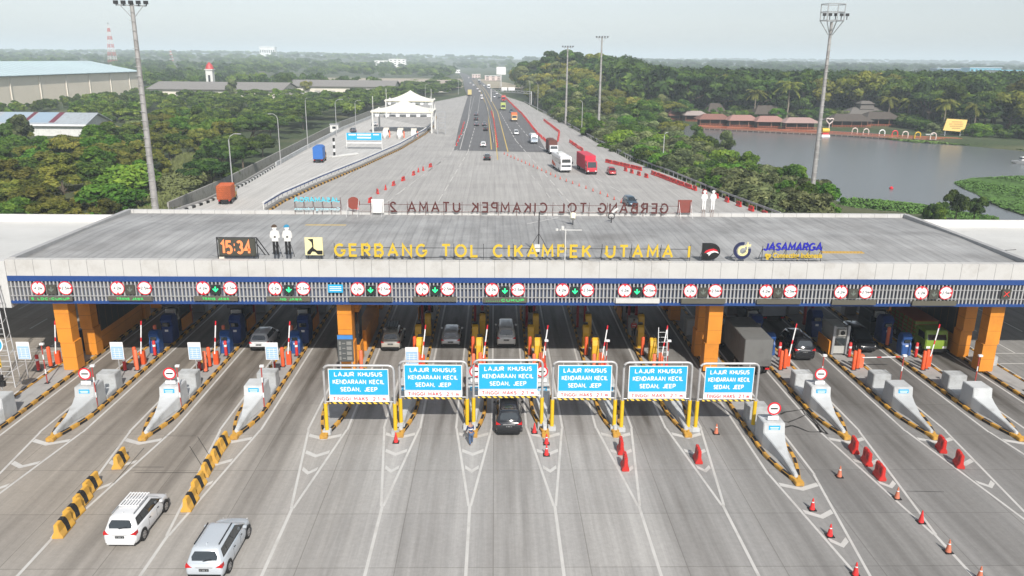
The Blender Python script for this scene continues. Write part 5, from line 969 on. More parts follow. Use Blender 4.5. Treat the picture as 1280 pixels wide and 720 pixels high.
# ------------------------------------------------------------------ people
def skin(pts, edges, rad, m, name, root=0):
    me = bpy.data.meshes.new(name); me.from_pydata(pts, edges, []); o = bpy.data.objects.new(name, me); COL.objects.link(o)
    bm = bmesh.new(); bm.from_mesh(me); ly = bm.verts.layers.skin.verify()
    for v in bm.verts: v[ly].radius = (rad[v.index],)*2; v[ly].use_root = v.index == root
    bm.to_mesh(me); bm.free(); o.modifiers.new('s', 'SKIN').use_smooth_shade = True; sb = o.modifiers.new('d', 'SUBSURF'); sb.levels = 1; sb.render_levels = 1
    dg = bpy.context.evaluated_depsgraph_get(); dg.update(); r_ = bpy.data.meshes.new_from_object(o.evaluated_get(dg)); bpy.data.objects.remove(o)
    r_.materials.clear(); r_.materials.append(m); r_.name = name; return r_
def person(label, loc, rz, shirt, trous, hat=None, walk=.0, lean=0., crouch=0., arms=.1, stripe=None):
    root = bpy.data.objects.new('person', None); COL.objects.link(root); root.location = loc; root.rotation_euler = (0, 0, rz); tag(root, label, 'person')
    hz = .92-.3*crouch; sh = hz+.48; ly = lean
    J = [(0, 0, hz), (0, ly*.4, hz+.22), (0, ly*.9, sh), (0, ly*1.05, sh+.1), (0, ly*1.15+.01, sh+.17), (0, ly*1.2+.02, sh+.27)]; E_ = [(0, 1), (1, 2), (2, 3), (3, 4), (4, 5)]; Rd = [.125, .12, .12, .05, .085, .095]; hands = []
    for s_ in (-1, 1):
        b = len(J); f = s_*walk
        J += [(s_*.09, 0, hz-.06), (s_*.11, f*.4+crouch*.35, hz*.52+crouch*.1), (s_*.11, f-.02, .1), (s_*.11, f+.13, .045)]; Rd += [.10, .068, .045, .04]; E_ += [(0, b), (b, b+1), (b+1, b+2), (b+2, b+3)]
        c_ = len(J); J += [(s_*.17, ly*.9, sh-.02), (s_*.23, ly*.9+arms*.4, sh-.28), (s_*.2, ly*.9+arms*2.2, sh-.46), (s_*.2, ly*.9+arms*2.2+.05, sh-.55)]; Rd += [.065, .045, .033, .034]; E_ += [(2, c_), (c_, c_+1), (c_+1, c_+2), (c_+2, c_+3)]
        hx, hy, hzz = J[-1]
        for k_ in range(5):
            d = len(J); J += [(hx+(k_-2)*.017, hy+.02, hzz-.045-(.01 if k_ in (1, 2, 3) else 0)), (hx+(k_-2)*.02, hy+.035, hzz-.085-(.012 if k_ in (1, 2) else 0))]; Rd += [.009, .008]; E_ += [(c_+3, d), (d, d+1)]
    me = skin(J, E_, Rd, SKINM, 'body'); o = bpy.data.objects.new('body', me); COL.objects.link(o); o.parent = root
    def cl(nm, idx, k_, m):
        mp = {j: i for i, j in enumerate(idx)}; me = skin([J[j] for j in idx], [(mp[a_], mp[b_]) for a_, b_ in E_ if a_ in mp and b_ in mp], [Rd[j]*k_+.012 for j in idx], m, nm); o = bpy.data.objects.new(nm, me); COL.objects.link(o); o.parent = root
    n_ = 18
    cl('shirt', [0, 1, 2, 10, 11, 12, 10+n_, 11+n_, 12+n_], 1.08, shirt); cl('trousers', [0, 6, 7, 8, 6+n_, 7+n_, 8+n_], 1.1, trous)
    hx = Vector(J[5]); q = MB([hat or mat('hair_black', (.01, .01, .01), .7)]); q.loft([[(hx.x+r_*math.cos(a_), hx.y-.01+r_*math.sin(a_), hx.z+z_) for a_ in np.linspace(0, 2*PI, 13)[:-1]] for r_, z_ in ((.105, .0), (.112, .04), (.09, .085), (.04, .115))])
    o = one('hat' if hat else 'hair', q, smooth=60); o.parent = root
    q = MB([BLACKP]); q.box(-.045, -.02, hx.y+.085, hx.y+.1, hx.z-.01, hx.z+.008); q.box(.02, .045, hx.y+.085, hx.y+.1, hx.z-.01, hx.z+.008); q.box(-.02, .02, hx.y+.08, hx.y+.1, hx.z-.055, hx.z-.048); o = one('face_features', q); o.parent = root
    q = MB([SKINM]); q.prism([(hx.y+.08, hx.z-.0), (hx.y+.115, hx.z-.03), (hx.y+.08, hx.z-.035)], -.012, .012, 'x'); q.box(-.1, -.085, hx.y-.02, hx.y+.02, hx.z-.03, hx.z+.02); q.box(.085, .1, hx.y-.02, hx.y+.02, hx.z-.03, hx.z+.02); o = one('nose_and_ears', q); o.parent = root
    if stripe:
        q = MB([stripe]); q.tube([(0, ly*.5, hz+.24), (0, ly*.55, hz+.30)], .165, 12); o = one('vest_band', q, smooth=50); o.parent = root
    return root
NAVY = mat('cloth_navy', (.02, .04, .12), .8); GRYC = mat('cloth_grey', (.25, .25, .27), .8); WHC = mat('cloth_white', (.6, .6, .6), .8); REDC = mat('cloth_red', (.45, .02, .03), .8); DKC = mat('cloth_dark', (.02, .02, .025), .8)
p = at(589, 556); person('person in blue and white stooping between the legs of two gantries', (p.x, p.y, 0), R(20), NAVY, mat('cloth_denim', (.06, .1, .18), .8), walk=.16, lean=.16, crouch=.15, arms=.14, stripe=WHC)
person('worker in dark clothes and pale reflective vest beside a blue toll machine', (23.35, 63.6, .17), PI, DKC, GRYC, walk=.05, stripe=WHC)
person('person in a red and white shirt standing behind a yellow pylon', (8.75, 65.2, .17), R(160), REDC, DKC, walk=.03, arms=.12, stripe=WHC)
person('person in dark red top with white bag at the ninth island', (13.0, 69.6, .17), PI, REDC, DKC, walk=.03, arms=.1, stripe=TXTW)
# ------------------------------------------------------------------ railings along the ramps
def along(P_, step):
    out = []; carry = 0
    for i in range(len(P_)-1):
        a, b_ = Vector(P_[i]), Vector(P_[i+1]); d = b_-a; L_ = d.length; s_ = carry
        while s_ < L_: out.append((a+d*(s_/L_), math.atan2(d.y, d.x))); s_ += step
        carry = s_-L_
    return out
PTS = [(330, 266), (352, 252), (400, 230), (450, 209), (500, 186), (530, 168), (541, 158), (544, 146)]
P_ = [at(*p) for p in PTS]
t = T('ramp_railing', 'white and blue steel railing on a striped kerb between the plaza and the side road', 'railing', (0, 0, 0))
q = t.part('base_wall', CONC); 
for i in range(len(P_)-1): q.beam(P_[i]+Vector((0, 0, .3)), P_[i+1]+Vector((0, 0, .3)), .35, .6)
q = t.part('top_rail', WHITE)
for i in range(len(P_)-1): q.beam(P_[i]+Vector((0, 0, 1.75)), P_[i+1]+Vector((0, 0, 1.75)), .5, .1)
q = t.part('blue_rail', BLUE)
for i in range(len(P_)-1): q.beam(P_[i]+Vector((.22, -.1, 1.55)), P_[i+1]+Vector((.22, -.1, 1.55)), .08, .22)
for p, a_ in along(P_, 2.3): t.part('post', WHITE).box(p.x-.05, p.x+.05, p.y-.05, p.y+.05, .5, 1.75)
q = t.part('striped_kerb', YEL)
for i, (p, a_) in enumerate(along([v+Vector((.55, -.25, 0)) for v in P_], 1.0)):
    q.use(BLK if i % 2 else YEL); d = Vector((math.cos(a_), math.sin(a_), 0))*.46; q.beam(p-d+Vector((0, 0, .16)), p+d+Vector((0, 0, .16)), .3, .32)
t.done()
def guard(PTS, label, step=2.8, name='guard_rail'):
    P_ = [at(*p) for p in PTS]; t = T(name, label, 'guard rail', (0, 0, 0)); q = t.part('rail', mat('rail_grey', (.36, .37, .38), .5, .3, dirt=.2))
    for i in range(len(P_)-1): q.beam(P_[i]+Vector((0, 0, .75)), P_[i+1]+Vector((0, 0, .75)), .12, .34)
    pts = along(P_, step)[:98]
    for p, a_ in pts: t.part('post', GALV).box(p.x-.07, p.x+.07, p.y-.07, p.y+.07, -.3, .95)
    t.done()
guard([(975, 272), (900, 243.5), (840, 218.5), (790, 200), (740, 173.5), (700, 151), (670, 136), (655, 128)], 'long grey guard rail along the right edge of the plaza above the bushes')
guard([(617, 178), (612, 150), (605, 120), (598, 108)], 'guard rail in the median of the highway', 3)
P_ = [at(*p) for p in [(218, 268), (262, 253), (310, 229), (345, 208)]]
t = T('road_parapet', 'low concrete wall with black and white kerb along the left edge of the side road', 'wall', (0, 0, 0)); q = t.part('wall', CONC)
for i in range(3): q.beam(P_[i]+Vector((-.4, 0, .3)), P_[i+1]+Vector((-.4, 0, .3)), .3, .9)
q = t.part('kerb_blocks', TXTW)
for i, (p, a_) in enumerate(along(P_, 1.2)): q.use(BLK if i % 2 else WHITE); d = Vector((math.cos(a_), math.sin(a_), 0))*.55; q.beam(p-d+Vector((0, 0, .2)), p+d+Vector((0, 0, .2)), .35, .45)
t.done()
P_ = [at(*p) for p in [(345, 208), (380, 188), (430, 161.5), (470, 145)]]
t = T('road_parapet', 'plain grey concrete parapet along the side road before the tent gate', 'wall', (0, 0, 0)); q = t.part('wall', LCONC)
for i in range(3): q.beam(P_[i]+Vector((0, 0, .45)), P_[i+1]+Vector((0, 0, .45)), .35, 1.1)
t.done()
P_ = [at(*p) for p in [(226, 258), (300, 224), (345, 200), (430, 155), (500, 128)]]
t = T('boundary_wall', 'weathered grey boundary wall behind the left parapet', 'wall', (0, 0, 0)); q = t.part('wall', mat('wall_weathered', (.30, .29, .27), .9, dirt=.6))
for i in range(4): q.beam(P_[i]+Vector((-3, 2, -.9)), P_[i+1]+Vector((-3, 2, -.9)), .3, 2.5)
t.done()
# ------------------------------------------------------------------ red barriers of the plaza
WS_ = mk_water(.9, 1.5)
def row(PTS, step, what, i0=0, jit=.1):
    for i, (p, a_) in enumerate(along([at(*q) for q in PTS], step)):
        place(WS_, (p.x+rnd.uniform(-jit, jit), p.y+rnd.uniform(-jit, jit), .01), a_-PI/2+rnd.uniform(-.1, .1), 'red plastic barrier, %s %s' % (nth(i+i0), what), 'red barriers beyond the gate')
row([(955, 270), (900, 249), (865, 237)], 4.6, 'from the gate in the spaced row along the right edge'); row([(862, 236), (812, 217)], 1.9, 'in the tight run below the guard rail'); row([(808, 222), (775, 212)], 3.6, 'of the short spaced row beside the red car'); row([(800, 213), (757, 203)], 1.7, 'in the run behind the red car')
row([(728, 189), (712, 178)], 2.2, 'in the run above the red container lorry'); row([(697, 177), (699, 166), (680, 151)], 2.4, 'in the bent run beside the highway'); row([(683, 178), (672, 168), (655, 146), (632, 123)], 3.1, 'of the long line at the right edge of the asphalt')
row([(622, 184), (617, 150), (614, 140)], 8, 'in the median line of the highway', jit=.02)
for i, (px, py) in enumerate([(447, 260), (463, 252), (472, 241), (482, 236), (492, 231), (504, 225), (517, 218), (523, 214), (529, 212), (538, 208)]): place(WS_, at(px, py+1), R(rnd.uniform(-20, 20)), 'red plastic barrier, %s in the diagonal row left of the dashed line' % nth(i), 'red barriers beyond the gate')
row([(571, 182), (577, 165), (581, 152)], 12, 'in the line at the left edge of the asphalt')
MC = mk_cone(mat('delineator_red', (.5, .1, .07), .6), False, .7)
for i, (p, a_) in enumerate(along([at(*q) for q in [(795, 262), (757, 245), (700, 224), (660, 206), (628, 192)]], 3.4)): place(MC, (p.x, p.y, 0), 0, 'small red marker cone, %s of the dotted diagonal across the plaza' % nth(i), 'marker cones across the plaza')
# ------------------------------------------------------------------ high mast lights and lamps
def highmast(px, py, h, label, r0_=.42, z0=0, lean=(0, 0), cage=True):
    p = at(px, py, z0); t = T('high_mast_light', label, 'light mast', p); m = mat('mast_steel', (.34, .33, .32), .6, .2, dirt=.95, dcol=(.07, .06, .055), scale=1.0)
    t.part('pole', m, smooth=50).tube([(lean[0]*f_, 0, h*f_) for f_ in np.linspace(0, 1, 9)], [r0_*1.15*(1-.5*f_) for f_ in np.linspace(0, 1, 9)], 12)
    q = t.part('ladder', GALV)
    for i in range(int(h/1.2)): q.box(lean[0]*i*1.2/h-.35, lean[0]*i*1.2/h+.35, -r0_-.05, -r0_, i*1.2+1, i*1.2+1.06)
    x0 = lean[0]; q = t.part('platform', GREY); R1, R2 = 1.35, 2.1
    def rg(r_, z): return [(x0+r_*math.cos(a_), r_*math.sin(a_), z) for a_ in np.linspace(0, 2*PI, 9)]
    if cage:
        for r_, z in ((R2, h+.2), (R2*1.02, h+1.6), (R2*1.02, h+2.9)):
            g = rg(r_, z)
            for i in range(8): q.beam(g[i], g[i+1], .13)
        for i in range(8): q.beam(rg(R2, h+.2)[i], rg(R2*1.02, h+2.9)[i], .12); q.beam(rg(.35, h-2.2)[i], rg(R2, h+.2)[i], .11)
    else:
        q.beam((x0-1.9, 0, h-.2), (x0+1.9, 0, h-.3), .16)
        for s_ in (-1, 1): q.beam((x0, 0, h-2), (x0+s_*1.5, 0, h-.3), .08)
    for i in range(5):
        l_ = t.part('floodlight', DARK); a_ = -2+i*1.0; zo = .9 if cage else -.1; l_.box(x0+a_-.25, x0+a_+.25, -1.7 if cage else -.45, -1.3 if cage else -.05, h+zo, h+zo+.45); l_.box(x0+a_-.06, x0+a_+.06, -1.45 if cage else -.2, -1.35 if cage else -.1, h+zo-.6 if cage else h-.3, h+zo)
    t.done()
highmast(199.5, 306, 33.2, 'tall weathered floodlight mast rising left of the canopy to the top edge', .45, -1.5, (0, 0), False)
highmast(1012.5, 262, 33.4, 'tall grey floodlight mast with a wire cage top beside the lake', .42, -1.5)
highmast(748, 163, 33, 'grey floodlight mast right of the pair on the far plaza edge', .45, 0, (0, 0), False); highmast(707, 155.5, 30, 'grey floodlight mast left of the pair on the far plaza edge', .42, 0, (0, 0), False)
def lamp(px, py, h, label, armx=1.6, z0=0):
    p = at(px, py, z0); t = T('street_lamp', label, 'street lamp', p, 0, 'street lamps'); t.part('pole', GALV, smooth=50).tube([(0, 0, 0), (0, 0, h*.9), (armx*.15, 0, h*.96), (armx*.6, 0, h), (armx, 0, h+.05)], [.13, .09, .07, .06, .05], 7)
    t.part('lamp_head', GREY).box(min(armx, armx*1.45), max(armx, armx*1.45), -.13, .13, h-.05, h+.1); t.done()
for a in [(292, 246, 11.5, 'single arm street lamp above the orange slatted lorry', 1.6), (351, 206, 12, 'street lamp at the wall above the blue tarpaulin lorry', -1.5), (421, 171, 12, 'street lamp left of the tent gate', 1.8), (445, 160, 10, 'thin street lamp close to the tent gate', 1.5), (385, 186, 14, 'tall thin pole rising above the left tree belt', .4), (828, 210, 8.5, 'street lamp in the bushes at the right guard rail', .6), (727, 165, 11, 'street lamp between the two far masts', -.8), (672, 140, 14, 'street lamp before the far right trees', -.8), (662, 135, 14, 'second street lamp before the far right trees', -.8), (573, 118, 13, 'street lamp before the far left trees', .8), (532, 140, 13, 'street lamp right of the back tent', .8), (625, 112, 14, 'street lamp near the far roadside buildings', .5)]: lamp(*a)
# overhead sign gantry on the highway
a, b_ = at(614, 127), at(664, 131); t = T('overhead_gantry', 'grey truss gantry with pale sign boards across the right carriageway', 'gantry', a); dx, dy = b_.x-a.x, b_.y-a.y
q = t.part('post', GALV); q.box(-.3, .3, -.3, .3, 0, 7.4); q = t.part('post', GALV); q.box(dx-.3, dx+.3, dy-.3, dy+.3, 0, 7.4); q = t.part('truss', GALV)
for z in (6.2, 7.4): q.beam((0, 0, z), (dx, dy, z), .25)
for i in range(14): q.beam((dx*i/14, dy*i/14, 6.2+1.2*(i % 2)), (dx*(i+1)/14, dy*(i+1)/14, 6.2+1.2*((i+1) % 2)), .14)
for f0, f1 in ((.27, .42), (.45, .62)): t.part('sign_board', TXTW).box(dx*f0, dx*f1, -.6, -.4, 6.6, 8.6)
t.done()
p = at(625, 108); t = T('billboard', 'white blank billboard on two posts before the right tree mass', 'billboard', (p.x+1, p.y, 0)); t.part('panel', TXTW).box(-4.4, 4.4, -.3, .3, 11, 18); t.part('post', GALV).box(-.4, .4, -.29, .3, 0, 11); t.done()
# ------------------------------------------------------------------ small toll plaza with tents
def tent(pl_, pr_, ybase, eave, peak, depth, label):
    a, b_ = at(pl_, ybase), at(pr_, ybase+1.5); w_ = (b_.x-a.x); t = T('tent_canopy', label, 'canopy', ((a.x+b_.x)/2, a.y, 0), R(0)); h2 = w_/2
    q = t.part('fabric', TENT, smooth=30); n1, n2 = 16, 8; vs = []; fs = []
    for i in range(n1+1):
        for j in range(n2+1):
            u, v = i/n1*2-1, j/n2*2-1; m_ = max(abs(u), abs(v)); rr = math.hypot(u, v)/1.2
            z = eave+(peak-eave)*max(0, 1-m_)**.9*(.30+.70*max(0, 1-rr)**1.3) + .35*(abs(math.cos(u*3.2)))*0
            vs.append((u*h2, depth/2+v*depth/2, z))
    for i in range(n1):
        for j in range(n2): k = i*(n2+1)+j; fs.append((k, k+1, k+n2+2, k+n2+1))
    q.raw(vs, fs); e = t.part('valance', mat('tent_yellow_trim', (.66, .62, .5), .6)); e.box(-h2, h2, -.05, .02, eave-.45, eave); e = t.part('fascia_sign_strip', TXTW); 
    for k in range(6): x = -h2*.85+k*h2*.33; e.box(x, x+1.3, -.3, -.1, eave-1.8, eave-.9)
    for s_ in (-1, 1):
        for y in (.3, depth-.5): t.part('post', WHITE, smooth=40).tube([(s_*(h2-.6), y, 0), (s_*(h2-.6), y, eave+.4)], .32, 8)
        t.part('mast', WHITE).tube([(s_*(h2-.9), .1, eave), (s_*(h2-.9), .1, eave+5)], .1, 6)
    t.part('beam', GREY).box(-h2+.6, h2-.6, .2, .5, eave-1.3, eave-.9); t.done()
tent(464, 541, 166, 7.4, 11.0, 17, 'front cream tent roof of the small toll gate on white posts'); tent(481, 541, 147, 7.4, 11.4, 15, 'back cream tent roof behind the first one')
for i, (px, py) in enumerate(((482, 172), (500, 172.5), (517, 173))):
    p = at(px, py); t = T('toll_island', 'white toll booth island with orange post under the front tent, %s from the left' % ('first', 'second', 'third')[i], 'island', (p.x, p.y, 0), R(4), 'booth islands of the tent gate'); t.part('nose', WHITE, bevel=.05).loft([[(-.3, -5, 0), (.3, -5, 0), (.3, -5, .5), (-.3, -5, .5)], [(-.9, -1, 0), (.9, -1, 0), (.8, -1, 1.2), (-.8, -1, 1.2)], [(-.9, -.8, 0), (.9, -.8, 0), (.8, -.8, 2.6), (-.8, -.8, 2.6)], [(-.9, .8, 0), (.9, .8, 0), (.8, .8, 2.6), (-.8, .8, 2.6)]])
    t.part('kerb', CONC).box(-1.1, 1.1, -5.5, 14, 0, .2); t.part('orange_post', SALM).tube([(1.3, .5, 0), (1.3, .5, 2.2)], .2, 8); t.part('cabin', CREAM).box(-.9, .9, 4, 7, .2, 2.7); t.part('window', GLASS).box(-.92, .92, 3.98, 6, 1.3, 2.2); t.done()
a, b_ = at(434, 186.5), at(476, 188); t = T('height_gantry', 'wide cyan board with white text lines on a low bar before the tent gate', 'gantry', (a.x, a.y, 0)); W_ = b_.x-a.x
t.part('board', SIGNB).box(0, W_, -.1, .1, 2.6, 4.6); q = t.part('text_lines', TXTW); q.box(W_*.06, W_*.27, -.12, -.101, 3.9, 4.3); q.box(W_*.3, W_*.7, -.12, -.101, 3.9, 4.35); q.box(W_*.3, W_*.7, -.12, -.101, 3.1, 3.5); q.box(W_*.76, W_*.93, -.12, -.101, 4.0, 4.3)
t.part('post', WHITE).box(-.15, .0, -.1, .1, 0, 4.6); t.part('post', WHITE).box(W_, W_+.15, -.1, .1, 0, 4.6); t.part('white_bar', TXTW).box(0, W_, -.15, .05, 1.7, 2.0); t.done()
p = at(416, 197); t = T('traffic_island_nose', 'white bull nose with a striped hazard post where the side road splits', 'island', p, R(-35)); t.part('nose', WHITE, bevel=.1).box(-.6, .6, -.8, 9, 0, .5); q = t.part('hazard_post', BLK)
for i in range(5): q.use(TXTW if i % 2 else BLK); q.box(-.2, .2, .4, .8, .5+i*.9, 1.4+i*.9)
t.done()
p = at(547, 168); t = T('service_cabin', 'open steel stair tower beside the tent gate', 'tower', p); q = t.part('frame', GREY)
for x in (0, 2.6):
    for y in (0, 2.6): q.box(x-.1, x+.1, y-.1, y+.1, 0, 7.5)
for z in (2, 3.8, 5.6, 7.4): q.box(-.1, 2.7, -.08, .08, z, z+.15); q.box(-.1, 2.7, 2.5, 2.7, z, z+.15)
t.done()
for px, py, lb in ((420, 166, 'small white hut at the wall left of the tent gate'),):
    p = at(px, py); t = T('hut', lb, 'hut', (p.x-1, p.y+3, 0)); t.part('walls', WHITE).box(-1.4, 1.4, -1, 1, 0, 2.6); t.part('roof', GREY).box(-1.6, 1.6, -1.2, 1.2, 2.6, 2.8); t.part('window', GLASS).box(-.6, .6, -1.02, -1.001, 1.2, 2); t.done()
# ------------------------------------------------------------------ warehouses and far buildings
def gable(name, label, x0, x1, y0, y1, z0, ze, zr, wm_, rm_, along_='y', over=1.0, wins=None, stripes=None):
    t = T(name, label, 'building', (x0, y0, z0)); W_, D_ = x1-x0, y1-y0; e, r_ = ze-z0, zr-z0
    w_ = t.part('wall', wm_); q = t.part('roof', rm_)
    if along_ == 'y':
        w_.prism([(0, 0), (W_, 0), (W_, e), (W_/2, r_-.3), (0, e)], 0, D_, 'y')
        for s_ in (0, 1): xa = -over if s_ == 0 else W_+over; q.loft([[(xa, -over, e-.25), (W_/2, -over, r_), (W_/2, -over, r_+.25), (xa, -over, e)], [(xa, D_+over, e-.25), (W_/2, D_+over, r_), (W_/2, D_+over, r_+.25), (xa, D_+over, e)]])
    else:
        w_.prism([(0, 0), (D_, 0), (D_, e), (D_/2, r_-.3), (0, e)], 0, W_, 'x')
        for s_ in (0, 1): ya = -over if s_ == 0 else D_+over; q.loft([[(-over, ya, e-.25), (-over, D_/2, r_), (-over, D_/2, r_+.25), (-over, ya, e)], [(W_+over, ya, e-.25), (W_+over, D_/2, r_), (W_+over, D_/2, r_+.25), (W_+over, ya, e)]])
    t.part('base_band', GREY).box(-.05, W_+.05, -.05, D_+.05, 0, .5)
    if wins: wins(t, W_, D_, e)
    if stripes: stripes(t, W_, D_, e, r_)
    t.done()
WR = ribbed('warehouse_roof', mat('warehouse_roof_pale', (.48, .60, .62), .5, dirt=.25, scale=.06, dcol=(.3, .36, .4)), 9, 1, .45, (.25, .33, .38), .3)
def ww(t, W_, D_, e):
    q = t.part('pilaster', mat('pilaster_pale', (.66, .62, .54), .8)); g = t.part('gutter', GREY); g.box(W_+.5, W_+1.2, 0, D_, e-.6, e-.3)
    for y in np.arange(2, D_, 30): q.box(W_+.002, W_+.4, y, y+.7, .5, e-.4)
gable('warehouse', 'very large cream warehouse with pale blue roof at far left', -345, -271, 370, 630, -4, 13.5, 20.5, ribbed('cream_sheet_wall', mat('cream_sheet', (.78, .70, .58), .8, scale=.1, var=.05, dirt=.25, dcol=(.5, .44, .36)), 30, 1, .25, (.4, .38, .33), .02), WR, 'y', 1.5, ww)
def w2w(t, W_, D_, e):
    for x in np.arange(6, W_-6, 11): t.part('door', mat('shed_door_grey', (.3, .29, .27), .7)).box(x, x+4, -.03, -.003, .5, e*.6)  # plain grey doors along the front wall
gable('warehouse', 'long low grey roofed shed right of the large warehouse', -224, -139, 533, 575, -3, 4.4, 8.3, CREAM, mat('grey_tile_roof', (.21, .20, .19), .8, dirt=.4), 'x', 1.5, w2w)
gable('warehouse', 'second low grey shed partly behind trees', -160, -75, 600, 640, -3, 4.8, 8.5, CREAM, mat('grey_tile_roof', (.21, .20, .19), .8), 'x', 1.5, w2w)
gable('warehouse', 'pale roofed long shed beyond the left tree belt', -118, -40, 700, 745, -3, 3.6, 6.8, CREAM, mat('pale_brown_roof', (.34, .30, .26), .8, dirt=.3), 'x', 1.5, w2w)
def st3(t, W_, D_, e, r_):
    for x0, x1, c_ in ((W_-32, W_-22, (.28, .35, .41)), (W_-22, W_-20.5, (.13, .03, .045)), (W_-20, W_-13, (.25, .33, .41)), (W_-12.8, W_-10.8, (.14, .03, .05))):
        m = mat('roof_sheet_%d' % int(c_[0]*1000+c_[1]*10), c_, .5); q = t.part('roof_panel', m); q.quad((x0, -.9, e+.03), (x1, -.9, e+.03), (x1, D_/2, r_+.28), (x0, D_/2, r_+.28))
    t.part('eave_board', TXTW).box(-1, W_+1, -1.2, -1.001, e-.6, e+.02)
gable('shed', 'low white building with blue and maroon roof panels among trees at left', -215, -144.5, 287, 305, -3.5, 1.5, 4.7, WHITE, mat('zinc_roof', (.38, .42, .45), .45, .2, dirt=.4), 'x', 1.0, None, st3)
# white tower with red top
p = onY(263, 97, 640); t = T('water_tower', 'slender white tower with a red domed top behind the sheds', 'tower', (p.x, 640, -3)); t.part('shaft', WHITE, bevel=.2).box(-2.6, 2.6, -2.6, 2.6, 0, 18.5); t.part('window', GLASS).box(-.8, .8, -2.64, -2.61, 9, 14); t.part('dome', mat('dome_red', (.45, .04, .04), .5), smooth=40).tube([(0, 0, 18.5), (0, 0, 19.5), (0, 0, 21.5), (0, 0, 23.5)], [3.2, 3.0, 2.2, .4], 14); t.part('balcony', WHITE).box(-3.2, 3.2, -3.2, 3.2, 17.8, 18.5); t.done()
def tower(px, pyt, Yd, wd, label, m1=mat('tower_red', (.5, .08, .06), .6), m2=TXTW, z0=-3):
    p = onY(px, pyt, Yd); h = p.z-z0; t = T('lattice_tower', label, 'tower', (p.x, Yd, z0)); q = t.part('lattice', m1); n_ = 12
    for i in range(n_):
        q.use(m2 if i % 2 else m1); a0, a1 = wd*(1-.88*i/n_), wd*(1-.88*(i+1)/n_); z0_, z1_ = h*i/n_, h*(i+1)/n_; c0_ = [(-a0, -a0), (a0, -a0), (a0, a0), (-a0, a0)]; c1_ = [(-a1, -a1), (a1, -a1), (a1, a1), (-a1, a1)]
        for k in range(4): k2 = (k+1) % 4; q.beam((*c0_[k], z0_), (*c1_[k], z1_), wd*.09); q.beam((*c0_[k], z0_), (*c1_[k2], z1_), wd*.05); q.beam((*c0_[k2], z0_), (*c1_[k], z1_), wd*.05)
    t.part('antenna', GREY).tube([(0, 0, h*.96), (0, 0, h*1.03)], wd*.2, 6); t.done()
tower(135, 30, 1500, 7, 'red and white lattice mast beyond the large warehouse'); tower(213, 62, 2200, 6, 'faint distant lattice mast left of the white tower')
def block(px0, px1, pyt, Yd, label, m, roofm, fl=3, z0=0, hh=None, name='building'):
    a, b_ = onY(px0, pyt, Yd), onY(px1, pyt, Yd); h = a.z-z0; W_ = b_.x-a.x; t = T(name, label, 'building', (a.x, Yd, z0)); t.part('wall', m).box(0, W_, 0, W_*.5, 0, h*.94); t.part('roof', roofm).box(-W_*.02, W_*1.02, -W_*.02, W_*.52, h*.942, h)
    n_ = max(3, int(W_/8))
    for f_ in range(fl):
        q = t.part('window_band', GLASS)
        for i in range(n_): q.box(W_*(i+.25)/n_, W_*(i+.75)/n_, -.25, -.01, h*.94*(f_+.35)/fl, h*.94*(f_+.7)/fl)
    t.done()
FW = mat('far_white', (.75, .75, .74), .6)
block(324, 343, 58, 3300, 'big pale hall on the left horizon', FW, FW, 2, 0); block(468, 484, 75.5, 1900, 'left half of the distant white hotel', FW, FW, 4, 0); block(486, 507, 73.5, 1920, 'right half of the distant white hotel', FW, FW, 5, 0)
block(606, 627, 94.5, 1000, 'pink and white roadside building where the highway bends', mat('far_pinkish', (.55, .45, .42), .7), FW, 3, 0); block(590, 600.5, 92.5, 1120, 'smaller white roadside building left of the pinkish one', mat('far_pinkish', (.55, .45, .42), .7), FW, 2, 0)
block(569, 575, 87, 1500, 'tiny white building above the end of the highway', FW, FW, 1, 0)
CYB = mat('factory_cyan', (.14, .45, .6), .5); block(1172, 1212, 85, 1500, 'distant long blue roofed factory', mat('factory_blue', (.1, .22, .36), .6), mat('factory_roof', (.45, .55, .62), .5), 1, 2); block(1213, 1252, 84, 1450, 'distant cyan factory in front of the blue one', CYB, mat('factory_roof', (.45, .55, .62), .5), 2, 2); block(1252, 1320, 87.5, 1300, 'distant cyan and white factory at the right edge', FW, CYB, 1, 2)
block(1158, 1164, 85, 1700, 'tiny white shed left of the blue factories', FW, FW, 1, 2); block(1152, 1164, 99, 700, 'white roof peeping out of the trees across the lake', FW, FW, 1, 2)
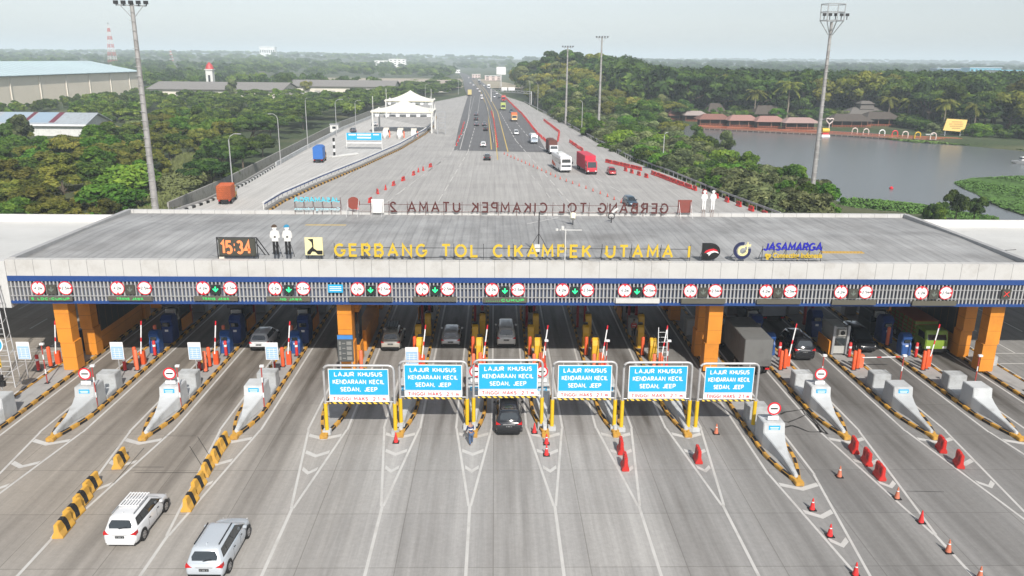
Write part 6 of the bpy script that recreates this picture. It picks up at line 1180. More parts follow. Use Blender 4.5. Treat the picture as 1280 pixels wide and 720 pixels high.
# ------------------------------------------------------------------ lakeside restaurant and boardwalk
THA = mat('thatch_dark', (.075, .062, .052), .95, scale=.8, var=.3, bump=.6); TIL = mat('tile_red', (.20, .095, .075), .85, scale=.6, dirt=.3); RAIL = mat('rail_orange', (.40, .12, .06), .6); WOOD = mat('deck_wood', (.24, .12, .08), .8)
def pav(px0, px1, pyb, ze, zr, d, rm_, label, tier=False):
    a, b_ = at(px0, pyb, LAKE+.8), at(px1, pyb, LAKE+.8); W_ = b_.x-a.x; t = T('lakeside_pavilion', label, 'pavilion', (a.x, a.y, LAKE+.8)); t.part('deck', WOOD).box(-.6, W_+.6, -.5, d, -.3, 0)
    h2 = d/2; q = t.part('roof', rm_); rd = min(W_*.18, 4)
    q.loft([[(-1, -1, ze), (W_+1, -1, ze), (W_+1, d+1, ze), (-1, d+1, ze)], [(rd, h2-.3, zr), (W_-rd, h2-.3, zr), (W_-rd, h2+.3, zr), (rd, h2+.3, zr)]])
    if tier: g = t.part('upper_roof', rm_); g.loft([[(W_*.3, h2-3, zr-.8), (W_*.7, h2-3, zr-.8), (W_*.7, h2+3, zr-.8), (W_*.3, h2+3, zr-.8)], [(W_*.33, h2-2.6, zr+1.8), (W_*.67, h2-2.6, zr+1.8), (W_*.67, h2+2.6, zr+1.8), (W_*.33, h2+2.6, zr+1.8)], [(W_*.3, h2-3.4, zr+1.8), (W_*.7, h2-3.4, zr+1.8), (W_*.7, h2+3.4, zr+1.8), (W_*.3, h2+3.4, zr+1.8)], [(W_*.4, h2-.2, zr+3.2), (W_*.6, h2-.2, zr+3.2), (W_*.6, h2+.2, zr+3.2), (W_*.4, h2+.2, zr+3.2)]])
    n_ = max(2, int(W_/4))
    for i in range(n_+1): t.part('post', WOOD).box(W_*i/n_-.12, W_*i/n_+.12, -.1, .14, 0, ze)
    t.part('back_wall', mat('pavilion_dark_wall', (.07, .05, .045), .9)).box(0, W_, d*.55, d*.6, 0, ze); r_ = t.part('railing', RAIL); r_.box(0, W_, -.3, -.22, .9, 1.05); r_.box(0, W_, -.3, -.22, .4, .5)  # plain dark brown wall across the hut, orange railing in front
    for x in np.arange(0, W_, 1.2): r_.box(x, x+.1, -.3, -.22, 0, .95)
    t.done()
pav(838, 860, 151, 2.6, 5.4, 12, TIL, 'low red roofed hut half hidden at the left end of the restaurant'); pav(857, 883, 152.5, 3.2, 5.0, 12, mat('sheet_dull', (.33, .28, .26), .7), 'grey sheet roofed pavilion at the left end of the boardwalk'); pav(886, 904, 149, 3.6, 7.8, 10, THA, 'tall steep thatched hut behind the left pavilions')
pav(875, 911, 157.5, 3.0, 5.2, 9, TIL, 'rust red roofed pavilion at the start of the boardwalk'); pav(912, 946, 159, 3.0, 5.2, 9, mat('sheet_pink', (.30, .165, .14), .7), 'pink red roofed pavilion second along the water'); pav(947, 979, 160.5, 2.9, 5.2, 9, mat('sheet_pink', (.30, .165, .14), .7), 'pink red roofed pavilion third along the water'); pav(982, 1021, 162, 2.9, 5.0, 9, mat('sheet_pinkgrey', (.32, .22, .2), .7), 'dull pink roofed pavilion left of the cage mast')
pav(944, 976, 152, 3.6, 7.6, 11, THA, 'wide brown thatched hall behind the pink pavilions'); pav(1040, 1086, 159.5, 2.9, 5.9, 10, THA, 'long dark thatched pavilion right of the cage mast'); pav(1084, 1122, 158, 3.4, 6.4, 12, THA, 'large dark thatched hall with open front at the right end'); pav(1062, 1106, 153.5, 4.2, 7.2, 12, mat('thatch_grey', (.13, .12, .11), .95, bump=.5), 'grey tiered roof hall behind the dark thatched ones', True)
P_ = [at(*p, LAKE+.6) for p in [(873, 159.5), (960, 164), (1040, 167.5), (1110, 172), (1165, 174.5), (1200, 176)]]
t = T('boardwalk', 'long orange railed boardwalk on stilts along the far lake shore', 'boardwalk', (0, 0, 0)); q = t.part('deck', WOOD)
for i in range(5): q.beam(P_[i], P_[i+1], 2.6, .25)
g = t.part('railing', RAIL)
for i in range(5):
    for z in (.5, 1.0):
        for o_ in (-1.2, 1.2): g.beam(P_[i]+Vector((0, o_, z)), P_[i+1]+Vector((0, o_, z)), .1, .14)
for p, a_ in along(P_, 1.6): g.box(p.x-.05, p.x+.05, p.y-1.25, p.y-1.15, p.z, p.z+1.05)
s_ = t.part('stilt', mat('stilt_pale', (.4, .36, .33), .8))
for p, a_ in along(P_, 2.4): s_.box(p.x-.1, p.x+.1, p.y-1.3, p.y-1.1, LAKE-.5, p.z)
t.done()
def archw(px, py, m, label, w_=2.2, h=2.6):
    p = at(px, py, LAKE+.75); t = T('boardwalk_arch', label, 'arch', p, 0, 'arches on the boardwalk'); t.part('arch', m, smooth=50).tube([(-w_/2, 0, 0), (-w_/2, 0, h*.6)]+[(-w_/2*math.cos(a_), 0, h*.6+h*.4*math.sin(a_)) for a_ in np.linspace(.4, PI-.4, 6)]+[(w_/2, 0, h*.6), (w_/2, 0, 0)], .22, 7); t.part('foot_plate', GREY).box(-w_/2-.2, w_/2+.2, -.2, .2, -.05, 0.04); t.done()
pale_ = mat('arch_pale', (.6, .5, .46), .6)
for px, py, m, lb in ((1068, 168, pale_, 'pale arch first on the boardwalk'), (1082, 169, pale_, 'pale arch second on the boardwalk'), (1102, 170.5, TXTW, 'white arch on the boardwalk'), (1118, 171.5, SRED, 'red arch on the boardwalk'), (1131, 172.5, pale_, 'pale pink arch right of the red one'), (1146.5, 173.5, BYEL, 'bright yellow arch on the boardwalk'), (1166, 174.5, pale_, 'greyish arch at the right end of the boardwalk')): archw(px, py, m, lb)
p = at(1035.5, 166, LAKE+.75); t = T('heart_frame', 'pale heart shaped frame standing on a post on the boardwalk', 'frame', p); t.part('heart', pale_, smooth=50).tube([(1.5*math.sin(a_)**3, 0, 5+.35*(3.2*math.cos(a_)-1.3*math.cos(2*a_)-.5*math.cos(3*a_))) for a_ in np.linspace(0, 2*PI, 24)], .25, 6); t.part('post', pale_).box(-.15, .15, -.1, .1, 0, 4); t.done()
p = at(1031, 171, LAKE); t = T('pleasure_boat', 'small white and red paddle boat with yellow roof moored by the boardwalk', 'boat', p); t.part('hull', TXTW, bevel=.15).box(-1.8, 1.8, -1.2, 1.2, -.1, .9, .2); t.part('seat_tub', SRED, bevel=.1).box(-1.3, 1.3, -.9, .9, .9, 1.5); t.part('canopy', BYEL, smooth=40).tube([(-1.4, 0, 2.6), (1.4, 0, 2.6)], .9, 8); t.part('post', GREY).box(-1.2, -1.1, -.1, .1, 1.4, 2.4); t.part('post', GREY).box(1.1, 1.2, -.1, .1, 1.4, 2.4); t.done()
p = at(1276, 204, LAKE); t = T('boat', 'small grey boat at the right edge of the lake', 'boat', p); t.part('hull', GREY).loft([[(-3, -.2, .9), (-3, .2, .9), (-3, .1, .5), (-3, -.1, .5)], [(-1.5, -1, .8), (-1.5, 1, .8), (-1.5, .6, -.1), (-1.5, -.6, -.1)], [(3, -1, .8), (3, 1, .8), (3, .6, -.1), (3, -.6, -.1)]]); t.part('cabin', WHITE, bevel=.1).box(-.3, 2.2, -.7, .7, .8, 2); t.part('window', GLASS).box(-.32, 1.8, -.72, .72, 1.3, 1.7); t.done()
for i, px in enumerate((1160, 1167, 1173.5)): p = at(px, 179.2, LAKE); t = T('rowing_boat', 'dark low boat at the reed edge, %s from the left' % ('first', 'second', 'third')[i], 'boat', p, 0, 'dark boats at the reed edge'); t.part('hull', DARK).loft([[(-1.3, -.1, .5), (-1.3, .1, .5), (-1.3, 0, .3)], [(0, -.5, .4), (0, .5, .4), (0, 0, -.1)], [(1.3, -.1, .5), (1.3, .1, .5), (1.3, 0, .3)]]); t.part('bench', WOOD).box(-.15, .15, -.35, .35, .4, .46); t.done()
a, b_ = onY(1181, 149, 318), onY(1205, 164, 318); t = T('billboard', 'yellow billboard with faint lines of text on the far lake shore', 'billboard', (a.x, 318, LAKE)); W_ = b_.x-a.x; t.part('panel', mat('board_ochre', (.75, .52, .17), .6)).raw([(0, 0, b_.z-LAKE+.3), (W_, 0, b_.z-LAKE-.3), (W_+.7, 0, a.z-LAKE-.2), (.9, 0, a.z-LAKE+.2), (0, .3, b_.z-LAKE+.3), (W_, .3, b_.z-LAKE-.3), (W_+.7, .3, a.z-LAKE-.2), (.9, .3, a.z-LAKE+.2)], [(0, 1, 2, 3), (7, 6, 5, 4), (0, 4, 5, 1), (1, 5, 6, 2), (2, 6, 7, 3), (3, 7, 4, 0)])
hb = b_.z-LAKE; ht = a.z-LAKE; q = t.part('text_lines', mat('text_brown', (.35, .2, .08), .7))
for f_, x0, x1 in ((.78, .3, .8), (.6, .2, .35), (.6, .4, .85), (.42, .25, .85), (.25, .35, .75)): z = hb+(ht-hb)*f_; q.box(W_*x0+.4, W_*x1+.4, -.06, -.01, z-.15, z+.15)
t.part('post', GREY).box(1, 1.3, .3, .6, -.5, hb+1); t.part('post', GREY).box(W_-1.3, W_-1, .3, .6, -.5, hb+1); t.done()
for i, (x0, x1) in enumerate(((1157, 1167), (1176, 1197), (1200, 1206), (1208, 1214))):
    a, b_ = at(x0, 172, LAKE+.3), at(x1, 172, LAKE+.3); t = T('shore_wall', 'low white wall piece on the far shore under the billboard, %s from the left' % ('first', 'second', 'third', 'fourth')[i], 'wall', a, 0, 'white wall pieces on the shore'); t.part('wall', WHITE).box(0, b_.x-a.x, 0, .5, -.5, 1.3); t.part('coping', LCONC).box(-.1, b_.x-a.x+.1, -.1, .6, 1.3, 1.45); t.done()
one('buoy', MB([SRED]).tube([(0, 0, -.2), (0, 0, .3), (0, 0, .6)], [.4, .45, .1], 10), 'small red buoy floating on the open lake', 'buoy', loc=at(1114, 236, LAKE), smooth=50)
# floating weed and reeds
def weedmat(name, a, b_):
    m = mat(name, a, .9, var=.35, scale=1.2, obj_var=0); return m
def weeds(name, label, poly, n_, m, h=.35, z=LAKE, cat='plants'):
    poly = [tuple(at(*p, z).to_2d()) for p in poly]; P0 = np.array(poly); rg_ = np.random.default_rng(len(name)+n_); lo, hi = P0.min(0), P0.max(0); n_ = n_*5; Q = rg_.uniform(lo, hi, (n_*3, 2)); Q = Q[inpoly(Q, poly)][:n_]; n1 = len(Q)
    a_ = rg_.uniform(0, 2*PI, n1); s_ = rg_.uniform(.14, .42, n1)*(1+.4*np.sin(Q[:, 0]/4))*(1+Q[:, 1].mean()/400); hh = rg_.uniform(.1, h, n1)*(1+.6*np.sin(Q[:, 0]/5+Q[:, 1]/7)); c_, s2 = np.cos(a_)*s_, np.sin(a_)*s_
    V = np.stack([np.stack([Q[:, 0]-c_, Q[:, 1]-s2, np.full(n1, z+.02)], -1), np.stack([Q[:, 0]+s2, Q[:, 1]-c_, z+.05+hh*.5], -1), np.stack([Q[:, 0]+c_, Q[:, 1]+s2, z+.05+hh], -1), np.stack([Q[:, 0]-s2, Q[:, 1]+c_, z+.05+hh*.6], -1)], 1).reshape(-1, 3)
    one(name, None, label, cat, kind='stuff', me=npmesh(name, V, np.arange(n1*4).reshape(-1, 4), [m]))
WEED = mat('weed_green', (.07, .15, .025), .9, var=.5, scale=.5); WEED2 = mat('weed_bright', (.11, .19, .035), .9, var=.5, scale=.5)
weeds('floating_weed', 'bright green floating weed spit at the right of the lake', [(1193, 229), (1215, 223), (1300, 221), (1380, 224), (1380, 285), (1290, 272), (1262, 263), (1240, 254), (1222, 243), (1205, 236)], 9000, WEED)
weeds('floating_weed', 'green weed strip along the far shore below the billboard', [(1098, 171), (1130, 169.5), (1200, 171), (1300, 172), (1300, 191), (1250, 185), (1190, 181), (1140, 178), (1115, 175)], 5000, WEED2)
weeds('shore_grass', 'green grass strip on the near lake shore behind the canopy', [(1030, 262), (1060, 253), (1150, 256), (1190, 266), (1245, 274), (1250, 290), (1030, 290)], 6000, WEED, .8, LAKE+.2)
weeds('bank_grass', 'green reeds along the near bank of the lake', [(1040, 262), (1000, 243), (955, 224), (900, 203), (862, 189), (835, 176), (828, 182), (870, 204), (930, 234), (990, 268)], 6000, WEED, 1.4, LAKE+.1)
weeds('water_lilies', 'pale lily leaves on the water right of the restaurant', [(1128, 160), (1180, 158), (1182, 165), (1130, 166)], 900, mat('lily_pale', (.3, .34, .2), .8), .5)
weeds('verge_grass', 'tall dry grass patch beside the left side road', [(140, 320), (165, 262), (200, 215), (240, 195), (262, 195), (262, 240), (232, 300)], 9000, mat('dry_grass', (.12, .14, .045), .9, var=.5, scale=.4), 1.6, LAND+.2)
weeds('field_grass', 'light green clearing between the left trees', [(155, 160), (160, 145), (215, 140), (220, 158)], 5000, mat('clearing_grass', (.14, .18, .06), .9, var=.4, scale=.4), 1.0, LAND+.1)
mb = MB([mat('dirt_track', (.13, .11, .09), .9, var=.2)]); q = [at(*p, LAND+.6) for p in ((178, 255), (205, 262), (262, 222), (275, 205), (262, 208), (215, 232))]; mb.quad(*[tuple(v) for v in q]); one('dirt_track', mb, kind='structure')
mb = MB([mat('dry_field', (.30, .26, .19), .95, var=.15, scale=.02, dirt=.4, dcol=(.12, .14, .06))])
for q in ([(-150, 760), (40, 760), (-10, 1100), (-290, 1100)],): mb.quad(*[(a_, b_, LAND+2.2) for a_, b_ in q])
one('dry_field', mb, kind='structure')
# ------------------------------------------------------------------ trees
def leafmat(name, c0, c1, c2):
    m = bpy.data.materials.new(name); m.use_nodes = True; n = m.node_tree.nodes; l = m.node_tree.links; b = n['Principled BSDF']; b.inputs['Roughness'].default_value = .7; b.inputs['Specular IOR Level'].default_value = .25
    a = n.new('ShaderNodeAttribute'); a.attribute_name = 'tone'; rp = n.new('ShaderNodeValToRGB'); rp.color_ramp.elements[0].color = (*c0, 1); rp.color_ramp.elements[1].color = (*c2, 1); e = rp.color_ramp.elements.new(.5); e.color = (*c1, 1); l.new(a.outputs['Fac'], rp.inputs[0])
    oi = n.new('ShaderNodeObjectInfo'); hs = n.new('ShaderNodeHueSaturation'); mr = n.new('ShaderNodeMapRange'); mr.inputs[3].default_value = .78; mr.inputs[4].default_value = 1.6; m2 = n.new('ShaderNodeMapRange'); m2.inputs[3].default_value = .475; m2.inputs[4].default_value = .515
    ml = n.new('ShaderNodeMath'); ml.operation = 'MULTIPLY'; ml.inputs[1].default_value = 7.31; f_ = n.new('ShaderNodeMath'); f_.operation = 'FRACT'; l.new(oi.outputs['Random'], ml.inputs[0]); l.new(ml.outputs[0], f_.inputs[0]); l.new(f_.outputs[0], m2.inputs[0]); l.new(m2.outputs[0], hs.inputs['Hue'])
    l.new(oi.outputs['Random'], mr.inputs[0]); l.new(mr.outputs[0], hs.inputs['Value']); l.new(rp.outputs[0], hs.inputs['Color']); l.new(hs.outputs[0], b.inputs['Base Color'])
    tr = n.new('ShaderNodeBsdfTranslucent'); l.new(hs.outputs[0], tr.inputs[0]); ms = n.new('ShaderNodeMixShader'); ms.inputs[0].default_value = .25; l.new(b.outputs[0], ms.inputs[1]); l.new(tr.outputs[0], ms.inputs[2]); l.new(ms.outputs[0], n['Material Output'].inputs[0]); return m
LM = {'mid': leafmat('foliage_mid', (.010, .030, .005), (.055, .105, .014), (.15, .21, .03)), 'olive': leafmat('foliage_olive', (.020, .034, .006), (.105, .125, .018), (.22, .215, .04)), 'dark': leafmat('foliage_dark', (.006, .018, .005), (.032, .070, .013), (.085, .14, .022)), 'bright': leafmat('foliage_bright', (.018, .055, .005), (.065, .145, .014), (.14, .23, .026)), 'grey': leafmat('foliage_grey', (.024, .036, .014), (.085, .11, .042), (.17, .20, .08))}
BARK = mat('bark', (.11, .085, .06), .9, var=.3, scale=3)
def leaves(C, Rr, n_, size, rg_, flat=1.0, up=.35):
    # quads scattered over the shells of clumps C (k,3) with radii Rr
    k = len(C); w_ = Rr**2; idx = rg_.choice(k, n_, p=w_/w_.sum()); d = rg_.normal(size=(n_, 3)); d /= np.linalg.norm(d, axis=1)[:, None]; d[:, 2] = np.where(d[:, 2] < -.35, -d[:, 2], d[:, 2])
    rad = Rr[idx]*(1-.35*rg_.random(n_)**2); P_ = C[idx]+d*rad[:, None]*np.array([1, 1, flat]); nn = d+rg_.normal(size=(n_, 3))*.55; nn[:, 2] += up; nn /= np.linalg.norm(nn, axis=1)[:, None]
    t1 = np.cross(nn, rg_.normal(size=(n_, 3))); t1 /= np.linalg.norm(t1, axis=1)[:, None]; t2 = np.cross(nn, t1); s_ = size*rg_.uniform(.6, 1.35, n_)[:, None]; t1 = t1*s_; t2 = t2*s_*.55
    V = np.stack([P_-t1, P_-t2*.9+t1*.1, P_+t1, P_+t2], 1).reshape(-1, 3)
    ct = rg_.random(k)[idx]; tone = np.clip(.1+.62*ct+.2*rg_.normal(size=n_)*.8+.12*d[:, 2], 0, 1); return V, tone
PV = {}
def crownmesh(name, kind, H_, Wd, n_, size, seed, lm):
    rg_ = np.random.default_rng(seed)
    if kind == 'round': k = 26; a = rg_.uniform(0, 2*PI, k); r_ = Wd*.5*np.sqrt(rg_.random(k))*.78; z = H_*(.42+.48*rg_.random(k)*np.sqrt(np.clip(1-(r_/(Wd*.5))**2, .15, 1))); C = np.stack([r_*np.cos(a), r_*np.sin(a), z], -1); Rr = Wd*rg_.uniform(.10, .2, k); fl = .8
    elif kind == 'spread': k = 30; a = rg_.uniform(0, 2*PI, k); r_ = Wd*.5*np.sqrt(rg_.random(k))*.88; z = H_*(.78+.13*rg_.random(k)-.22*(r_/(Wd*.5))**2); C = np.stack([r_*np.cos(a), r_*np.sin(a), z], -1); Rr = Wd*rg_.uniform(.08, .15, k); fl = .45
    elif kind == 'bush': k = 22; a = rg_.uniform(0, 2*PI, k); r_ = Wd*.5*np.sqrt(rg_.random(k))*.8; z = H_*(.12+.62*rg_.random(k)); C = np.stack([r_*np.cos(a), r_*np.sin(a), z], -1); Rr = Wd*rg_.uniform(.12, .22, k); fl = .9
    elif kind == 'tall': k = 30; z = H_*(.25+.68*rg_.random(k)); pr = np.sin(np.clip((z/H_-.15)/.85, 0, 1)*PI)**.6; a = rg_.uniform(0, 2*PI, k); r_ = Wd*.42*np.sqrt(rg_.random(k))*pr; C = np.stack([r_*np.cos(a), r_*np.sin(a), z], -1); Rr = Wd*rg_.uniform(.12, .22, k); fl = 1.1
    elif kind == 'feather': k = 34; a = rg_.uniform(0, 2*PI, k); q = rg_.random(k); r_ = Wd*.5*q; z = H_*(.95-.55*q**2)*rg_.uniform(.75, 1, k); C = np.stack([r_*np.cos(a), r_*np.sin(a), z], -1); Rr = Wd*rg_.uniform(.06, .12, k); fl = 1.2
    V, tone = leaves(C, Rr, n_, size, rg_, fl)
    me = npmesh(name, V, np.arange(len(V)).reshape(-1, 4), [lm]); a_ = me.attributes.new('tone', 'FLOAT', 'FACE'); a_.data.foreach_set('value', tone.astype(np.float32)); PV[name] = (V, tone); return me, C
def trunkmesh(name, H_, C, r_, seed, base=.9):
    q = MB([BARK]); rr = random.Random(seed); f_ = H_*rr.uniform(.3, .42); bend = rr.uniform(-.3, .3); q.tube([(0, 0, -1), (bend*.4, 0, f_*.5), (bend, .1, f_)], [r_, r_*.85, r_*.7], 7)
    for i in range(min(7, len(C))): c_ = Vector(C[i*len(C)//7]); m_ = (Vector((bend, .1, f_))+c_)/2+Vector((0, 0, -.05*H_)); q.tube([(bend, .1, f_*.95), m_, c_], [r_*.5, r_*.3, r_*.1], 5)
    return q.mesh(name, 60)
PROTO = {}
def proto(key, kind, H_, Wd, n_, size, seed, lm, tr=.25):
    cm, C = crownmesh('crown', kind, H_, Wd, n_, size, seed, LM[lm]); PV[key] = (*PV['crown'], lm, H_); PROTO[key] = (cm, trunkmesh('trunk', H_, C, tr, seed), H_)
for i in range(3):
    proto('round%d' % i, 'round', 10, 9, 5200, .36, 10+i, ('mid', 'dark', 'olive')[i]); proto('bush%d' % i, 'bush', 5.5, 6, 4200, .28, 20+i, ('grey', 'bright', 'mid')[i], .12)
    proto('tall%d' % i, 'tall', 12, 7, 5200, .38, 30+i, ('mid', 'dark', 'grey')[i]); proto('spread%d' % i, 'spread', 9, 12, 5600, .34, 40+i, ('dark', 'mid', 'olive')[i]); proto('feather%d' % i, 'feather', 8, 7, 4600, .33, 50+i, ('olive', 'bright', 'mid')[i], .15)
# palm
def palmmesh():
    q = MB([LM['olive']]); rr = random.Random(5)
    for i in range(20):
        a = i*2.4+rr.uniform(-.2, .2); el = rr.uniform(-.15, 1.1); L_ = rr.uniform(3.2, 4.2); pts = []
        for s_ in np.linspace(0, 1, 8): pts.append(Vector((math.cos(a)*L_*s_*math.cos(el*.6), math.sin(a)*L_*s_*math.cos(el*.6), 9.2+L_*s_*math.sin(el)-2.4*s_*s_)))
        for j in range(7):
            d = (pts[j+1]-pts[j]).normalized(); sd_ = d.cross(Vector((0, 0, 1))).normalized(); w_ = .75*(1-.7*abs(j/7-.35))
            for s2 in (-1, 1):
                for f_ in (0, .5): b0 = pts[j].lerp(pts[j+1], f_); b1 = pts[j].lerp(pts[j+1], f_+.32); q.quad(b0, b1, b1+sd_*s2*w_+d*.35+Vector((0, 0, -.3)), b0+sd_*s2*w_+d*.25+Vector((0, 0, -.3)))
    me = q.mesh('crown'); a_ = me.attributes.new('tone', 'FLOAT', 'FACE'); a_.data.foreach_set('value', np.random.default_rng(1).uniform(.3, .9, len(me.polygons)).astype(np.float32))
    tq = MB([mat('palm_trunk', (.2, .17, .13), .9)]); tq.tube([(0, 0, -1), (.3, 0, 4), (.1, 0, 9.3)], [.28, .2, .15], 8); return me, tq.mesh('trunk', 60), 9.5
PROTO['palm'] = palmmesh()
NT = 0
def tree(key, x, y, h, label, group, z=None, name=None, wide=1.0):
    global NT
    cm, tm, H_ = PROTO[key]; s_ = h/H_; root = bpy.data.objects.new(name or {'p': 'palm_tree', 'b': 'bush'}.get(key[0], 'tree'), None); COL.objects.link(root); root.empty_display_size = .5
    root.location = (x, y, (gz(x, y) if z is None else z)-.2); root.rotation_euler[2] = rnd.uniform(0, 6.28); root.scale = (s_*wide, s_*wide, s_)
    for nm, me in (('crown', cm), ('trunk', tm)): o = bpy.data.objects.new(nm, me); COL.objects.link(o); o.parent = root
    tag(root, label, 'tree' if key[0] != 'b' else 'bush', group); NT += 1
LOOK = {'round0': 'round green', 'round1': 'round dark green', 'round2': 'round olive', 'bush0': 'grey green', 'bush1': 'bright green', 'bush2': 'mid green', 'tall0': 'tall green', 'tall1': 'tall dark green', 'tall2': 'tall grey green', 'spread0': 'flat topped dark', 'spread1': 'flat topped green', 'spread2': 'flat topped olive', 'feather0': 'feathery olive', 'feather1': 'feathery bright green', 'feather2': 'feathery mid green', 'palm': 'coconut palm'}
placed = []; REQ = []
OPEN = [[tuple(at(*p, LAND).to_2d()) for p in q] for q in ([(158, 330), (225, 330), (262, 240), (264, 196), (240, 198), (205, 216), (170, 250)], [(165, 163), (170, 148), (212, 145), (216, 160)], [(35, 166), (122, 166), (128, 196), (25, 198)])]
def scatter(poly, z, gap, kinds, hr, where, group, maxn=80, grow=0.0, wide=1.0):
    poly = [tuple(at(*p, z).to_2d()) for p in poly]; P0 = np.array(poly); lo, hi = P0.min(0), P0.max(0); rg_ = np.random.default_rng(len(placed)+maxn); n_ = 0; cand = rg_.uniform(lo, hi, (16000, 2)); cand = cand[inpoly(cand, poly)]
    ok = (sdist(cand, plaza) > 2.6) & (sdist(cand, lake) > 1.0); cand = cand[ok]
    for q_ in OPEN: cand = cand[~inpoly(cand, q_)]
    for x, y in cand:
        if n_ >= maxn: break
        g = gap*(1+grow*max(0, y-100)/100)
        if any((x-a)**2+(y-b_)**2 < (.5*(g+c_))**2 for a, b_, c_ in placed if abs(x-a) < 12): continue
        if -346 < x < -263 and 366 < y < 634 or -240 < x < -85 and 528 < y < 645 or -218 < x < -142 and 283 < y < 309: continue
        k = rnd.choice(kinds); h = rnd.uniform(*hr)*(1+grow*.35*max(0, y-100)/100); placed.append((x, y, g)); n_ += 1; REQ.append((k, x, y, h, '%s %s %s' % (LOOK[k], 'tree' if k[0] != 'b' else 'bush', where), '%s %s' % (LOOK[k], group), wide))
    print(where, n_)
ZL = LAND
# left belt: near scrub, then flat topped trees along the wall
scatter([(342, 205), (262, 250), (240, 225), (300, 190), (345, 172), (440, 150), (470, 139), (560, 120), (575, 112), (556, 106), (430, 132), (330, 150)], ZL, 5.6, ['spread0', 'spread0', 'spread1', 'round1'], (6.5, 9), 'behind the boundary wall', 'trees behind the wall', 140, .1, 1.2)
scatter([(-180, 318), (-160, 225), (-60, 190), (60, 176), (150, 172), (210, 165), (300, 175), (240, 225), (190, 232), (160, 258), (140, 330)], ZL, 5.6, ['feather0', 'feather1', 'feather1', 'bush1', 'round2', 'round0', 'bush1', 'feather0'], (3.6, 8.6), 'in the scrub left of the mast', 'trees of the left scrub', 170, .25, 1.5)
scatter([(115, 165), (90, 140), (200, 128), (330, 120), (470, 118), (440, 135), (330, 150), (300, 175), (225, 165), (215, 158), (150, 160)], ZL, 7.2, ['round0', 'round1', 'feather1', 'spread1', 'tall0', 'bush2'], (4.2, 8), 'between sheds and side road', 'trees before the sheds', 170, .1, 1.35)
scatter([(-40, 146), (60, 133), (190, 115), (262, 126), (240, 132), (120, 134), (60, 139), (-20, 152)], ZL, 9, ['round0', 'round1', 'feather1', 'tall0', 'bush2'], (4, 6.5), 'below the large warehouse', 'trees below the warehouse', 60, 0, 1.2)
# right bushes between guard rail and lake
scatter([(975, 290), (930, 266), (850, 236), (790, 212), (730, 183), (690, 158), (700, 148), (760, 160), (830, 178), (870, 196), (930, 218), (985, 236), (1022, 254), (1040, 290)], -3.2, 4.0, ['bush0', 'bush1', 'bush0', 'bush0', 'feather1', 'bush2'], (4.8, 7.2), 'between guard rail and lake', 'bushes on the lake bank', 130, .2, 1.3)
for x, y, k, h, lb in ((1165, 290, 'bush2', 4.6, 'dark green shrub standing against the right end of the canopy'), (1192, 288, 'round1', 6.6, 'dark round shrub highest behind the right end of the canopy'), (1215, 288, 'round1', 5.6, 'dark shrub right of the highest one behind the canopy end')): p = at(x, y, -3.8); tree(k, p.x, p.y, h, lb, None, wide=.8)
scatter([(703, 160), (668, 134), (655, 125), (700, 126), (780, 137), (856, 150), (840, 165), (800, 174), (760, 166)], ZL, 7.5, ['round0', 'round2', 'tall0', 'tall2', 'spread2', 'round1'], (8, 13), 'right of the far masts', 'trees right of the highway', 110, .0, 1.25)
scatter([(655, 126), (636, 114), (638, 108), (700, 106), (850, 118), (856, 149), (780, 136)], ZL, 15, ['round0', 'round1', 'tall0', 'tall2', 'round2'], (16, 23), 'on the rise right of the highway', 'trees on the rise', 70, 0, 1.25)
# far shore forest
scatter([(838, 147.5), (940, 147.5), (1060, 150), (1130, 154), (1165, 161), (1215, 168), (1340, 173), (1340, 160), (1150, 147), (1000, 141), (850, 141)], LAKE+1, 10, ['round0', 'round1', 'tall0', 'tall1', 'round2', 'spread0', 'round1'], (17, 25), 'on the far lake shore', 'trees on the far shore', 110, .0, 1.1)
scatter([(838, 150), (1040, 152), (1125, 157), (1150, 165), (1210, 172), (1340, 178), (1340, 172), (1160, 159), (1125, 152), (1000, 146), (838, 145)], LAKE+1, 6.5, ['bush2', 'bush0', 'bush1', 'bush2'], (4, 7), 'along the far lake shore', 'bushes of the far shore', 90, .0, 1.5)
for x, y, h, lb in ((942, 150, 14, 'slender coconut palm behind the pink pavilions'), (982, 151, 18, 'tall coconut palm above the brown thatched hall'), (1108, 155, 12, 'coconut palm left of two beside the dark hall'), (1133, 157, 12, 'coconut palm right of two beside the dark hall'), (1178, 165, 13, 'coconut palm left of the yellow billboard'), (1146, 150, 14, 'coconut palm behind the lily leaves'), (1215, 168, 12, 'coconut palm right of the yellow billboard')): p = at(x, y, -3); tree('palm', p.x, p.y, h, lb, 'coconut palms by the lake', z=-3)
REQ.sort(key=lambda q: -q[3]*q[7 if 0 else 6]/math.hypot(q[1], q[2])); nb = nt_ = 0; REST = []
for q in REQ:
    if q[0][0] == 'b': nb += 1; ok_ = nb <= 290
    else: nt_ += 1; ok_ = nt_ <= 275
    if ok_: tree(*q[:6], wide=q[6])
    else: REST.append(q)
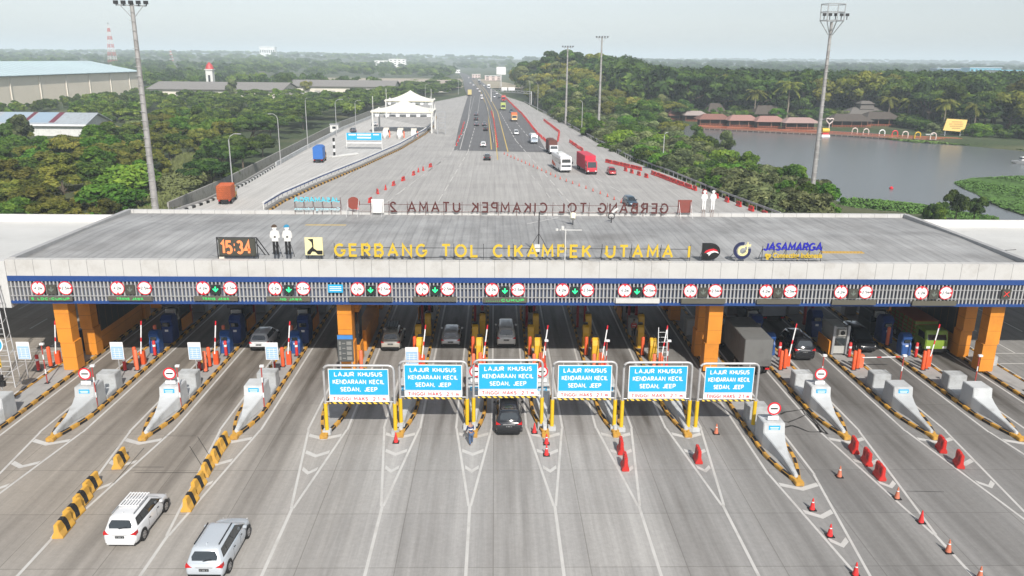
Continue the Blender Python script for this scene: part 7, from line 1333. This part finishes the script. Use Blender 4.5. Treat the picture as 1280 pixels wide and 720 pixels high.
def merged(name, label, items, step=3):
    lms = sorted(LM); Vs, Ts, Ms = [], [], []
    for k, x, y, h, _, _, wd in items:
        V, tn, lm, H_ = PV[k]; Q = V.reshape(-1, 4, 3)[::step]; c_ = Q.mean(1, keepdims=True); Q = c_+(Q-c_)*step**.5; s_ = h/H_; a = rnd.uniform(0, 6.28); X_ = (Q[..., 0]*math.cos(a)-Q[..., 1]*math.sin(a))*s_*wd; Y_ = (Q[..., 0]*math.sin(a)+Q[..., 1]*math.cos(a))*s_*wd
        Vs.append(np.stack([X_+x, Y_+y, Q[..., 2]*s_+gz(x, y)-.2], -1).reshape(-1, 3)); Ts.append(np.clip(tn[::step]+rnd.uniform(-.2, .2), 0, 1)); Ms.append(np.full(len(Q), lms.index(lm)))
    if not Vs: return
    V = np.concatenate(Vs); me = npmesh(name, V, np.arange(len(V)).reshape(-1, 4), [LM[k] for k in lms], mi=np.concatenate(Ms)); a_ = me.attributes.new('tone', 'FLOAT', 'FACE'); a_.data.foreach_set('value', np.concatenate(Ts).astype(np.float32)); one(name, None, label, 'trees', kind='stuff', me=me); print(name, len(items))
merged('belt_trees', 'the smaller trees filling the belts left and right of the highway', REST)
for x, y, k, h, lb in ((95, 215, 'spread2', 9.5, 'broad olive tree standing over the scrub left of the mast'), (30, 190, 'tall2', 11, 'tall pale tree above the scrub at the far left'), (250, 172, 'tall0', 11, 'tall green tree above the scrub right of the mast'), (318, 178, 'spread1', 10, 'wide green tree behind the boundary wall lamps'), (905, 205, 'tall2', 9, 'slim grey green tree rising from the lake bank'), (870, 188, 'tall0', 9, 'slim green tree rising from the upper lake bank'), (357, 120, 'round0', 17, 'lone tall round tree above the left belt'), (291, 128, 'tall2', 14, 'thin airy tree before the grey shed'), (385, 121, 'round2', 12, 'small crowned tree right of the lone tall one'), (50, 140, 'bush2', 7, 'dark clipped tree beside the low white building'), (548, 108, 'round1', 15, 'dark tree mass left of the far highway'), (840, 178, 'spread2', 9, 'yellow green flat topped tree leaning over the lake bank'), (690, 118, 'round0', 24, 'highest tree of the wood right of the highway')): p = at(x, y, ZL); tree(k, p.x, p.y, h, lb, None)
print('TREES', NT)
import collections
grp = collections.defaultdict(list)
for o in list(S.objects):
    if o.parent is None and o.get('category') in ('tree', 'bush') and o.get('group'): grp[o['label']].append(o)
for lb, L_ in grp.items():
    if len(L_) < 2: continue
    def sx(o): d = o.location-Vector((0, 0, CH)); return d.dot(cr)/d.dot(cf)
    for i, o in enumerate(sorted(L_, key=sx)): o['label'] = lb+', '+('leftmost' if i == 0 else nth(i)+' from the left')
# ------------------------------------------------------------------ far woods: one mass of crowns
def fbm(x, y): return .5+.25*np.sin(x/210+1)*np.cos(y/330)+.25*np.sin(x/97+y/150)
rg_ = np.random.default_rng(11); pr = []
for i in range(5):
    k = 9; a = rg_.uniform(0, 2*PI, k); r_ = 4*np.sqrt(rg_.random(k))*.8; C = np.stack([r_*np.cos(a), r_*np.sin(a), 5+3.2*rg_.random(k)], -1); V, tn = leaves(C, rg_.uniform(1.6, 2.6, k), 520, .62, rg_, .8); pr.append((V, tn))
def woods(name, label, n_, rmin, rmax, xf, hs, lm, seed, extra=None):
    rg_ = np.random.default_rng(seed); D_ = rmin*(rmax/rmin)**rg_.random(n_); T_ = rg_.uniform(xf[0], xf[1], n_); X_ = D_*T_; Y_ = D_; Q = np.stack([X_, Y_], -1)
    ok = (sdist(Q, plaza) > 12) & (sdist(Q, lake) > 25)
    for bx in ((-350, -262, 360, 640), (-240, -85, 525, 650), (-122, -36, 690, 760), (-300, 45, 755, 1105), (-220, -140, 280, 310)): ok &= ~((X_ > bx[0]) & (X_ < bx[1]) & (Y_ > bx[2]) & (Y_ < bx[3]))
    if extra is not None: ok &= extra(X_, Y_)
    Q = Q[ok]; Vs = []; Ts = []; ids = rg_.integers(0, 5, len(Q)); 
    for i in range(5):
        q = Q[ids == i]; V, tn = pr[i]; s_ = rg_.uniform(hs[0], hs[1], len(q))*(1+np.clip(q[:, 1]-900, 0, 5000)/2600); zz = np.array([gz(min(max(a, GX[0]+1), GX[-1]-1), min(b_, GY[-1]-1)) for a, b_ in q])
        sz = s_/(1+np.clip(q[:, 1]-900, 0, 5000)/5200); A_ = V[None]*np.stack([s_, s_, sz], -1)[:, None, :]; A_[..., 0] += q[:, :1]; A_[..., 1] += q[:, 1:2]; A_[..., 2] += (zz-1.5*s_)[:, None]
        Vs.append(A_.reshape(-1, 3)); Ts.append(np.clip(tn[None]+rg_.uniform(-.3, .3, (len(q), 1)), 0, 1).reshape(-1))
    V = np.concatenate(Vs); me = npmesh(name, V, np.arange(len(V)).reshape(-1, 4), [lm]); a_ = me.attributes.new('tone', 'FLOAT', 'FACE'); a_.data.foreach_set('value', np.concatenate(Ts).astype(np.float32)); one(name, None, label, 'woods', kind='stuff', me=me); print(name, len(Q))
# behind the road, left side
woods('far_woods', 'hazy far woods reaching the horizon behind the sheds and road', 3600, 650, 6500, (-.78, .02), (1.1, 1.9), LM['mid'], 1, lambda x, y: (fbm(x, y) > .28) & ~((x > -10-(y-420)*.035-14) & (x < 45-(y-420)*.03) & (y < 1900)))
woods('lakeside_woods', 'dense dark woods rising behind the lakeside trees', 1500, 425, 640, (.13, .85), (2.0, 2.9), LM['dark'], 5, lambda x, y: x > 70)
woods('far_woods', 'hazy far woods on the low hills right of the highway and beyond the lake', 3900, 430, 6500, (.035, .80), (1.1, 1.9), LM['dark'], 2, lambda x, y: ((y > 650) | (x < 160) | (x > 420) | (y > 480)) & ~((x < 60) & (y < 560)) & ~((x < 110) & (y < 500)) & ~((y > 1150) & (y < 1500) & (x > 720)))
# ------------------------------------------------------------------ haze
hm = bpy.data.materials.new('haze_air'); hm.use_nodes = True; n = hm.node_tree.nodes; l = hm.node_tree.links
n.remove(n['Principled BSDF']); v = n.new('ShaderNodeVolumePrincipled'); v.inputs['Color'].default_value = (.80, .91, 1.0, 1); v.inputs['Density'].default_value = .00025; v.inputs['Anisotropy'].default_value = -.1; l.new(v.outputs[0], n['Material Output'].inputs['Volume'])
mb = MB([hm]); mb.box(-15500, 15500, -700, 23500, -25, 130); one('haze', mb, kind='stuff', label='thin pale air haze over the whole place', cat='haze')
for o in S.objects:
    if o.parent is None and o.get('label'):
        n_ = len(o['label'].split())
        if n_ > 16 or n_ < 4: print('LABEL', n_, o['label'])
